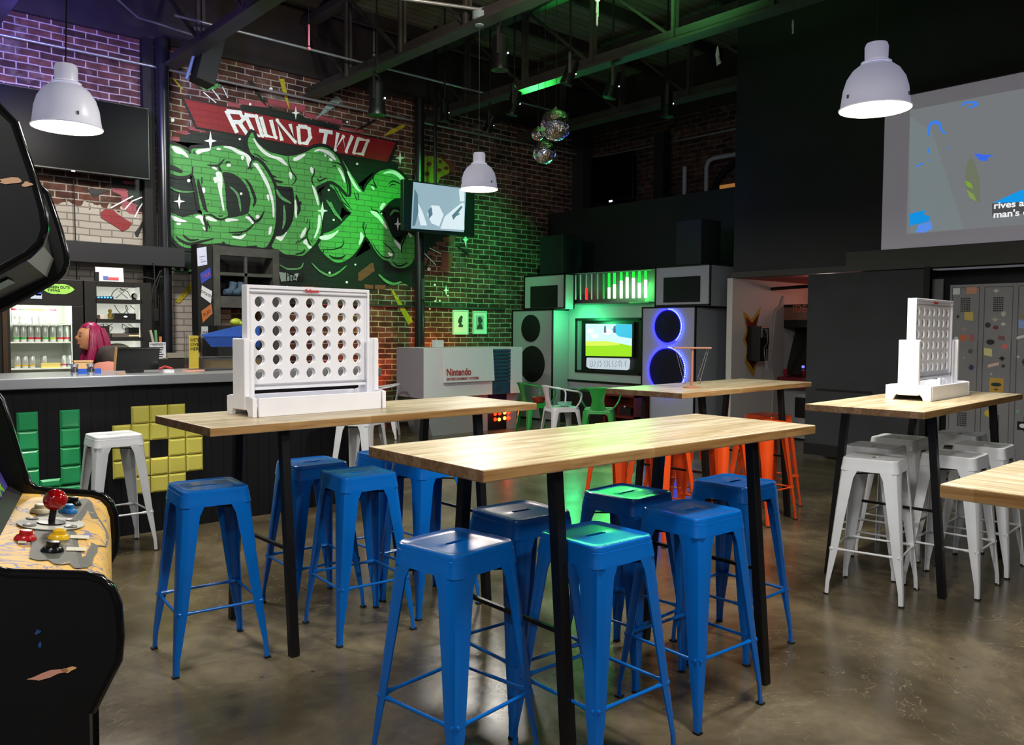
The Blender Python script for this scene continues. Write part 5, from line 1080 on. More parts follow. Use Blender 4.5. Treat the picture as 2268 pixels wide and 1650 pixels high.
MB().box(i0, i1, QY+.24, QY+.25, .5, zs[1]).box(i1-.004, i1-.001, QY+.04, QY+.25, .5, zs[1]).build('back_glow_panel', mat('back_glow', 'e4e6da', .6, emit=.55, ecol='e9ecdf'), t)  # back and right liner glow in place of light inside the shelves
cab_items = [((228, 655, 38, 7, '1a2a50'), 'flat black router with blue lights on the top cabinet shelf', 'router', zs[2]), ((297, 650, 14, 14, '101010'), 'round black webcam on the top cabinet shelf', 'webcam', zs[2]),
             ((244, 700, 10, 24, 'd8b850'), 'small yellow toy on the second cabinet shelf', 'toy', zs[4]), ((275, 702, 44, 14, '121214'), 'black console box on the second cabinet shelf', 'console', zs[4]), ((224, 700, 10, 10, 'd8c8b8'), 'pale small box on the second cabinet shelf, far left', 'box', zs[4]),
             ((232, 735, 14, 26, '4a3c30'), 'brown speaker box on the third cabinet shelf', 'speaker', zs[6]), ((278, 742, 62, 9, '6a625a'), 'grey disc player on the third cabinet shelf', 'player', zs[6]), ((294, 728, 24, 14, '0c0c0c'), 'black adapter pile on top of the grey disc player', 'adapter', zs[6]), ((262, 775, 60, 26, 'b8b4a0'), 'large pale bag on the bottom cabinet shelf', 'bag', zs[8])]
for (px_, py_, w_, h_, c_), l, cat, zz in cab_items:
    p = at(px_, py_, 'y', QY+.12); k = 8.4/F_; ww = w_*k/.95; hh = h_*k
    if cat == 'adapter': zz = zz+9*k
    nm = {'router': 'network_router', 'toy': 'yellow_toy', 'console': 'game_console', 'player': 'disc_player', 'bag': 'plastic_bag', 'speaker': 'shelf_speaker'}.get(cat, cat)
    e = empty(nm, (p.x, p.y, zz), 0, l, cat)
    if cat == 'toy':
        MB().sphere((0, 0, hh*.35), ww*.55, 14, 10, (1, .8, 1.2)).sphere((0, 0, hh*.8), ww*.42, 14, 10).sphere((-ww*.35, 0, hh*.08), ww*.22, 10, 8).sphere((ww*.35, 0, hh*.08), ww*.22, 10, 8).build('toy_body', mat('c_'+c_, c_, .5), e, smooth=60)
    elif cat == 'webcam':
        MB().lathe([(0, 0), (ww*.4, 0), (ww*.3, hh*.3), (ww*.15, hh*.35), (0, hh*.35)], 16).sphere((0, 0, hh*.7), ww*.45, 14, 10).build('camera_ball', mat('c_'+c_, c_, .3), e, smooth=50)
        MB().lathe([(ww*.25, 0), (ww*.3, .004), (0, .005)], 16, rot(PI/2, 0, 0, (0, -ww*.42, hh*.7))).build('lens_ring', M_white, e)
    elif cat == 'bag':
        MB().sphere((0, .04, hh*.5), ww*.5, 18, 12, (1, .35, .55)).build('bag_body', mat('c_'+c_, c_, .6), e, smooth=60)
    else:
        MB().box(-ww/2, ww/2, -.05, .08, 0, hh).build('case', mat('c_'+c_, c_, .4), e, bevel=.004)
        if cat == 'router':
            for k_ in range(5): MB().box(-ww*.35+k_*.03, -ww*.35+k_*.03+.016, -.053, -.05, hh*.4, hh*.75).build('status_light', mat('led_cyan', '40b8ff', .5, emit=4), e)
        if cat == 'console': MB().sphere((0, -.05, hh*.45), .012, 12, 8, (1.6, .3, .7)).build('status_light', mat('led_white', 'e8f0ff', .5, emit=2), e)
        if cat == 'player': MB().box(.02, ww*.4, -.054, -.05, .01, .02).build('status_light', mat('led_warm', 'ffd9a0', .5, emit=1), e)
mb = MB()
random.seed(3)
for k in range(16):
    xx = i0+.02+(i1-i0-.04)*random.random(); lv = random.choice((0, 1, 2)); za, zb = zs[1+2*lv]-.01, zs[2+2*lv]+.02
    mb.tube([(xx, QY+.22, za), (xx+random.uniform(-.1, .1), QY+.20, (za+zb)/2+.02), (xx+random.uniform(-.12, .12), QY+.22, zb)], .0035, 5)
mb.build('cable_tangle', M_cord, t)['kind'] = 'stuff'
t = empty('sign_holder', (at(247, 620, 'y', QY+.1).x, QY+.1, zs[0]), math.radians(-8), 'white printed notice in a stand on top of the equipment cabinet', 'sign')
MB().box(-.15, .12, -.004, .004, 0, .16, rot(math.radians(-14), 0, 0)).build('paper_notice', mat('paper', 'c9cad2', .6), t)
MB().box(-.03, .07, -.008, -.004, .02, .05, rot(math.radians(-14), 0, 0)).build('red_print', mat('red_print', 'c8343c', .5), t)
MB().box(-.08, -.03, -.008, -.004, .02, .06, rot(math.radians(-14), 0, 0)).build('blue_print', mat('blue_print', '3a58a0', .5), t)
MB().box(-.16, -.12, -.01, .06, 0, .10).build('black_block', M_blkm, t)
# notice sheet and small things right of the cabinet
p = at(349, 772, 'y', 9.1)
t = empty('notice_sheet', (p.x, 9.1, 0), 0, 'white NOTICE sheet standing on the back counter right of the equipment cabinet', 'sign')
MB().box(-.085, .085, -.003, .003, 1.125, 1.30).build('sheet', mat('paper', 'c9cad2', .6), t)
text_mesh('notice_lettering', '* NOTICE *', .03, M_blkm, t, Matrix.Translation((-.076, -.006, 1.268)) @ Matrix.Rotation(PI/2, 4, 'X'))
for k in range(5): MB().box(-.06+.005*(k % 2), .06-.01*(k % 3), -.006, -.003, 1.24-.024*k, 1.248-.024*k).build('printed_line', M_blkm, t)
o = MB().box(2.45, 3.9, 8.9, 9.3, 0, 1.125).build('back_counter', M_cab); tag(o, 'black low counter against the wall behind the bar, under the notice sheet', 'counter')
for (px_, c_, r_, h_, l) in ((339, 'a8a49a', -12, .13, 'tall pale stick leaning above the notice sheet'), (346, '5f8f60', -3, .13, 'green marker standing above the notice sheet'), (355, 'c87848', 0, .06, 'orange marker standing above the notice sheet')):
    p = at(px_, 754, 'y', 9.14); o = MB().box(-.012, .012, -.01, .01, 0, h_).build('marker', mat('m_'+c_, c_, .5), loc=(p.x, 9.14, 1.3)); o.rotation_euler = (0, math.radians(r_), 0); tag(o, l, 'marker')
t = empty('storage_tray', (3.22, 9.05, 1.125), 0, 'clear tray of odds and ends on the back counter behind the monitor', 'tray')
MB().box(-.17, .17, -.1, .1, 0, .01).box(-.17, .17, -.1, -.095, 0, .06).box(-.17, .17, .095, .1, 0, .06).build('tray_body', mat('smoke_plastic', '8b8678', .3), t)
MB().box(-.1, .05, -.06, .05, .01, .05).build('tray_contents', M_chrome, t)
p = at(346, 695, 'y', 9.9); t = empty('hanging_paddle', (p.x, 9.9, 0), 0, 'black paddle hanging from a cable beside the round column', 'paddle')
MB().box(-.03, .03, -.01, .01, p.z-.09, p.z+.06).build('paddle_blade', M_blkm, t, bevel=.01); MB().tube([(0, 0, p.z+.06), (0, 0.05, 2.2), (0, .1, 2.2)], .006, 6).build('handle', M_cord, t)
o = MB().tube([at(360, 612, 'y', 10.0), at(345, 620, 'y', 10.0), at(322, 614, 'y', 10.0), at(305, 618, 'y', 10.0)], .012, 8).tube([at(355, 600, 'y', 9.97), at(338, 640, 'y', 9.97), at(332, 700, 'y', 9.97)], .01, 8).tube([at(358, 598, 'y', 9.99), at(346, 640, 'y', 9.99), at(330, 660, 'y', 9.99)], .008, 8).build('cable_bundle', M_cord, smooth=50); tag(o, 'bundle of black cables dropping beside the column above the cabinet', 'cables')
o = MB().tube([at(163, 392, 'y', 10.3), at(170, 620, 'y', 10.3), at(171, 700, 'y', 10.3)], .006, 6).build('hanging_cable', M_cord); tag(o, 'thin black cable running down the brick below the large television', 'cable')
# black post with plates, and the timber shelf frame
PY_ = 9.85
p0 = at(437, 560, 'y', PY_); p1 = at(470, 560, 'y', PY_)
t = empty('plate_post', (0, 0, 0), 0, 'black post covered with licence plates left of the timber shelf', 'post')
MB().box(p0.x, p1.x, PY_, PY_+.2, 0, at(455, 541, 'y', PY_).z).build('post_board', M_blkm, t)
def plate(name, pts, c_, txt=None, tc='202028', ts=.07):
    q = [at(x, y, 'y', PY_-.006) for x, y in pts]; qc = sum(q, Vector())/len(q)
    o = MB().prism([(v.x, v.z) for v in q], -(PY_-.006), -(PY_-.002), MY).build(name, mat('plate_'+c_, c_, .5), t)
    if txt:
        d = q[1]-q[0]; an = math.atan2(d.z, d.x)
        text_mesh(name+'_lettering', txt, ts, mat('ink_'+tc, tc, .6), o, Matrix.Translation((qc.x, PY_-.009, qc.z)) @ Matrix.Rotation(PI/2, 4, 'X') @ Matrix.Rotation(an, 4, 'Z') @ Matrix.Translation((-ts*.28*max(len(v) for v in txt.split('\n')), -ts*.35, 0)))
    return o
plate('paper_notice', [(436, 550), (457, 546), (459, 586), (438, 590)], 'c2c4dc', '====\n----\n====\n----', '8088a8', .03)
plate('blue_licence_plate', [(443, 606), (466, 592), (468, 614), (446, 629)], '2438a0', 'TEX', '9a4a60', .06)
plate('white_licence_plate', [(447, 632), (470, 645), (467, 672), (445, 656)], 'c8c6c8', 'DTXTME', '303038', .045)
plate('orange_licence_plate', [(446, 689), (468, 673), (471, 694), (449, 715)], 'a8602c', 'PLAY', '6a3010', .05)
plate('small_plate', [(446, 723), (468, 723), (468, 748), (446, 748)], 'b0b4b8', 'NAMB', '303038', .04)
SY = 9.9
t = empty('timber_shelf_frame', (0, 0, 0), 0, 'weathered dark timber shelf frame of square openings under the green letters', 'shelf')
M_tim = mat('weathered_timber', '4a4843', .8, vary=.45, vscale=7)
def X_(px_): return at(px_, 600, 'y', SY).x
def Z_(py_, px_=540): return at(px_, py_, 'y', SY).z
mb = MB().box(X_(470), X_(486), SY-.02, SY+.3, 0, Z_(543, 478)).box(X_(603), X_(617), SY-.02, SY+.3, 0, Z_(553, 610)).box(X_(486), X_(603), SY-.019, SY+.05, Z_(568), Z_(549))
mb.build('outer_frame', M_tim, t)
MB().box(X_(541), X_(547), SY-.01, SY+.02, .9, Z_(568)).build('middle_upright', M_tim, t)
for a_, b_ in ((612, 605), (682, 657)): MB().box(X_(486), X_(603), SY-.01, SY+.3, Z_(a_), Z_(b_)).build('shelf', M_tim, t)
MB().box(X_(470), X_(617), SY+.3, SY+.32, Z_(685), Z_(545)).build('back_panel', M_blkm, t)
MB().box(X_(486), X_(603), SY-.01, SY+.3, Z_(880), Z_(860)).build('shelf', M_tim, t)
o = MB()
zb = Z_(657); xb = X_(505)
for dx in (0, .10): o.tube([(xb+dx-.04, SY+.02, zb+.05), (xb+dx+.02, SY+.03, zb+.05), (xb+dx+.07, SY+.04, zb+.09), (xb+dx+.09, SY+.05, zb+.17)], [.035, .045, .045, .05], 12)
b_ = o.build('cloth_bundle', mat('slate_cloth', '3f5266', .8, vary=.3, vscale=20), smooth=60); tag(b_, 'slate blue bundled cloth on the timber shelf', 'cloth')
p = at(530, 712, 'y', 9.3); o = MB().sphere((0, 0, .045), .055, 16, 12, (1.2, .8, .8)).sphere((.05, -.02, .03), .025, 12, 8).build('green_yellow_toy', mat('toy_lime', 'a8b83a', .35), smooth=60, loc=(p.x, 9.4, p.z-.05)); tag(o, 'small lime and yellow toy behind the blue lid of the display case', 'toy')
o = MB().box(p.x-.25, p.x+.3, 9.31, 9.6, 0, p.z-.05).build('small_stand', M_blkm); tag(o, 'black stand behind the display case holding the lime toy', 'stand')

# ================================================================ TELEVISIONS
t = empty('large_television', (0, 0, 0), 0, 'very large switched-off black television high on the left brick wall', 'television')
a = at(330, 236, 'y', 10.1); b_ = at(328, 399, 'y', 10.1)
MB().box(1.55, a.x, 10.1, 10.15, b_.z, a.z-.02).build('casing', mat('tv_bezel', '0a0a0c', .35), t, bevel=.006)
MB().box(1.57, a.x-.015, 10.096, 10.099, b_.z+.02, a.z-.035).build('screen', mat('tv_dark_glass', '040506', .35, spec=.06), t)
MB().box(2.2, 2.6, 10.15, 10.38, b_.z+.3, b_.z+.5).build('wall_bracket', M_blk, t)
MB().box(at(158, 385, 'y', 10.1).x, at(166, 385, 'y', 10.1).x, 10.09, 10.1, b_.z-.004, b_.z+.006).build('logo_light', mat('led_white', 'e8f0ff', .5, emit=2), t)
TY = 9.6
t = empty('small_television', (0, 0, 0), 0, 'lit television on a ceiling pole showing a pale blue picture', 'television')
c1, c2_, c3_, c4_ = at(915, 403, 'y', TY), at(1032, 418, 'y', TY), at(1027, 514, 'y', TY), at(910, 506, 'y', TY)
lx = at(893, 450, 'y', TY).x; rx = at(1051, 450, 'y', TY).x; zt_, zb_ = c1.z+.02, c4_.z-.03
MB().box(lx, rx, TY, TY+.07, zb_, zt_).build('casing', mat('tv_bezel', '0a0a0c', .35), t, bevel=.005)
def emis(name, c, s=1): return mat('glow_'+name, c, .6, emit=s)
MB().add([(v.x, TY-.004, v.z) for v in (c4_, c3_, c2_, c1)], [(0, 1, 2, 3)]).build('picture', emis('pale_blue', '9db6c8', .9), t)
def pic(parent, pts, ax, val, name, m, f=None):
    q = [at(*(f([p])[0] if f else p), ax, val) for p in pts]; mb = MB().add([tuple(v) for v in q], [tuple(range(len(q)))]); o = mb.build(name, m, parent); return o
pw = t
for q in ([(110, 540), (150, 620), (190, 740), (130, 740), (90, 560)], [(230, 555), (300, 560), (340, 640), (300, 750), (230, 720), (190, 640)], [(480, 410), (530, 430), (530, 520), (490, 520)], [(420, 600), (510, 530), (530, 540), (530, 780), (310, 770), (350, 660)]): pic(pw, q, 'y', TY-.008, 'picture_light_shape', emis('near_white', 'dbe9f2', 1.0), Fm)
for q in ([(75, 400), (105, 460), (110, 620), (80, 740), (55, 745)], [(415, 650), (500, 560), (515, 570), (430, 690)], [(200, 600), (230, 570), (240, 640), (205, 680)], [(450, 640), (490, 625), (485, 640), (455, 655)]): pic(pw, q, 'y', TY-.012, 'picture_dark_shape', emis('slate', '5f7d96', .8), Fm)
mb = MB().tube([(at(964, 400, 'y', TY+.1).x, TY+.1, zt_-.3), (at(964, 400, 'y', TY+.1).x, TY+.1, 5.76)], .025, 10); mb.box(lx+.3, lx+.6, TY+.07, TY+.12, zb_+.2, zb_+.5); mb.build('ceiling_pole', M_blk, t)
t = empty('far_television', (0, 0, 0), 0, 'switched-off black television on the far brick wall above the partition', 'television')
MB().box(10.55, 10.62, 8.97, 9.91, 3.63, 4.41).build('casing', mat('tv_bezel', '0a0a0c', .35), t, bevel=.006)
MB().box(10.545, 10.549, 8.99, 9.89, 3.65, 4.39).build('screen', mat('tv_dark_glass', '040506', .35, spec=.06), t); MB().box(10.62, 10.88, 9.35, 9.5, 3.9, 4.1).build('wall_bracket', M_blk, t)
MB().box(10.54, 10.546, at(1361, 437, 'x', 10.6).y, at(1354, 437, 'x', 10.6).y, 3.62, 3.65).build('logo_light', mat('led_white', 'e8f0ff', .5, emit=2), t)
# projector screen
SX = 8.93
t = empty('projector_screen', (0, 0, 0), 0, 'large white projector screen with a projected picture on the black wall', 'projector screen')
Y0, Y1, Z0, Z1 = 4.09, 1.2, 2.318, 3.93
MB().box(SX, SX+.012, Y1, Y0, Z0, Z1).build('screen_cloth', mat('screen_cloth', 'b4b0bd', .8, emit=.18, ecol='b0acb8'), t)
MB().box(SX-.015, SX+.03, Y1-.02, Y0+.03, Z0-.055, Z0).build('bottom_bar', M_blkm, t)
MB().box(SX-.03, SX+.05, Y1-.02, Y0+.03, Z1, Z1+.10).build('roller_case', M_blkm, t)
i_ = [at(2016, 242, 'x', SX), at(2012, 518, 'x', SX)]; ZB, ZT, YL = i_[1].z, i_[0].z-.01, i_[0].y
MB().add([(SX-.003, YL, ZB), (SX-.003, Y1+.2, ZB), (SX-.003, Y1+.2, ZT), (SX-.003, YL, ZT)], [(0, 1, 2, 3)]).build('projected_picture', emis('grey_picture', 'a9afb3', .42), t)
def G_(q, name, c, s, dx): return pic(t, q, 'x', SX-dx, name, emis(c, c, s), Gm)
G_([(1004, 500), (1160, 620), (1250, 900), (1380, 1290), (1000, 1320)], 'picture_pale_area', 'a6b4b8', .45, .004)
for q in ([(1125, 590), (1135, 545), (1180, 525), (1215, 540), (1228, 590), (1255, 620), (1240, 628), (1215, 600), (1200, 560), (1170, 550), (1145, 570), (1140, 640), (1125, 640)], [(1360, 420), (1390, 395), (1470, 395), (1482, 420), (1440, 440), (1395, 438), (1440, 425), (1460, 410), (1400, 408), (1370, 430)], [(1125, 725), (1140, 725), (1138, 760), (1126, 760)], [(1042, 850), (1090, 822), (1092, 835), (1050, 858)], [(1265, 712), (1275, 715), (1268, 735)], [(1130, 805), (1148, 808), (1138, 820)]): G_(q, 'picture_blue_stroke', '3c82f0', .9, .006)
G_([(998, 1185), (1112, 1158), (1095, 1190), (1145, 1205), (1130, 1240), (998, 1270)], 'picture_blue_area', '0894e8', .9, .006)
G_([(1060, 1262), (1150, 1240), (1160, 1290), (1100, 1318), (1040, 1315)], 'picture_blue_area', '5a8ff0', .9, .006)
G_([(1450, 760), (1520, 770), (1595, 770), (1550, 790), (1545, 815), (1490, 810)], 'picture_blue_area', '3a6cf0', .9, .006)
G_([(1585, 1108), (1700, 1055), (1850, 990), (1990, 960), (1990, 1120)], 'picture_blue_area', '0a9cf0', .9, .006)
G_([(1400, 830), (1430, 780), (1470, 860), (1495, 960), (1495, 1100), (1460, 1105), (1400, 1030), (1385, 950)], 'picture_olive_area', '9ca58a', .45, .006)
G_([(1388, 950), (1430, 970), (1445, 1010), (1400, 990)], 'picture_green_stroke', '8fc040', .7, .008); G_([(1395, 1010), (1450, 1050), (1470, 1100), (1420, 1070)], 'picture_green_stroke', '9fc060', .6, .008)
G_([(1578, 1112), (1990, 1090), (1990, 1175), (1578, 1198)], 'caption_box', '70757a', .4, .008)
cp = at(*Gm([(1588, 1150)])[0], 'x', SX-.012)
MC = Matrix(((0, 0, -1, SX-.012), (-1, 0, 0, cp.y), (0, 1, 0, cp.z), (0, 0, 0, 1)))
text_mesh('caption_lettering', "rives ase\nman's de", .088, emis('caption_white', 'f2f2f2', 1), t, MC, font_scale_x=1.15, bold=.002)
# ================================================================ GIANT BOOMBOX / SPEAKER WALL
FX = 9.165
M_pan = mat('speaker_grey', 'a2a4ac', .5); M_trim = mat('black_trim', '0c0c0d', .4); M_cone = mat('black_grille', '070708', .85, bump=.3, bscale=200)
def ya(px_, X): return at(px_, 700, 'x', X).y
def cabinet(name, y0, y1, z0, z1, x0, x1, label, cat='speaker', group=None):
    """grey-panelled box with black edge trim; front faces -x"""
    t = empty(name, (0, 0, 0), 0, label, cat, group); e = .022
    MB().box(x0+.008, x1, y0+.008, y1-.008, z0, z1-.008).build('panelled_body', M_pan, t)
    mb = MB()
    for (a, b_) in ((y0, y0+e), (y1-e, y1)):
        mb.box(x0, x0+e, a, b_, z0, z1)
        mb.box(x1-e, x1, a, b_, z0, z1)
    mb.box(x0, x0+e, y0, y1, z1-e, z1).box(x0, x0+e, y0, y1, z0, z0+e).box(x0, x1, y0, y0+e, z1-e, z1).box(x0, x1, y1-e, y1, z1-e, z1).box(x0, x1, y0, y1, z1-.006, z1-.001)
    mb.build('edge_trim', M_trim, t); return t
def disc(px_, py_, ry, X, parent, name, m):
    c_ = at(px_, py_, 'x', X); top = at(px_, py_-ry, 'x', X); r = top.z-c_.z
    MX = Matrix(((0, 0, -1, c_.x), (-1, 0, 0, c_.y), (0, 1, 0, c_.z), (0, 0, 0, 1)))
    o = MB().lathe([(0, .012), (r*.93, .012), (r, .004), (r, -.02), (0, -.02)], 48, MX).build(name, m, parent, smooth=40); return c_, r, MX
yR0, yR1 = ya(1541, FX), ya(1421, FX); yL0, yL1 = ya(1224, FX), min(ya(1134, FX), WY-.02)
ZB_ = 1.79; XB = 9.93; XC = 9.53
sr = cabinet('giant_speaker', yR0, yR1, 0, ZB_, FX, XB, 'giant grey speaker cabinet with blue-lit cones right of the arcade television')
M_led = mat('led_blue', '1010ff', .5, emit=22, ecol='1010ff'); M_ledd = mat('led_blue_white', '90b8ff', .5, emit=14, ecol='88b4ff')
for (px_, py_, ry, nm) in ((1479, 723, 36.5, 'upper'), (1477, 820, 48.5, 'lower')):
    c_, r, MX = disc(px_, py_, ry, FX-.002, sr, 'speaker_cone', M_cone)
    MB().tube([MX @ Vector((r*1.03*math.cos(PI*i/24), r*1.03*math.sin(PI*i/24), .012)) for i in range(49)], .008, 6, False).build('led_ring', M_led, sr)
    dots = MB()
    for i in range(30):
        a = -PI*.28+PI*.75*i/29
        dots.sphere(MX @ Vector((-r*1.05*math.cos(a)*-1, r*1.05*math.sin(a), .012)), .006, 6, 4)
    o = dots.build('led_dots', M_ledd, sr); o['kind'] = 'stuff'
sl = cabinet('giant_speaker', yL0, yL1, 0, ZB_, FX, XB, 'giant grey speaker cabinet against the brick wall behind the game console')
for (px_, py_, ry) in ((1175, 727, 30), (1178, 806, 40)): disc(px_, py_, ry, FX-.002, sl, 'speaker_cone', M_cone)
y0, y1 = ya(1250, FX), min(ya(1160, FX), WY-.02)
ul = cabinet('top_speaker', y0, y1, ZB_, at(1205, 608, 'x', FX).z, FX, XC-.14, 'smaller grey box with a black window stacked on the left giant speaker')
MB().box(FX-.006, FX+.01, ya(1234, FX), ya(1175, FX), at(1205, 681, 'x', FX).z, at(1205, 633, 'x', FX).z).build('window_panel', M_cone, ul)
y0, y1 = ya(1572, FX), ya(1449, FX)
ur = cabinet('top_speaker', y0, y1, ZB_, at(1510, 587, 'x', FX).z, FX, XB, 'smaller grey box with a black window stacked on the right giant speaker')
MB().box(FX-.006, FX+.01, ya(1549, FX), ya(1469, FX), at(1510, 669, 'x', FX).z, at(1510, 613, 'x', FX).z).build('window_panel', M_cone, ur)
# centre section, set back

yc0, yc1 = yR1+.0, yL0-.0
def zc(py_, px_=1340): return at(px_, py_, 'x', XC).z
t = empty('centre_console', (0, 0, 0), 0, 'grey centre unit housing the lit arcade television between the giant speakers', 'console')
ya0, ya1 = ya(1419, XC), ya(1277, XC)
zt1, zt0 = zc(707), zc(825); zl = zc(845)
mb = MB().box(XC, XC+.25, ya1, yc1, zl, 1.86).box(XC, XC+.25, yc0, ya0, zl, 1.86).box(XC, XC+.25, ya0, ya1, zt1, 1.86).box(XC, XC+.25, ya0, ya1, zl, zt0)
mb.build('grey_panel', M_pan, t)
MB().box(XC-.02, XC, yc0, yc1, zl-.03, zl).build('black_rail', M_trim, t)
MB().box(XC+.01, XC+.25, yc0, yc1, zc(885), zl-.03).build('lower_panel', M_pan, t)
MB().box(XC-.01, XC, ya0-.02, ya1+.02, zt1-.02, zt1+.02).box(XC-.01, XC, ya0-.02, ya1+.02, zt0-.02, zt0+.02).box(XC-.01, XC, ya0-.02, ya0+.02, zt0, zt1).box(XC-.01, XC, ya1-.02, ya1+.02, zt0, zt1).box(XC+.12, XC+.14, ya0, ya1, zt0, zt1).build('recess_frame', M_trim, t)
t = empty('arcade_television', (0, 0, 0), 0, 'lit television showing a bright green and blue game scene between giant speakers', 'television')
XS = XC+.08
def scr(pts, nm, m, dx=0): return pic(t, pts, 'x', XS-dx, nm, m)
sa, sb_ = at(1296, 716, 'x', XS), at(1401, 790, 'x', XS)
MB().box(XS+.003, XS+.04, sb_.y-.015, sa.y+.015, sb_.z-.02, sa.z+.015).build('casing', mat('tv_bezel', '0a0a0c', .35), t)
scr([(1297, 788), (1399, 790), (1400, 718), (1297, 717)], 'screen_sky', emis('sky', 'bfe6ea', 1.3))
scr([(1365, 718), (1400, 718), (1400, 750), (1370, 745), (1355, 730)], 'screen_blue_patch', emis('cyan_sky', '3fb4d8', 1.2), .002)
scr([(1297, 788), (1399, 790), (1399, 766), (1370, 760), (1340, 755), (1297, 757)], 'screen_grass', emis('grass', '8fce18', 1.3), .003)
scr([(1297, 766), (1340, 766), (1372, 764), (1372, 760), (1340, 755), (1297, 756)], 'screen_path', emis('path', 'c8dc50', 1.3), .004)
for x_, y_, r_ in ((1317, 744, 9), (1345, 735, 11), (1308, 733, 8)): scr([(x_+r_*math.cos(PI*i/6), y_+r_*.6*math.sin(PI*i/6)) for i in range(12)], 'screen_cloud', emis('cloud', 'f4ffff', 1.4), .003)
for x_ in (1340, 1361): scr([(x_-3, 737), (x_+3, 737), (x_+2, 722), (x_-2, 722)], 'screen_mark', emis('mark', '6a5a98', .8), .005)
t2 = empty('marquee_strip', (0, 0, 0), 0, 'lit white rounded strip with sketchy drawings under the arcade television', 'sign')
q = [at(x_, y_, 'x', XS-.01) for x_, y_ in ((1300, 792), (1393, 794), (1395, 800), (1393, 817), (1388, 820), (1305, 816), (1299, 812), (1299, 797))]
MB().prism([(v.y, v.z) for v in q], -.012, .0, Matrix(((0, 0, -1, XS-.012), (1, 0, 0, 0), (0, 1, 0, 0), (0, 0, 0, 1)))).build('lit_panel', emis('strip', 'c9d6de', .95), t2)
mb = MB(); random.seed(5)
for k in range(13):
    x_ = 1305+k*6.6+random.uniform(-1, 1); pts = [at(x_+random.uniform(-2.5, 2.5), 799+j*3.4, 'x', XS-.028) for j in range(5)]; mb.tube(pts, .0035, 4)
mb.build('ink_drawing', mat('ink', '50585e', .6), t2)['kind'] = 'stuff'
# tube lights
t = empty('tube_light_sign', (0, 0, 0), 0, 'row of upright glass tubes, the right half glowing green, above the arcade television', 'light')
XN = XC-.10
M_toff = mat('tube_off', 'b9bdc0', .2, emit=.03); M_ghot = mat('tube_white_hot', 'd8ffd8', .5, emit=6, ecol='c8ffc4'); M_ggl = mat('tube_green', '10e030', .5, emit=3.2, ecol='08f028'); M_rgl = mat('tube_red', 'ff2020', .5, emit=2.5, ecol='ff1818')
for px_ in (1263, 1275, 1286, 1299, 1311, 1324): 
    a = at(px_, 664-(px_-1263)*.02, 'x', XN); b_ = at(px_, 610-(px_-1263)*.06, 'x', XN)
    tb_ = MB().tube([a, b_], .014, 10).build('glass_tube', M_toff, t, smooth=50)
    if px_ == 1299: MB().tube([a, at(px_, 638, 'x', XN)], .019, 10).build('red_glow', M_rgl, tb_, smooth=50)
for px_, hot in ((1337, None), (1349, 637), (1361, 630), (1376, 622), (1389, 614), (1403, 616), (1416, 627), (1430, 620)):
    a = at(px_, 662-(px_-1337)*.02, 'x', XN); b_ = at(px_, 606-(px_-1337)*.06, 'x', XN)
    tb_ = MB().tube([a, b_], .016, 10).build('glass_tube', M_ggl if hot else mat('tube_green_dim', '1a9a3a', .4, emit=.5), t, smooth=50)
    if hot: MB().tube([a+Vector((0, 0, .005)), at(px_, hot, 'x', XN)], .020, 12).build('white_glow', M_ghot, tb_, smooth=50)
a = at(1262, 664, 'x', XN); b_ = at(1440, 660, 'x', XN); MB().box(XN-.03, XC+.2, b_.y, a.y, 1.855, 1.875).box(XC+.03, XC+.2, b_.y, a.y, 1.875, at(1350, 600, 'x', XN).z).build('backing_board', mat('backing_grey', '5a5d5e', .6), t)
MB().tube([at(1262, 607, 'x', XN), at(1443, 597, 'x', XN)], .008, 8).build('hanging_wire', M_conduit, t)
light('AREA', 'tube_glow', (XN-.12, at(1390, 640, 'x', XN).y, 2.02), 26, (.03, 1, .13), .8, (4, 3, .6), size_y=.3)
light('POINT', 'tube_glow_side', (XN-.25, yL0-.45, 1.6), 20, (.05, 1, .3), .08)
# black boxes standing on top
o = MB().box(FX+.05, FX+.5, ya(1245, FX)+.05, ya(1190, FX), at(1205, 608, 'x', FX).z, at(1215, 521, 'x', FX).z).build('black_speaker', mat('black_speaker_box', '121a1e', .5), bevel=.008); tag(o, 'black speaker box standing on the left stack near the brick wall', 'speaker')
o = MB().box(FX+.05, FX+.5, ya(1545, FX), ya(1490, FX), at(1510, 587, 'x', FX).z, at(1515, 487, 'x', FX).z).build('black_speaker', mat('black_speaker_box', '121a1e', .5), bevel=.008); tag(o, 'black speaker box standing on the right stack below the partition edge', 'speaker')
o = MB().box(9.2, 9.5, yR1+.15, yL0-.15, 0, .52).build('media_bench', M_blkm, bevel=.01); tag(o, 'low black bench under the arcade television behind the armchairs', 'bench')
t = empty('red_toy_cabinet', (9.0, 7.72, 0), 0, 'dark red open cabinet low behind the green armchair', 'cabinet')
M_rc = mat('dark_red_wood', '5a1a18', .5)
MB().box(-.15, .15, -.30, -.27, 0, .55).box(-.15, .15, .27, .30, 0, .55).box(-.15, .15, -.3, .3, .52, .55).box(-.15, .15, -.3, .3, .22, .25).box(.12, .15, -.3, .3, 0, .55).build('cabinet_frame', M_rc, t)
MB().box(-.02, .1, -.1, .1, .25, .35).build('small_box', M_blkm, t); MB().sphere((-.03, .0, .37), .014, 10, 8).build('white_knob', M_white, t)

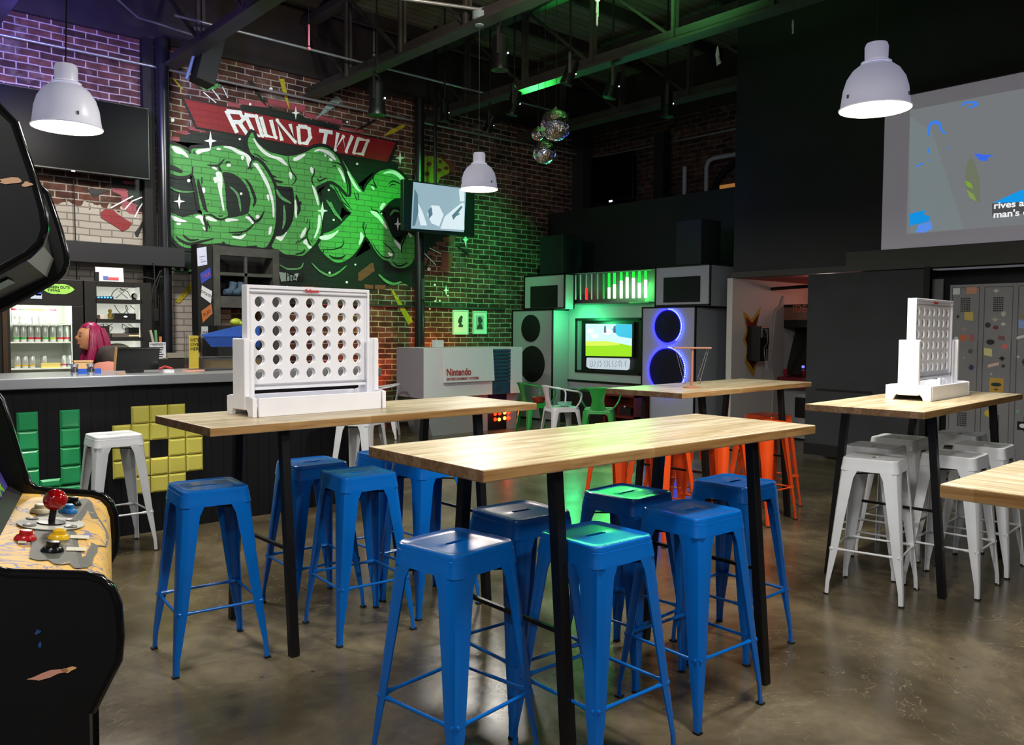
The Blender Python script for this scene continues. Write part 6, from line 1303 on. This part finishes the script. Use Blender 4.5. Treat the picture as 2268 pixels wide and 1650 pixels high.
# ================================================================ GIANT GAME CONSOLE (counter)
NY = 9.02; nx0, nx1, nz = 6.398, 8.175, 1.206; nzm = .529
t = empty('giant_game_console', (0, 0, 0), 0, 'counter built as a giant grey game console with a lettered flap against the brick wall', 'counter')
M_nes = mat('console_light_grey', 'd0d3d2', .45); M_nesd = mat('console_mid_grey', '73737a', .5); M_nesv = mat('console_vent', '1d4a5c', .5, vary=.5, vscale=9)
v0, v1 = at(1091, 770, 'y', NY).x, at(1131, 770, 'y', NY).x
NB = 9.66
MB().box(nx0, v0, NY, NB, nzm, nz).box(v1, nx1, NY, NB, nzm, nz).box(v0, v1, NY+.06, NB, nzm, nz).build('upper_shell', M_nes, t, bevel=.004)
MB().box(nx0-.004, nx0, NY, NB, nzm, nz-.004).build('side_panel', mat('console_side_shaded', '8b8890', .5), t)  # left face in darker grey, its shade put into the colour
mb = MB()
for k in range(9): 
    zz = nz-.03-k*.052; mb.box(v0, v1, NY-.004, NY+.05, zz-.036, zz)
mb.box(v0, v1, NY+.0, NY+.05, nzm, nz-.5); mb.build('vent_slats', M_nesv, t, bevel=.003)
# lower shell tapers in
lo = [(nx0+.10, nzm), (nx1-.02, nzm), (nx1-.02, 0), (nx0+.22, 0), (nx0+.12, .30)]
MB().prism([(a, b) for a, b in lo if True], -(NB-.02), -(NY+.10), MY).build('lower_shell', mat('console_lower', '82878a', .5), t)
MB().box(v0, v1, NY+.085, NY+.10, 0, nzm).build('black_front_strip', M_trim, t)
f0, f1, fb = at(980, 775, 'y', NY).x, at(1091, 775, 'y', NY).x, at(1035, 845, 'y', NY).z
MB().add([(f0, NY-.006, nz+.002), (f1, NY-.006, nz+.002), (f1, NY-.05, fb), (f0, NY-.05, fb), (f0, NY-.001, nz+.002), (f1, NY-.001, nz+.002), (f1, NY-.02, fb), (f0, NY-.02, fb)], [(3, 2, 1, 0), (4, 5, 6, 7), (0, 4, 7, 3), (1, 2, 6, 5), (3, 7, 6, 2), (0, 1, 5, 4)]).build('lid_flap', M_nes, t)
M_nred = mat('console_red_print', '9c2a28', .5)
p = at(989, 832, 'y', NY-.05)
text_mesh('console_lettering', 'Nintendo', .135, M_nred, t, Matrix.Translation((p.x, NY-.051, p.z)) @ Matrix.Rotation(PI/2-.08, 4, 'X'), bold=.003, font_scale_x=.82)
text_mesh('subtitle_lettering', 'ENTERTAINMENT SYSTEM', .048, M_nred, t, Matrix.Translation((p.x, NY-.054, p.z-.065)) @ Matrix.Rotation(PI/2-.08, 4, 'X'), bold=.001)
M_rled = mat('red_led', 'ff2810', .5, emit=7, ecol='ff2008'); M_oled = mat('orange_led', 'ffb040', .5, emit=7, ecol='ffa030')
for (px_, py_) in ((1097, 917), (1107, 916), (1118, 914), (1127, 913), (1097, 929), (1106, 929), (1118, 926), (1127, 926)):
    p = at(px_, py_, 'y', NY+.08); MB().sphere((p.x, NY+.085, p.z), .026, 12, 8).build('red_lamp', M_oled if px_ in (1118, 1106) else M_rled, t, smooth=60)
light('POINT', 'console_red_glow', ((v0+v1)/2, NY-.15, .3), 3, (1, .08, .03), .05)
light('SPOT', 'console_back_glow', (6.55, 9.8, .55), 60, (1, .10, .04), .08, (6.2, 10.4, 1.05), 120, .9)
light('SPOT', 'console_back_glow', (7.5, 9.85, .8), 45, (1, .10, .04), .08, (7.5, 10.4, 1.25), 120, .9)
p = at(979, 762, 'y', 9.2); o = MB().box(-.07, .07, -.05, .05, 0, .10).build('white_cube', M_nes, loc=(p.x, 9.3, nz), bevel=.006); tag(o, 'small white cube box standing on top of the giant game console', 'box')
# framed prints
for (a_, b_, c_, d_, col, l, i) in ((1003, 687, 1037, 741, '8fe0b0', 'framed portrait print, left of the pair on the brick wall', 0), (1048, 689, 1078, 740, '86d0b4', 'framed portrait print, right of the pair on the brick wall', 1)):
    p = at(a_, d_, 'y', WY-.02); q = at(c_, b_, 'y', WY-.02); cx_ = (p.x+q.x)/2; w2 = (q.x-p.x)/2; z0_, z1_ = p.z, q.z; cz = (z0_+z1_)/2
    t = empty('framed_print', (cx_, WY-.03, z0_), 0, l, 'picture', 'framed prints')
    h_ = z1_-z0_; M_f = mat('frame_green', '9fd8c0', .4); e = .018
    MB().box(-w2, w2, 0, .03, 0, e).box(-w2, w2, 0, .03, h_-e, h_).box(-w2, -w2+e, 0, .03, e, h_-e).box(w2-e, w2, 0, .03, e, h_-e).build('frame', M_f, t)
    MB().box(-w2+e, w2-e, .012, .02, e, h_-e).build('mat_board', mat('print_paper', 'd8e2dc', .6), t)
    M_ik = mat('portrait_ink', '2d3a36', .6); mb = MB()
    YY = .010
    def pl(pts): mb.add([(x*w2, YY, y*h_) for x, y in pts], [tuple(range(len(pts)))])
    if i == 0:
        pl([(-.25, .30), (.30, .30), (.35, .38), (.15, .42), (.10, .5), (.22, .52), (.2, .62), (.26, .66), (.3, .72), (.1, .78), (-.1, .72), (-.3, .6), (-.35, .5), (-.2, .46), (-.15, .40), (-.3, .36)])
    else:
        MB().box(-.6*w2, .55*w2, .009, .0118, .18*h_, .80*h_).build('print_ground', mat('print_ground', '9fb0a8', .6), t); YY = .006
        pl([(-.5, .22), (.4, .22), (.3, .4), (.1, .46), (.15, .52), (.3, .45), (.35, .6), (.15, .72), (-.1, .76), (-.3, .7), (-.3, .55), (-.15, .46), (-.35, .38)])
    mb.build('portrait', M_ik, t)
# power strip on the column
p = at(937, 640, 'y', 10.08); o = MB().box(-.02, .02, -.02, .02, -.15, .15).build('power_strip', mat('strip_grey', '3c4248', .5), loc=(p.x, 10.08, p.z), bevel=.003); tag(o, 'dark power strip fixed right of the second black column', 'power strip'); ps_ = o
o = MB().tube([(p.x, 10.08, p.z-.15), (p.x+.04, 10.1, p.z-.5), (p.x-.01, 10.08, p.z-.9), (p.x+.02, 10.1, p.z-1.4)], .006, 6).build('power_cord', M_cord, ps_, smooth=60); o.matrix_parent_inverse = Matrix.Translation(-ps_.location)

# ================================================================ LOCKERS
LX = 8.97
M_lock = mat('locker_grey', '87878a', .38, .1, vary=.15, vscale=3); M_lockd = mat('locker_slot', '17171a', .6)
def yl_(px_): return at(px_, 640, 'x', LX).y
edges = [yl_(2105), yl_(2176), yl_(2242)]; wdt = edges[0]-edges[1]; edges = [edges[0]-wdt*k for k in range(5)]
STK = {0: [(292, 240, 355, 298, 'd0d8dc', 'r'), (418, 228, 510, 290, 'c89070', 'r'), (395, 452, 478, 540, 'c8b060', 'q'), (303, 682, 340, 720, 'd0d0d0', 'c'), (352, 662, 425, 725, 'c06848', 'c'), (447, 655, 490, 735, 'a06060', 'c'), (430, 795, 473, 838, '4c5250', 'c'), (382, 865, 400, 890, 'b0b0b0', 's'), (437, 938, 482, 990, '34385a', 'c'), (320, 478, 355, 522, '303436', 's'), (368, 590, 420, 645, '9a8888', 's')],
       1: [(655, 245, 720, 285, 'd0c8b8', 's'), (733, 450, 776, 500, 'b8b8b0', 'c'), (640, 505, 715, 550, 'b8a898', 's'), (585, 553, 637, 602, '2c2a2a', 'c'), (658, 580, 708, 618, '6c3030', 'c'), (724, 550, 780, 588, 'd0d0d0', 's'), (597, 708, 672, 758, '1e1e1e', 'c'), (705, 675, 768, 718, '7c5050', 'q'), (737, 748, 792, 795, 'd07068', 'c'), (575, 785, 650, 865, 'd8cc90', 'q'), (708, 855, 772, 910, '0c0c0e', 's'), (612, 912, 712, 970, 'd8b8b0', 'r2'), (735, 935, 768, 968, '383c40', 'c'), (628, 1058, 752, 1195, 'c09840', 'r'), (640, 1100, 735, 1140, '1c3830', 'c2'), (660, 1150, 712, 1180, '6a5420', 's'), (580, 1345, 670, 1420, 'c8b040', 'c'), (625, 1010, 655, 1040, 'b8b8b8', 's')],
       2: [(890, 530, 960, 615, '88a8e0', 'q'), (870, 660, 960, 712, 'd8d8d8', 'r2'), (868, 850, 908, 885, 'c0c0c0', 's'), (868, 1350, 900, 1380, '70b080', 'c'), (880, 1455, 960, 1540, '0c0c0c', 'r'), (900, 1475, 955, 1520, 'e0e0e0', 'c2'), (890, 480, 960, 520, '8c7850', 's'), (915, 880, 960, 950, '303438', 's')]}
for k in range(4):
    ye, ys = edges[k], edges[k+1]
    t = empty('locker', (0, 0, 0), 0, ['grey metal locker nearest the sliding door, covered in stickers', 'grey metal locker in the middle with a tan poster sticker', 'grey metal locker at the right edge with a blue sticker', 'grey metal locker just outside the right edge'][k], 'locker', 'grey lockers in a row')
    zt_, zb_ = 1.935, .02
    MB().box(LX+.01, LX+.36, ys, ye, zb_, zt_).build('locker_body', M_lock, t)
    MB().box(LX-.004, LX+.012, ys, ys+.02, zb_, zt_).box(LX-.004, LX+.012, ye-.02, ye, zb_, zt_).box(LX-.004, LX+.012, ys+.02, ye-.02, zt_-.03, zt_).build('face_frame', M_lock, t, bevel=.002)
    d_ = MB().box(LX-.002, LX+.012, ys+.028, ye-.028, zb_+.03, zt_-.038).build('door', M_lock, t, bevel=.003)
    mb = MB()
    for (zc_, n_) in ((1.66, 7), (.50, 7)):
        for i in range(6):
            for j in range(n_): mb.box(LX-.004, LX-.001, (ys+ye)/2-.042+i*.0155, (ys+ye)/2-.042+i*.0155+.010, zc_+j*.021, zc_+j*.021+.014)
    mb.build('vent_holes', M_lockd, d_)
    MB().box(LX-.012, LX-.001, ys+.032, ys+.042, 1.28, 1.36).build('handle', M_conduit, d_)
    for (a_, b_, c_, e_, col, sh) in STK.get(k, []):
        def P_(x, y): return at(x/4.125+2040, y/4.125+580, 'x', LX)
        p = P_(a_, b_); q = P_(c_, e_); cy, cz = (p.y+q.y)/2, (p.z+q.z)/2; ry, rz = abs(p.y-q.y)/2, abs(p.z-q.z)/2
        ry = min(ry, wdt*.42)
        if sh in ('c', 'c2'): pts = [(ry*math.cos(PI*i/10), rz*math.sin(PI*i/10)) for i in range(20)]
        elif sh == 'r': pts = [(-ry, -rz), (ry, -rz), (ry, rz), (-ry, rz)]
        elif sh == 'q': pts = [(-ry*.9, -rz*.7), (ry, -rz), (ry*.9, rz*.8), (-ry, rz)]
        elif sh == 'r2': pts = [(-ry, -rz), (ry, -rz*.0), (ry, rz), (-ry, rz*.0)]
        else: pts = [(-ry, 0), (-ry*.3, -rz*.4), (0, -rz), (ry*.5, -rz*.3), (ry, .2*rz), (ry*.3, rz*.4), (0, rz), (-ry*.5, rz*.3)]
        x_ = LX-.0035-(.002 if sh == 'c2' or col == '6a5420' else 0)
        MB().add([(x_, cy-a, cz+b) for a, b in pts], [tuple(range(len(pts)))]).build('sticker', mat('sticker_'+col, col, .4), t)
a = at(2078, 620, 'x', 9.3)
o = MB().box(9.28, 9.30, a.y-.06, a.y+.05, 0, 2.02).build('pale_strip_panel', mat('pale_grey', '8c8f90', .5)); tag(o, 'pale grey strip panel in the gap between sliding door and lockers', 'panel')

# ================================================================ ARCADE PASSAGE
star = [(215, 405), (262, 450), (300, 490), (345, 430), (395, 360), (372, 450), (350, 540), (440, 640), (400, 720), (440, 800), (370, 900), (345, 960), (315, 1080), (265, 1000), (225, 925), (238, 860), (250, 790), (228, 740), (210, 695), (230, 640), (245, 590), (228, 500)]
def pz(q, y): return [at(x/4.583+1600, y_/4.583+600, 'y', y) for x, y_ in q]
t = empty('comic_star_decal', (0, 0, 0), 0, 'yellow and dark red comic burst painted on the white passage wall', 'decal')
q = pz(star, 5.985); MB().add([tuple(v) for v in q], [tuple(range(len(q)))]).build('yellow_burst', mat('burst_yellow', 'b89028', .6), t)
c_ = sum(q, Vector())/len(q); q2 = [c_+(v-c_)*.80+Vector((0, -.003, 0)) for v in q]; MB().add([tuple(v) for v in q2], [tuple(range(len(q2)))]).build('red_burst', mat('burst_red', '5c1414', .6), t)
pa = pz([(350, 560)], 5.78)[0]; pb = pz([(365, 920)], 5.78)[0]; pa.x += .10; pb.x += .10; pc = pz([(440, 720)], 5.78)[0]
t = empty('payphone', (0, 0, 0), 0, 'black wall payphone with chrome face mounted over the comic burst', 'payphone')
MB().box(pa.x, pa.x+.20, 5.79, 5.98, pb.z, pa.z).build('phone_box', M_blk, t, bevel=.006)
MB().box(pa.x-.001+.02, pa.x+.18, 5.775, 5.79, pb.z+.30, pa.z-.01).build('chrome_face', mat('dull_chrome', '8d9090', .3, .9), t, bevel=.004)
MB().tube([(pa.x+.06, 5.76, pa.z-.04), (pa.x+.06, 5.72, pa.z-.10), (pa.x+.06, 5.72, pa.z-.22), (pa.x+.06, 5.76, pa.z-.28)], [.026, .018, .018, .026], 10).build('handset', M_blk, t, smooth=50)
MB().tube([(pa.x+.06, 5.76, pa.z-.28), (pa.x+.02, 5.74, pb.z+.12), (pa.x+.08, 5.74, pb.z-.12), (pa.x+.12, 5.76, pb.z-.05), (pa.x+.14, 5.78, pb.z+.2)], .005, 6).build('handset_cord', mat('steel_cord', '9a9a98', .4, .6), t, smooth=50)
a = at(1684, 642, 'x', 9.9); b_ = at(1790, 634, 'x', 9.9)
o = MB().tube([a, b_+(b_-a)], .022, 12).build('black_ceiling_pipe', M_blk, smooth=50); tag(o, 'black pipe with collars under the passage ceiling above the arcade machine', 'pipe')
AX = 10.2
def yz(px_, py_): p = at(px_, py_, 'x', AX); return p.y, p.z
t = empty('arcade_machine', (0, 0, 0), 0, 'dark arcade machine with red controls standing in the passage behind the sliding door', 'arcade machine')
yA, zA = yz(1722, 672); yB = yA-.75; yC, zC = yz(1722, 836); _, zD = yz(1722, 725)
MB().box(AX+.05, AX+.85, yB, yB+.02, 0, zA).box(AX+.0, AX+.85, yA-.02, yA, 0, zA).build('side_panel', M_blk, t)
MB().box(AX-.02, AX+.6, yB+.02, yA-.02, zD, zA-.02).build('marquee_hood', M_blkm, t)
MB().box(AX-.03, AX-.02, yB+.05, yA-.12, zD+.10, zA-.06).build('marquee_sign', mat('dim_marquee', '4a3430', .5, emit=.05, ecol='a06040'), t)
p = yz(1758, 692); text_mesh('marquee_lettering', 'IDER', .14, mat('marquee_red', '7c3a28', .5, emit=.06, ecol='c06040'), t, Matrix(((0, 0, -1, AX-.034), (-1, 0, 0, p[0]), (0, 1, 0, p[1]), (0, 0, 0, 1))), bold=.003)
MB().add([(AX+.10, yB+.03, zC+.05), (AX+.10, yA-.03, zC+.05), (AX+.35, yA-.03, zD), (AX+.35, yB+.03, zD)], [(0, 3, 2, 1)]).build('screen_glass', mat('dim_screen', '2b2a22', .15), t)
MB().box(AX-.16, AX+.25, yB+.02, yA-.02, zC-.13, zC+.02).build('control_panel', mat('arcade_crimson', '6e1626', .5), t, bevel=.01)
for s_ in (.18, .45): MB().tube([(AX-.05, yA-s_, zC+.02), (AX-.07, yA-s_, zC+.12)], [.015, .03], 10).build('red_grip', mat('grip_red', '9c2030', .4), t, smooth=50)
MB().sphere((AX-.0, yA-.40, zC+.16), .02, 10, 8).build('blue_start_light', mat('glow_violet', '6a6aff', .5, emit=2), t)
MB().box(AX+.0, AX+.3, yB+.02, yA-.02, .02, zC-.13).build('front_panel', mat('arcade_white', '9a9a9c', .5), t)
MB().box(AX-.02, AX+.0, yB+.12, yA-.30, .30, zC-.25).build('coin_door', M_blk, t, bevel=.01)
MB().tube([(AX+.02, yA+.03, zC-.05), (AX-.02, yA+.12, zC-.3), (AX+.0, yA+.10, zC-.5), (AX+.05, yA+.02, zC-.42)], .008, 6).build('power_cable', M_cord, t, smooth=60)
t = empty('arcade_shadow_sheet', (0, 0, 0), 0, 'arcade cabinet shadow made as a pale sheet on the passage wall past the payphone', 'arcade machine')
sp_ = spline([(9.95, .02), (9.95, .8), (9.86, 1.05), (9.93, 1.35), (9.98, 1.72), (10.1, 1.80), (10.19, 1.80), (10.19, .02)], 3)
MB().prism(sp_, 0, .02, Matrix(((1, 0, 0, 0), (0, 0, 1, 5.96), (0, 1, 0, 0), (0, 0, 0, 1)))).build('curved_shadow', mat('shadow_offwhite', 'a3a09c', .5), t)  # thin sheet standing in for an arcade cabinet's shadow on the wall

# ================================================================ FOREGROUND ARCADE CABINET
K_ = 1.136
azm = math.radians(74.5); Wv = Vector((math.cos(azm), math.sin(azm), 0)); Uv = Vector((math.sin(azm), -math.cos(azm), 0))
A0 = CAMP + ray(250, 1290)*(1.1*K_); WD_ = .62*K_
t = empty('arcade_cabinet', (A0.x, A0.y, 0), azm-PI/2, 'worn black arcade cabinet in the left foreground with a red joystick', 'arcade machine')
# local frame: x = front (U), y = width (W)
prof = [(-.70, 1.82), (-.16, 1.76), (-.135, 1.735), (-.115, 1.712), (-.103, 1.70), (-.083, 1.631), (-.0745, 1.593), (-.073, 1.573), (-.078, 1.556), (-.092, 1.541), (-.119, 1.523), (-.184, 1.482), (-.30, 1.42), (-.26, 1.39), (-.215, 1.355), (-.187, 1.310), (-.170, 1.245), (-.155, 1.180), (-.146, 1.150), (-.135, 1.137), (-.116, 1.1305), (-.034, 1.118), (-.016, 1.111), (-.004, 1.098), (.003, 1.075), (.005, 1.03), (.002, 1.0), (-.006, .985), (-.031, .936), (-.031, .0), (-.70, 0)]
prof = [(u*K_, CH+(z-CH)*K_ if z > .01 else 0.0) for u, z in prof]
MP = Matrix(((1, 0, 0, 0), (0, 0, 1, 0), (0, 1, 0, 0), (0, 0, 0, 1)))
M_side = mat('cabinet_black_laminate', '0b0b0e', .42, vary=.3, vscale=14); M_tm = mat('t_molding', '0a0a0c', .16)
for y_ in (0, WD_-.018):
    o = MB().prism(prof, y_, y_+.018, MP).build('side_panel', M_side, t)
    MB().tube([(u, y_+.009, z) for u, z in prof[1:-2]], .0098, 8).build('t_molding', M_tm, o, smooth=60)
def strip(us, name, m, inset=.006, extra=0):
    vs = []; 
    for u, z in us: vs += [(u*K_-inset, .018, CH+(z-CH)*K_-inset), (u*K_-inset, WD_-.018, CH+(z-CH)*K_-inset)]
    fs = [(2*i, 2*i+2, 2*i+3, 2*i+1) for i in range(len(us)-1)]
    o = MB().add(vs, fs).build(name, m, t, smooth=50); return o
M_deck = art_mat('control_art', [(0, 'd8a440'), (.40, '77729a'), (.43, 'dcae50'), (.62, '8a86a0'), (.64, 'd8a440')], 7, 2.6, .5)
M_field = art_mat('control_art_grey', [(0, '55554f'), (.60, '5c5c56'), (.66, 'c9a860'), (.68, '5a5a55')], 8, 3.0, .55, 5)
strip([(-.150, 1.137), (-.116, 1.132), (-.034, 1.120), (-.016, 1.112), (-.005, 1.098), (.001, 1.075), (.003, 1.03), (.0, .99)], 'control_deck', M_deck)
strip([(-.30, 1.42), (-.240, 1.32), (-.20, 1.22), (-.165, 1.137)], 'bezel_art', art_mat('bezel_art', [(0, '5a4fa0'), (.42, '4a4a94'), (.52, '7cc030'), (.56, '8ad838'), (.60, 'e8c860'), (.64, '5a4fa0')], 9, 1.5, .25, 3))
strip([(-.172, 1.150), (-.150, 1.1345)], 'bezel_rail', mat('worn_black', '2a2a2a', .3), inset=.003)
strip([(0, .99), (-.031, .94), (-.031, .02)], 'front_panel', M_side, inset=.012)
strip([(-.118, 1.70), (-.098, 1.63), (-.090, 1.58)], 'marquee', mat('marquee_plastic', '30303a', .2), inset=.004)
strip([(-.090, 1.58), (-.102, 1.545)], 'marquee_retainer', mat('worn_aluminium', '8a8a86', .35, .6), inset=.002)
strip([(-.102, 1.545), (-.30, 1.43)], 'speaker_panel', M_side, inset=.002)
strip([(-.70, 1.80), (-.16, 1.74), (-.118, 1.70)], 'top_panel', M_side, inset=.01)
strip([(-.69, 1.8), (-.69, .02)], 'rear_panel', M_side, inset=0)
gq = [(u*K_, y, CH+(1.545-(-.102-u)*.581-CH)*K_-.006) for u, y in ((-.165, .30), (-.135, .30), (-.135, .42), (-.165, .42))]
MB().add(gq, [(3, 2, 1, 0)]).build('green_reflection', mat('painted_green_reflection', '1c6a3c', .2), t)  # green light reflected under the marquee, painted as a patch
for (u, z, w_, h_, c_, nm) in ((-.075, .998, .055, .006, 'c98d78', 'peeled_patch'), (-.055, 1.000, .022, .005, 'd8a468', 'peeled_patch'), (-.105, 1.629, .03, .005, 'c49a78', 'peeled_patch'), (-.088, 1.626, .014, .004, 'c49a78', 'peeled_patch'), (-.088, 1.055, .008, .004, '1c3c74', 'blue_fleck'), (-.086, 1.038, .005, .005, '1c3c74', 'blue_fleck')):
    zz = CH+(z-CH)*K_; n_ = 12; random.seed(int(abs(u)*1e4)); pts = [(u*K_+w_/2*math.cos(2*PI*i/n_)*random.uniform(.7, 1.15), zz+h_*math.sin(2*PI*i/n_)*random.uniform(.5, 1.2)+.10*(w_*math.cos(2*PI*i/n_)/2)) for i in range(n_)]
    MB().add([(a, -.0012, b) for a, b in pts], [tuple(range(n_))]).build(nm, mat('patch_'+c_, c_, .7), t)
random.seed(12); gp = []
for i in range(40):
    a = 2*PI*i/40; rr_ = 1+.10*math.sin(a*5+1)+random.uniform(-.05, .05)
    u = -.050+.062*math.cos(a)*rr_*(1 if math.cos(a) < 0 else .72); v = WD_*.5+WD_*.40*math.sin(a)*rr_
    zz = 1.132 if u < -.116 else (1.132-(u+.116)/.082*.012 if u < -.034 else (1.120-(u+.034)/.018*.008 if u < -.016 else 1.112-(u+.016)/.011*.014))
    gp.append((u*K_-.005, max(.03, min(WD_-.03, v)), CH+(zz-CH)*K_-.0045))
cg = (-.060*K_-.005, WD_*.5, CH+(1.1238-CH)*K_-.0042)
MB().add([cg]+gp, [(0, i+1, (i+1) % 40+1) for i in range(40)]).build('grey_art_field', M_field, t)
# controls, found on the deck plane in local space
inv = Matrix.Rotation(-(azm-PI/2), 4, 'Z') @ Matrix.Translation((-A0.x, -A0.y, 0))
def deck(px_, py_): 
    zz = CH+(1.124-CH)*K_-.004
    for _ in range(4):
        p = at(px_, py_, 'z', zz); l = inv @ p; u = l.x/K_
        zz = CH+((1.132 if u < -.116 else 1.132-(u+.116)/.082*.012)-CH)*K_-.005
    return inv @ at(px_, py_, 'z', zz)
slope = math.radians(8)
def button(px_, py_, col, r=.0175):
    p = deck(px_, py_); b_ = MB().lathe([(r, 0), (r, .002), (r*.82, .007), (r*.62, .008), (r*.62, .0065)], 28, rot(0, slope, 0, p)).build('button_bezel', mat('btn_'+col, col, .25), t, smooth=35)
    MB().lathe([(r*.6, .006), (r*.6, .0145), (r*.5, .0155), (0, .0145)], 24, rot(0, slope, 0, p)).build('button_cap', mat('btn_'+col, col, .25), b_, smooth=35)
for a in ((56, 1194, 'b01820'), (130, 1192, 'e8b820'), (116, 1220, '0a0a0e'), (150, 1134, '2a84d0'), (88, 1134, 'e6d6b4'), (160, 1117, '0a0a0e')): button(*a)
p = deck(113, 1161)
pl_ = MB().lathe([(0, .001), (.056, .001), (.056, .0025), (0, .0025)], 40, rot(0, slope, 0, p)).build('joystick_plate', mat('pale_plate', 'b8b8b0', .5), t, smooth=30)
for dx, dy in ((-.033, -.028), (-.033, .030), (.033, -.028), (.033, .030)): MB().lathe([(.011, .002), (.011, .004), (.004, .006), (0, .006)], 16, rot(0, slope, 0, p+Vector((dx, dy, -dx*.14)))).build('bolt_washer', mat('bolt_steel', '77746c', .35, .8), pl_, smooth=30)
j = empty('joystick', (0, 0, 0)); j.parent = t
MB().lathe([(0, .003), (.024, .003), (.024, .005), (0, .007)], 28, rot(0, slope, 0, p)).build('dust_washer', M_blk, j, smooth=40)
bp_ = inv @ (CAMP + ray(122, 1107)*((at(113, 1161, 'z', (Matrix.Translation((0, 0, 0)) @ p).z)-CAMP).dot(fw)))
rb = 24*((at(113, 1161, 'z', p.z)-CAMP).dot(fw))/F_
MB().tube([p, bp_], .0058, 12).build('stick', M_blk, j, smooth=50)
MB().sphere(bp_, rb, 28, 18).build('ball_top', mat('joystick_red', 'b40c14', .12, coat=.6, vary=.2, vscale=40), j, smooth=80)
for (px_, py_, w_, h_) in ((176, 1190, .024, .015), (169, 1217, .024, .015), (50, 1199, .035, .006)):
    q = deck(px_, py_); MB().box(-h_, h_, -w_/2, w_/2, .0005, .0012, rot(0, slope, 0, q)).build('printed_label', mat('label_cream', 'c9c4b0', .5), t)

# ================================================================ UNDER THE ROOF
def stage_light(px_, py_, z, label, s_=1.0, tilt=0, hang=4.56):
    p = at(px_, py_, 'z', z); t = empty('stage_light', p, math.radians(40), label, 'stage light', 'black stage lights under the trusses')
    M_ = rot(math.radians(tilt), 0, 0)
    MB().lathe([(0, .16*s_), (.07*s_, .16*s_), (.08*s_, .12*s_), (.08*s_, -.10*s_), (.09*s_, -.12*s_), (.09*s_, -.17*s_), (.0, -.15*s_)], 20, M_).build('lamp_can', M_blk, t, smooth=40)
    MB().box(-.10*s_, -.09*s_, -.015, .015, -.03, .24*s_).box(.09*s_, .10*s_, -.015, .015, -.03, .24*s_).box(-.10*s_, .10*s_, -.015, .015, .23*s_, .245*s_).build('yoke', M_blk, t)
    MB().tube([(0, 0, .24*s_), (0, 0, max(.3, 5.74-p.z))], .012, 8).build('hanger', M_blk, t)
    MB().sphere(M_ @ Vector((.0, -.083*s_, .0)), .010*s_, 8, 6).build('indicator', mat('led_white', 'e8f0ff', .5, emit=2), t)
stage_light(1107, 118, 4.25, 'black stage light near the junction box, highest in view', 1.0)
stage_light(835, 218, 4.15, 'black stage light hanging over the right end of the banner', 1.15)
stage_light(1263, 160, 4.28, 'slim black stage light above the mirror balls', .8, 20)
stage_light(1357, 188, 4.3, 'black stage light right of the mirror balls with a green-lit yoke', .9, 15)
stage_light(1139, 228, 4.3, 'black stage light left of the mirror balls with a green flag', .9, 12)
stage_light(1477, 230, 4.3, 'black stage light farthest right under the trusses with green lens', .95)
stage_light(1085, 275, 4.25, 'slim black stage light above the middle pendant lamp', .7, 20)
stage_light(985, 250, 4.35, 'black stage light on the truss above the small television', .7)
p = at(452, 130, 'y', 9.7); o = MB().box(-.10, .12, -.12, .12, -.28, .30, rot(0, math.radians(14), 0)).build('hung_speaker', M_blkm, loc=(p.x-.03, 9.55, p.z-.06), bevel=.01); tag(o, 'black loudspeaker hung at the truss end above the banner corner', 'speaker')
p = at(427, 130, 'y', 9.6); o = MB().tube([(p.x+.02, 9.6, p.z+.35), (p.x+.03, 9.6, p.z+.1), (p.x-.03, 9.6, p.z-.10), (p.x-.08, 9.6, p.z-.25)], .02, 8).build('curved_bracket', mat('bracket_blue', '6070b0', .5), smooth=50); tag(o, 'curved bracket beside the hung loudspeaker', 'bracket')
def hang_toy(px_, py_, z, kind, label, cat, c_):
    p = at(px_, py_, 'z', z); t = empty(kind, p, .6, label, cat); m_ = mat('toy_'+c_, c_, .5)
    if kind == 'hanging_skeleton':
        mb = MB().sphere((0, 0, .06), .028, 12, 8).tube([(0, 0, .04), (0, 0, -.06)], .012, 8)
        for s_ in (-1, 1): mb.tube([(0, 0, .02), (.045*s_, 0, -.03), (.05*s_, 0, -.09)], .006, 6).tube([(0, 0, -.06), (.02*s_, 0, -.12), (.015*s_, 0, -.19)], .007, 6)
    elif kind == 'hanging_plane':
        mb = MB().tube([(0, 0, .10), (.01, 0, .02), (0, 0, -.10)], [.006, .022, .006], 10).tube([(0, 0, 0), (.13, -.02, -.03)], [.014, .02], 8)
    elif kind == 'hanging_ring': mb = MB().tube([(.03*math.cos(a*.5), 0, .03*math.sin(a*.5)*2) for a in range(10)], .008, 6)
    else: mb = MB().tube([(0, 0, .12), (.0, 0, -.10)], [.012, .012], 8).sphere((.0, 0, -.13), .02, 10, 8)
    mb.build('toy_figure', m_, t, smooth=50); MB().tube([(0, 0, .06), (0, 0, 5.5-z)], .0015, 4).build('string', M_cord, t)
hang_toy(1323, 12, 4.6, 'hanging_skeleton', 'small white skeleton toy hanging at the top above the mirror balls', 'toy', 'd8dcd8')
hang_toy(1589, 124, 4.35, 'hanging_plane', 'small white toy hanging over the right-hand roof', 'toy', 'd8dcd8')
hang_toy(1756, 60, 4.2, 'hanging_ring', 'small silver ring hanging left of the right pendant lamp', 'hook', 'a8aab0')
hang_toy(828, 95, 4.6, 'hanging_rod', 'slim black rod with silver tips hanging above the banner', 'rod', '26262a')
hang_toy(684, 80, 4.6, 'hanging_figure', 'tiny pink figure hanging above the banner', 'toy', 'b05868')
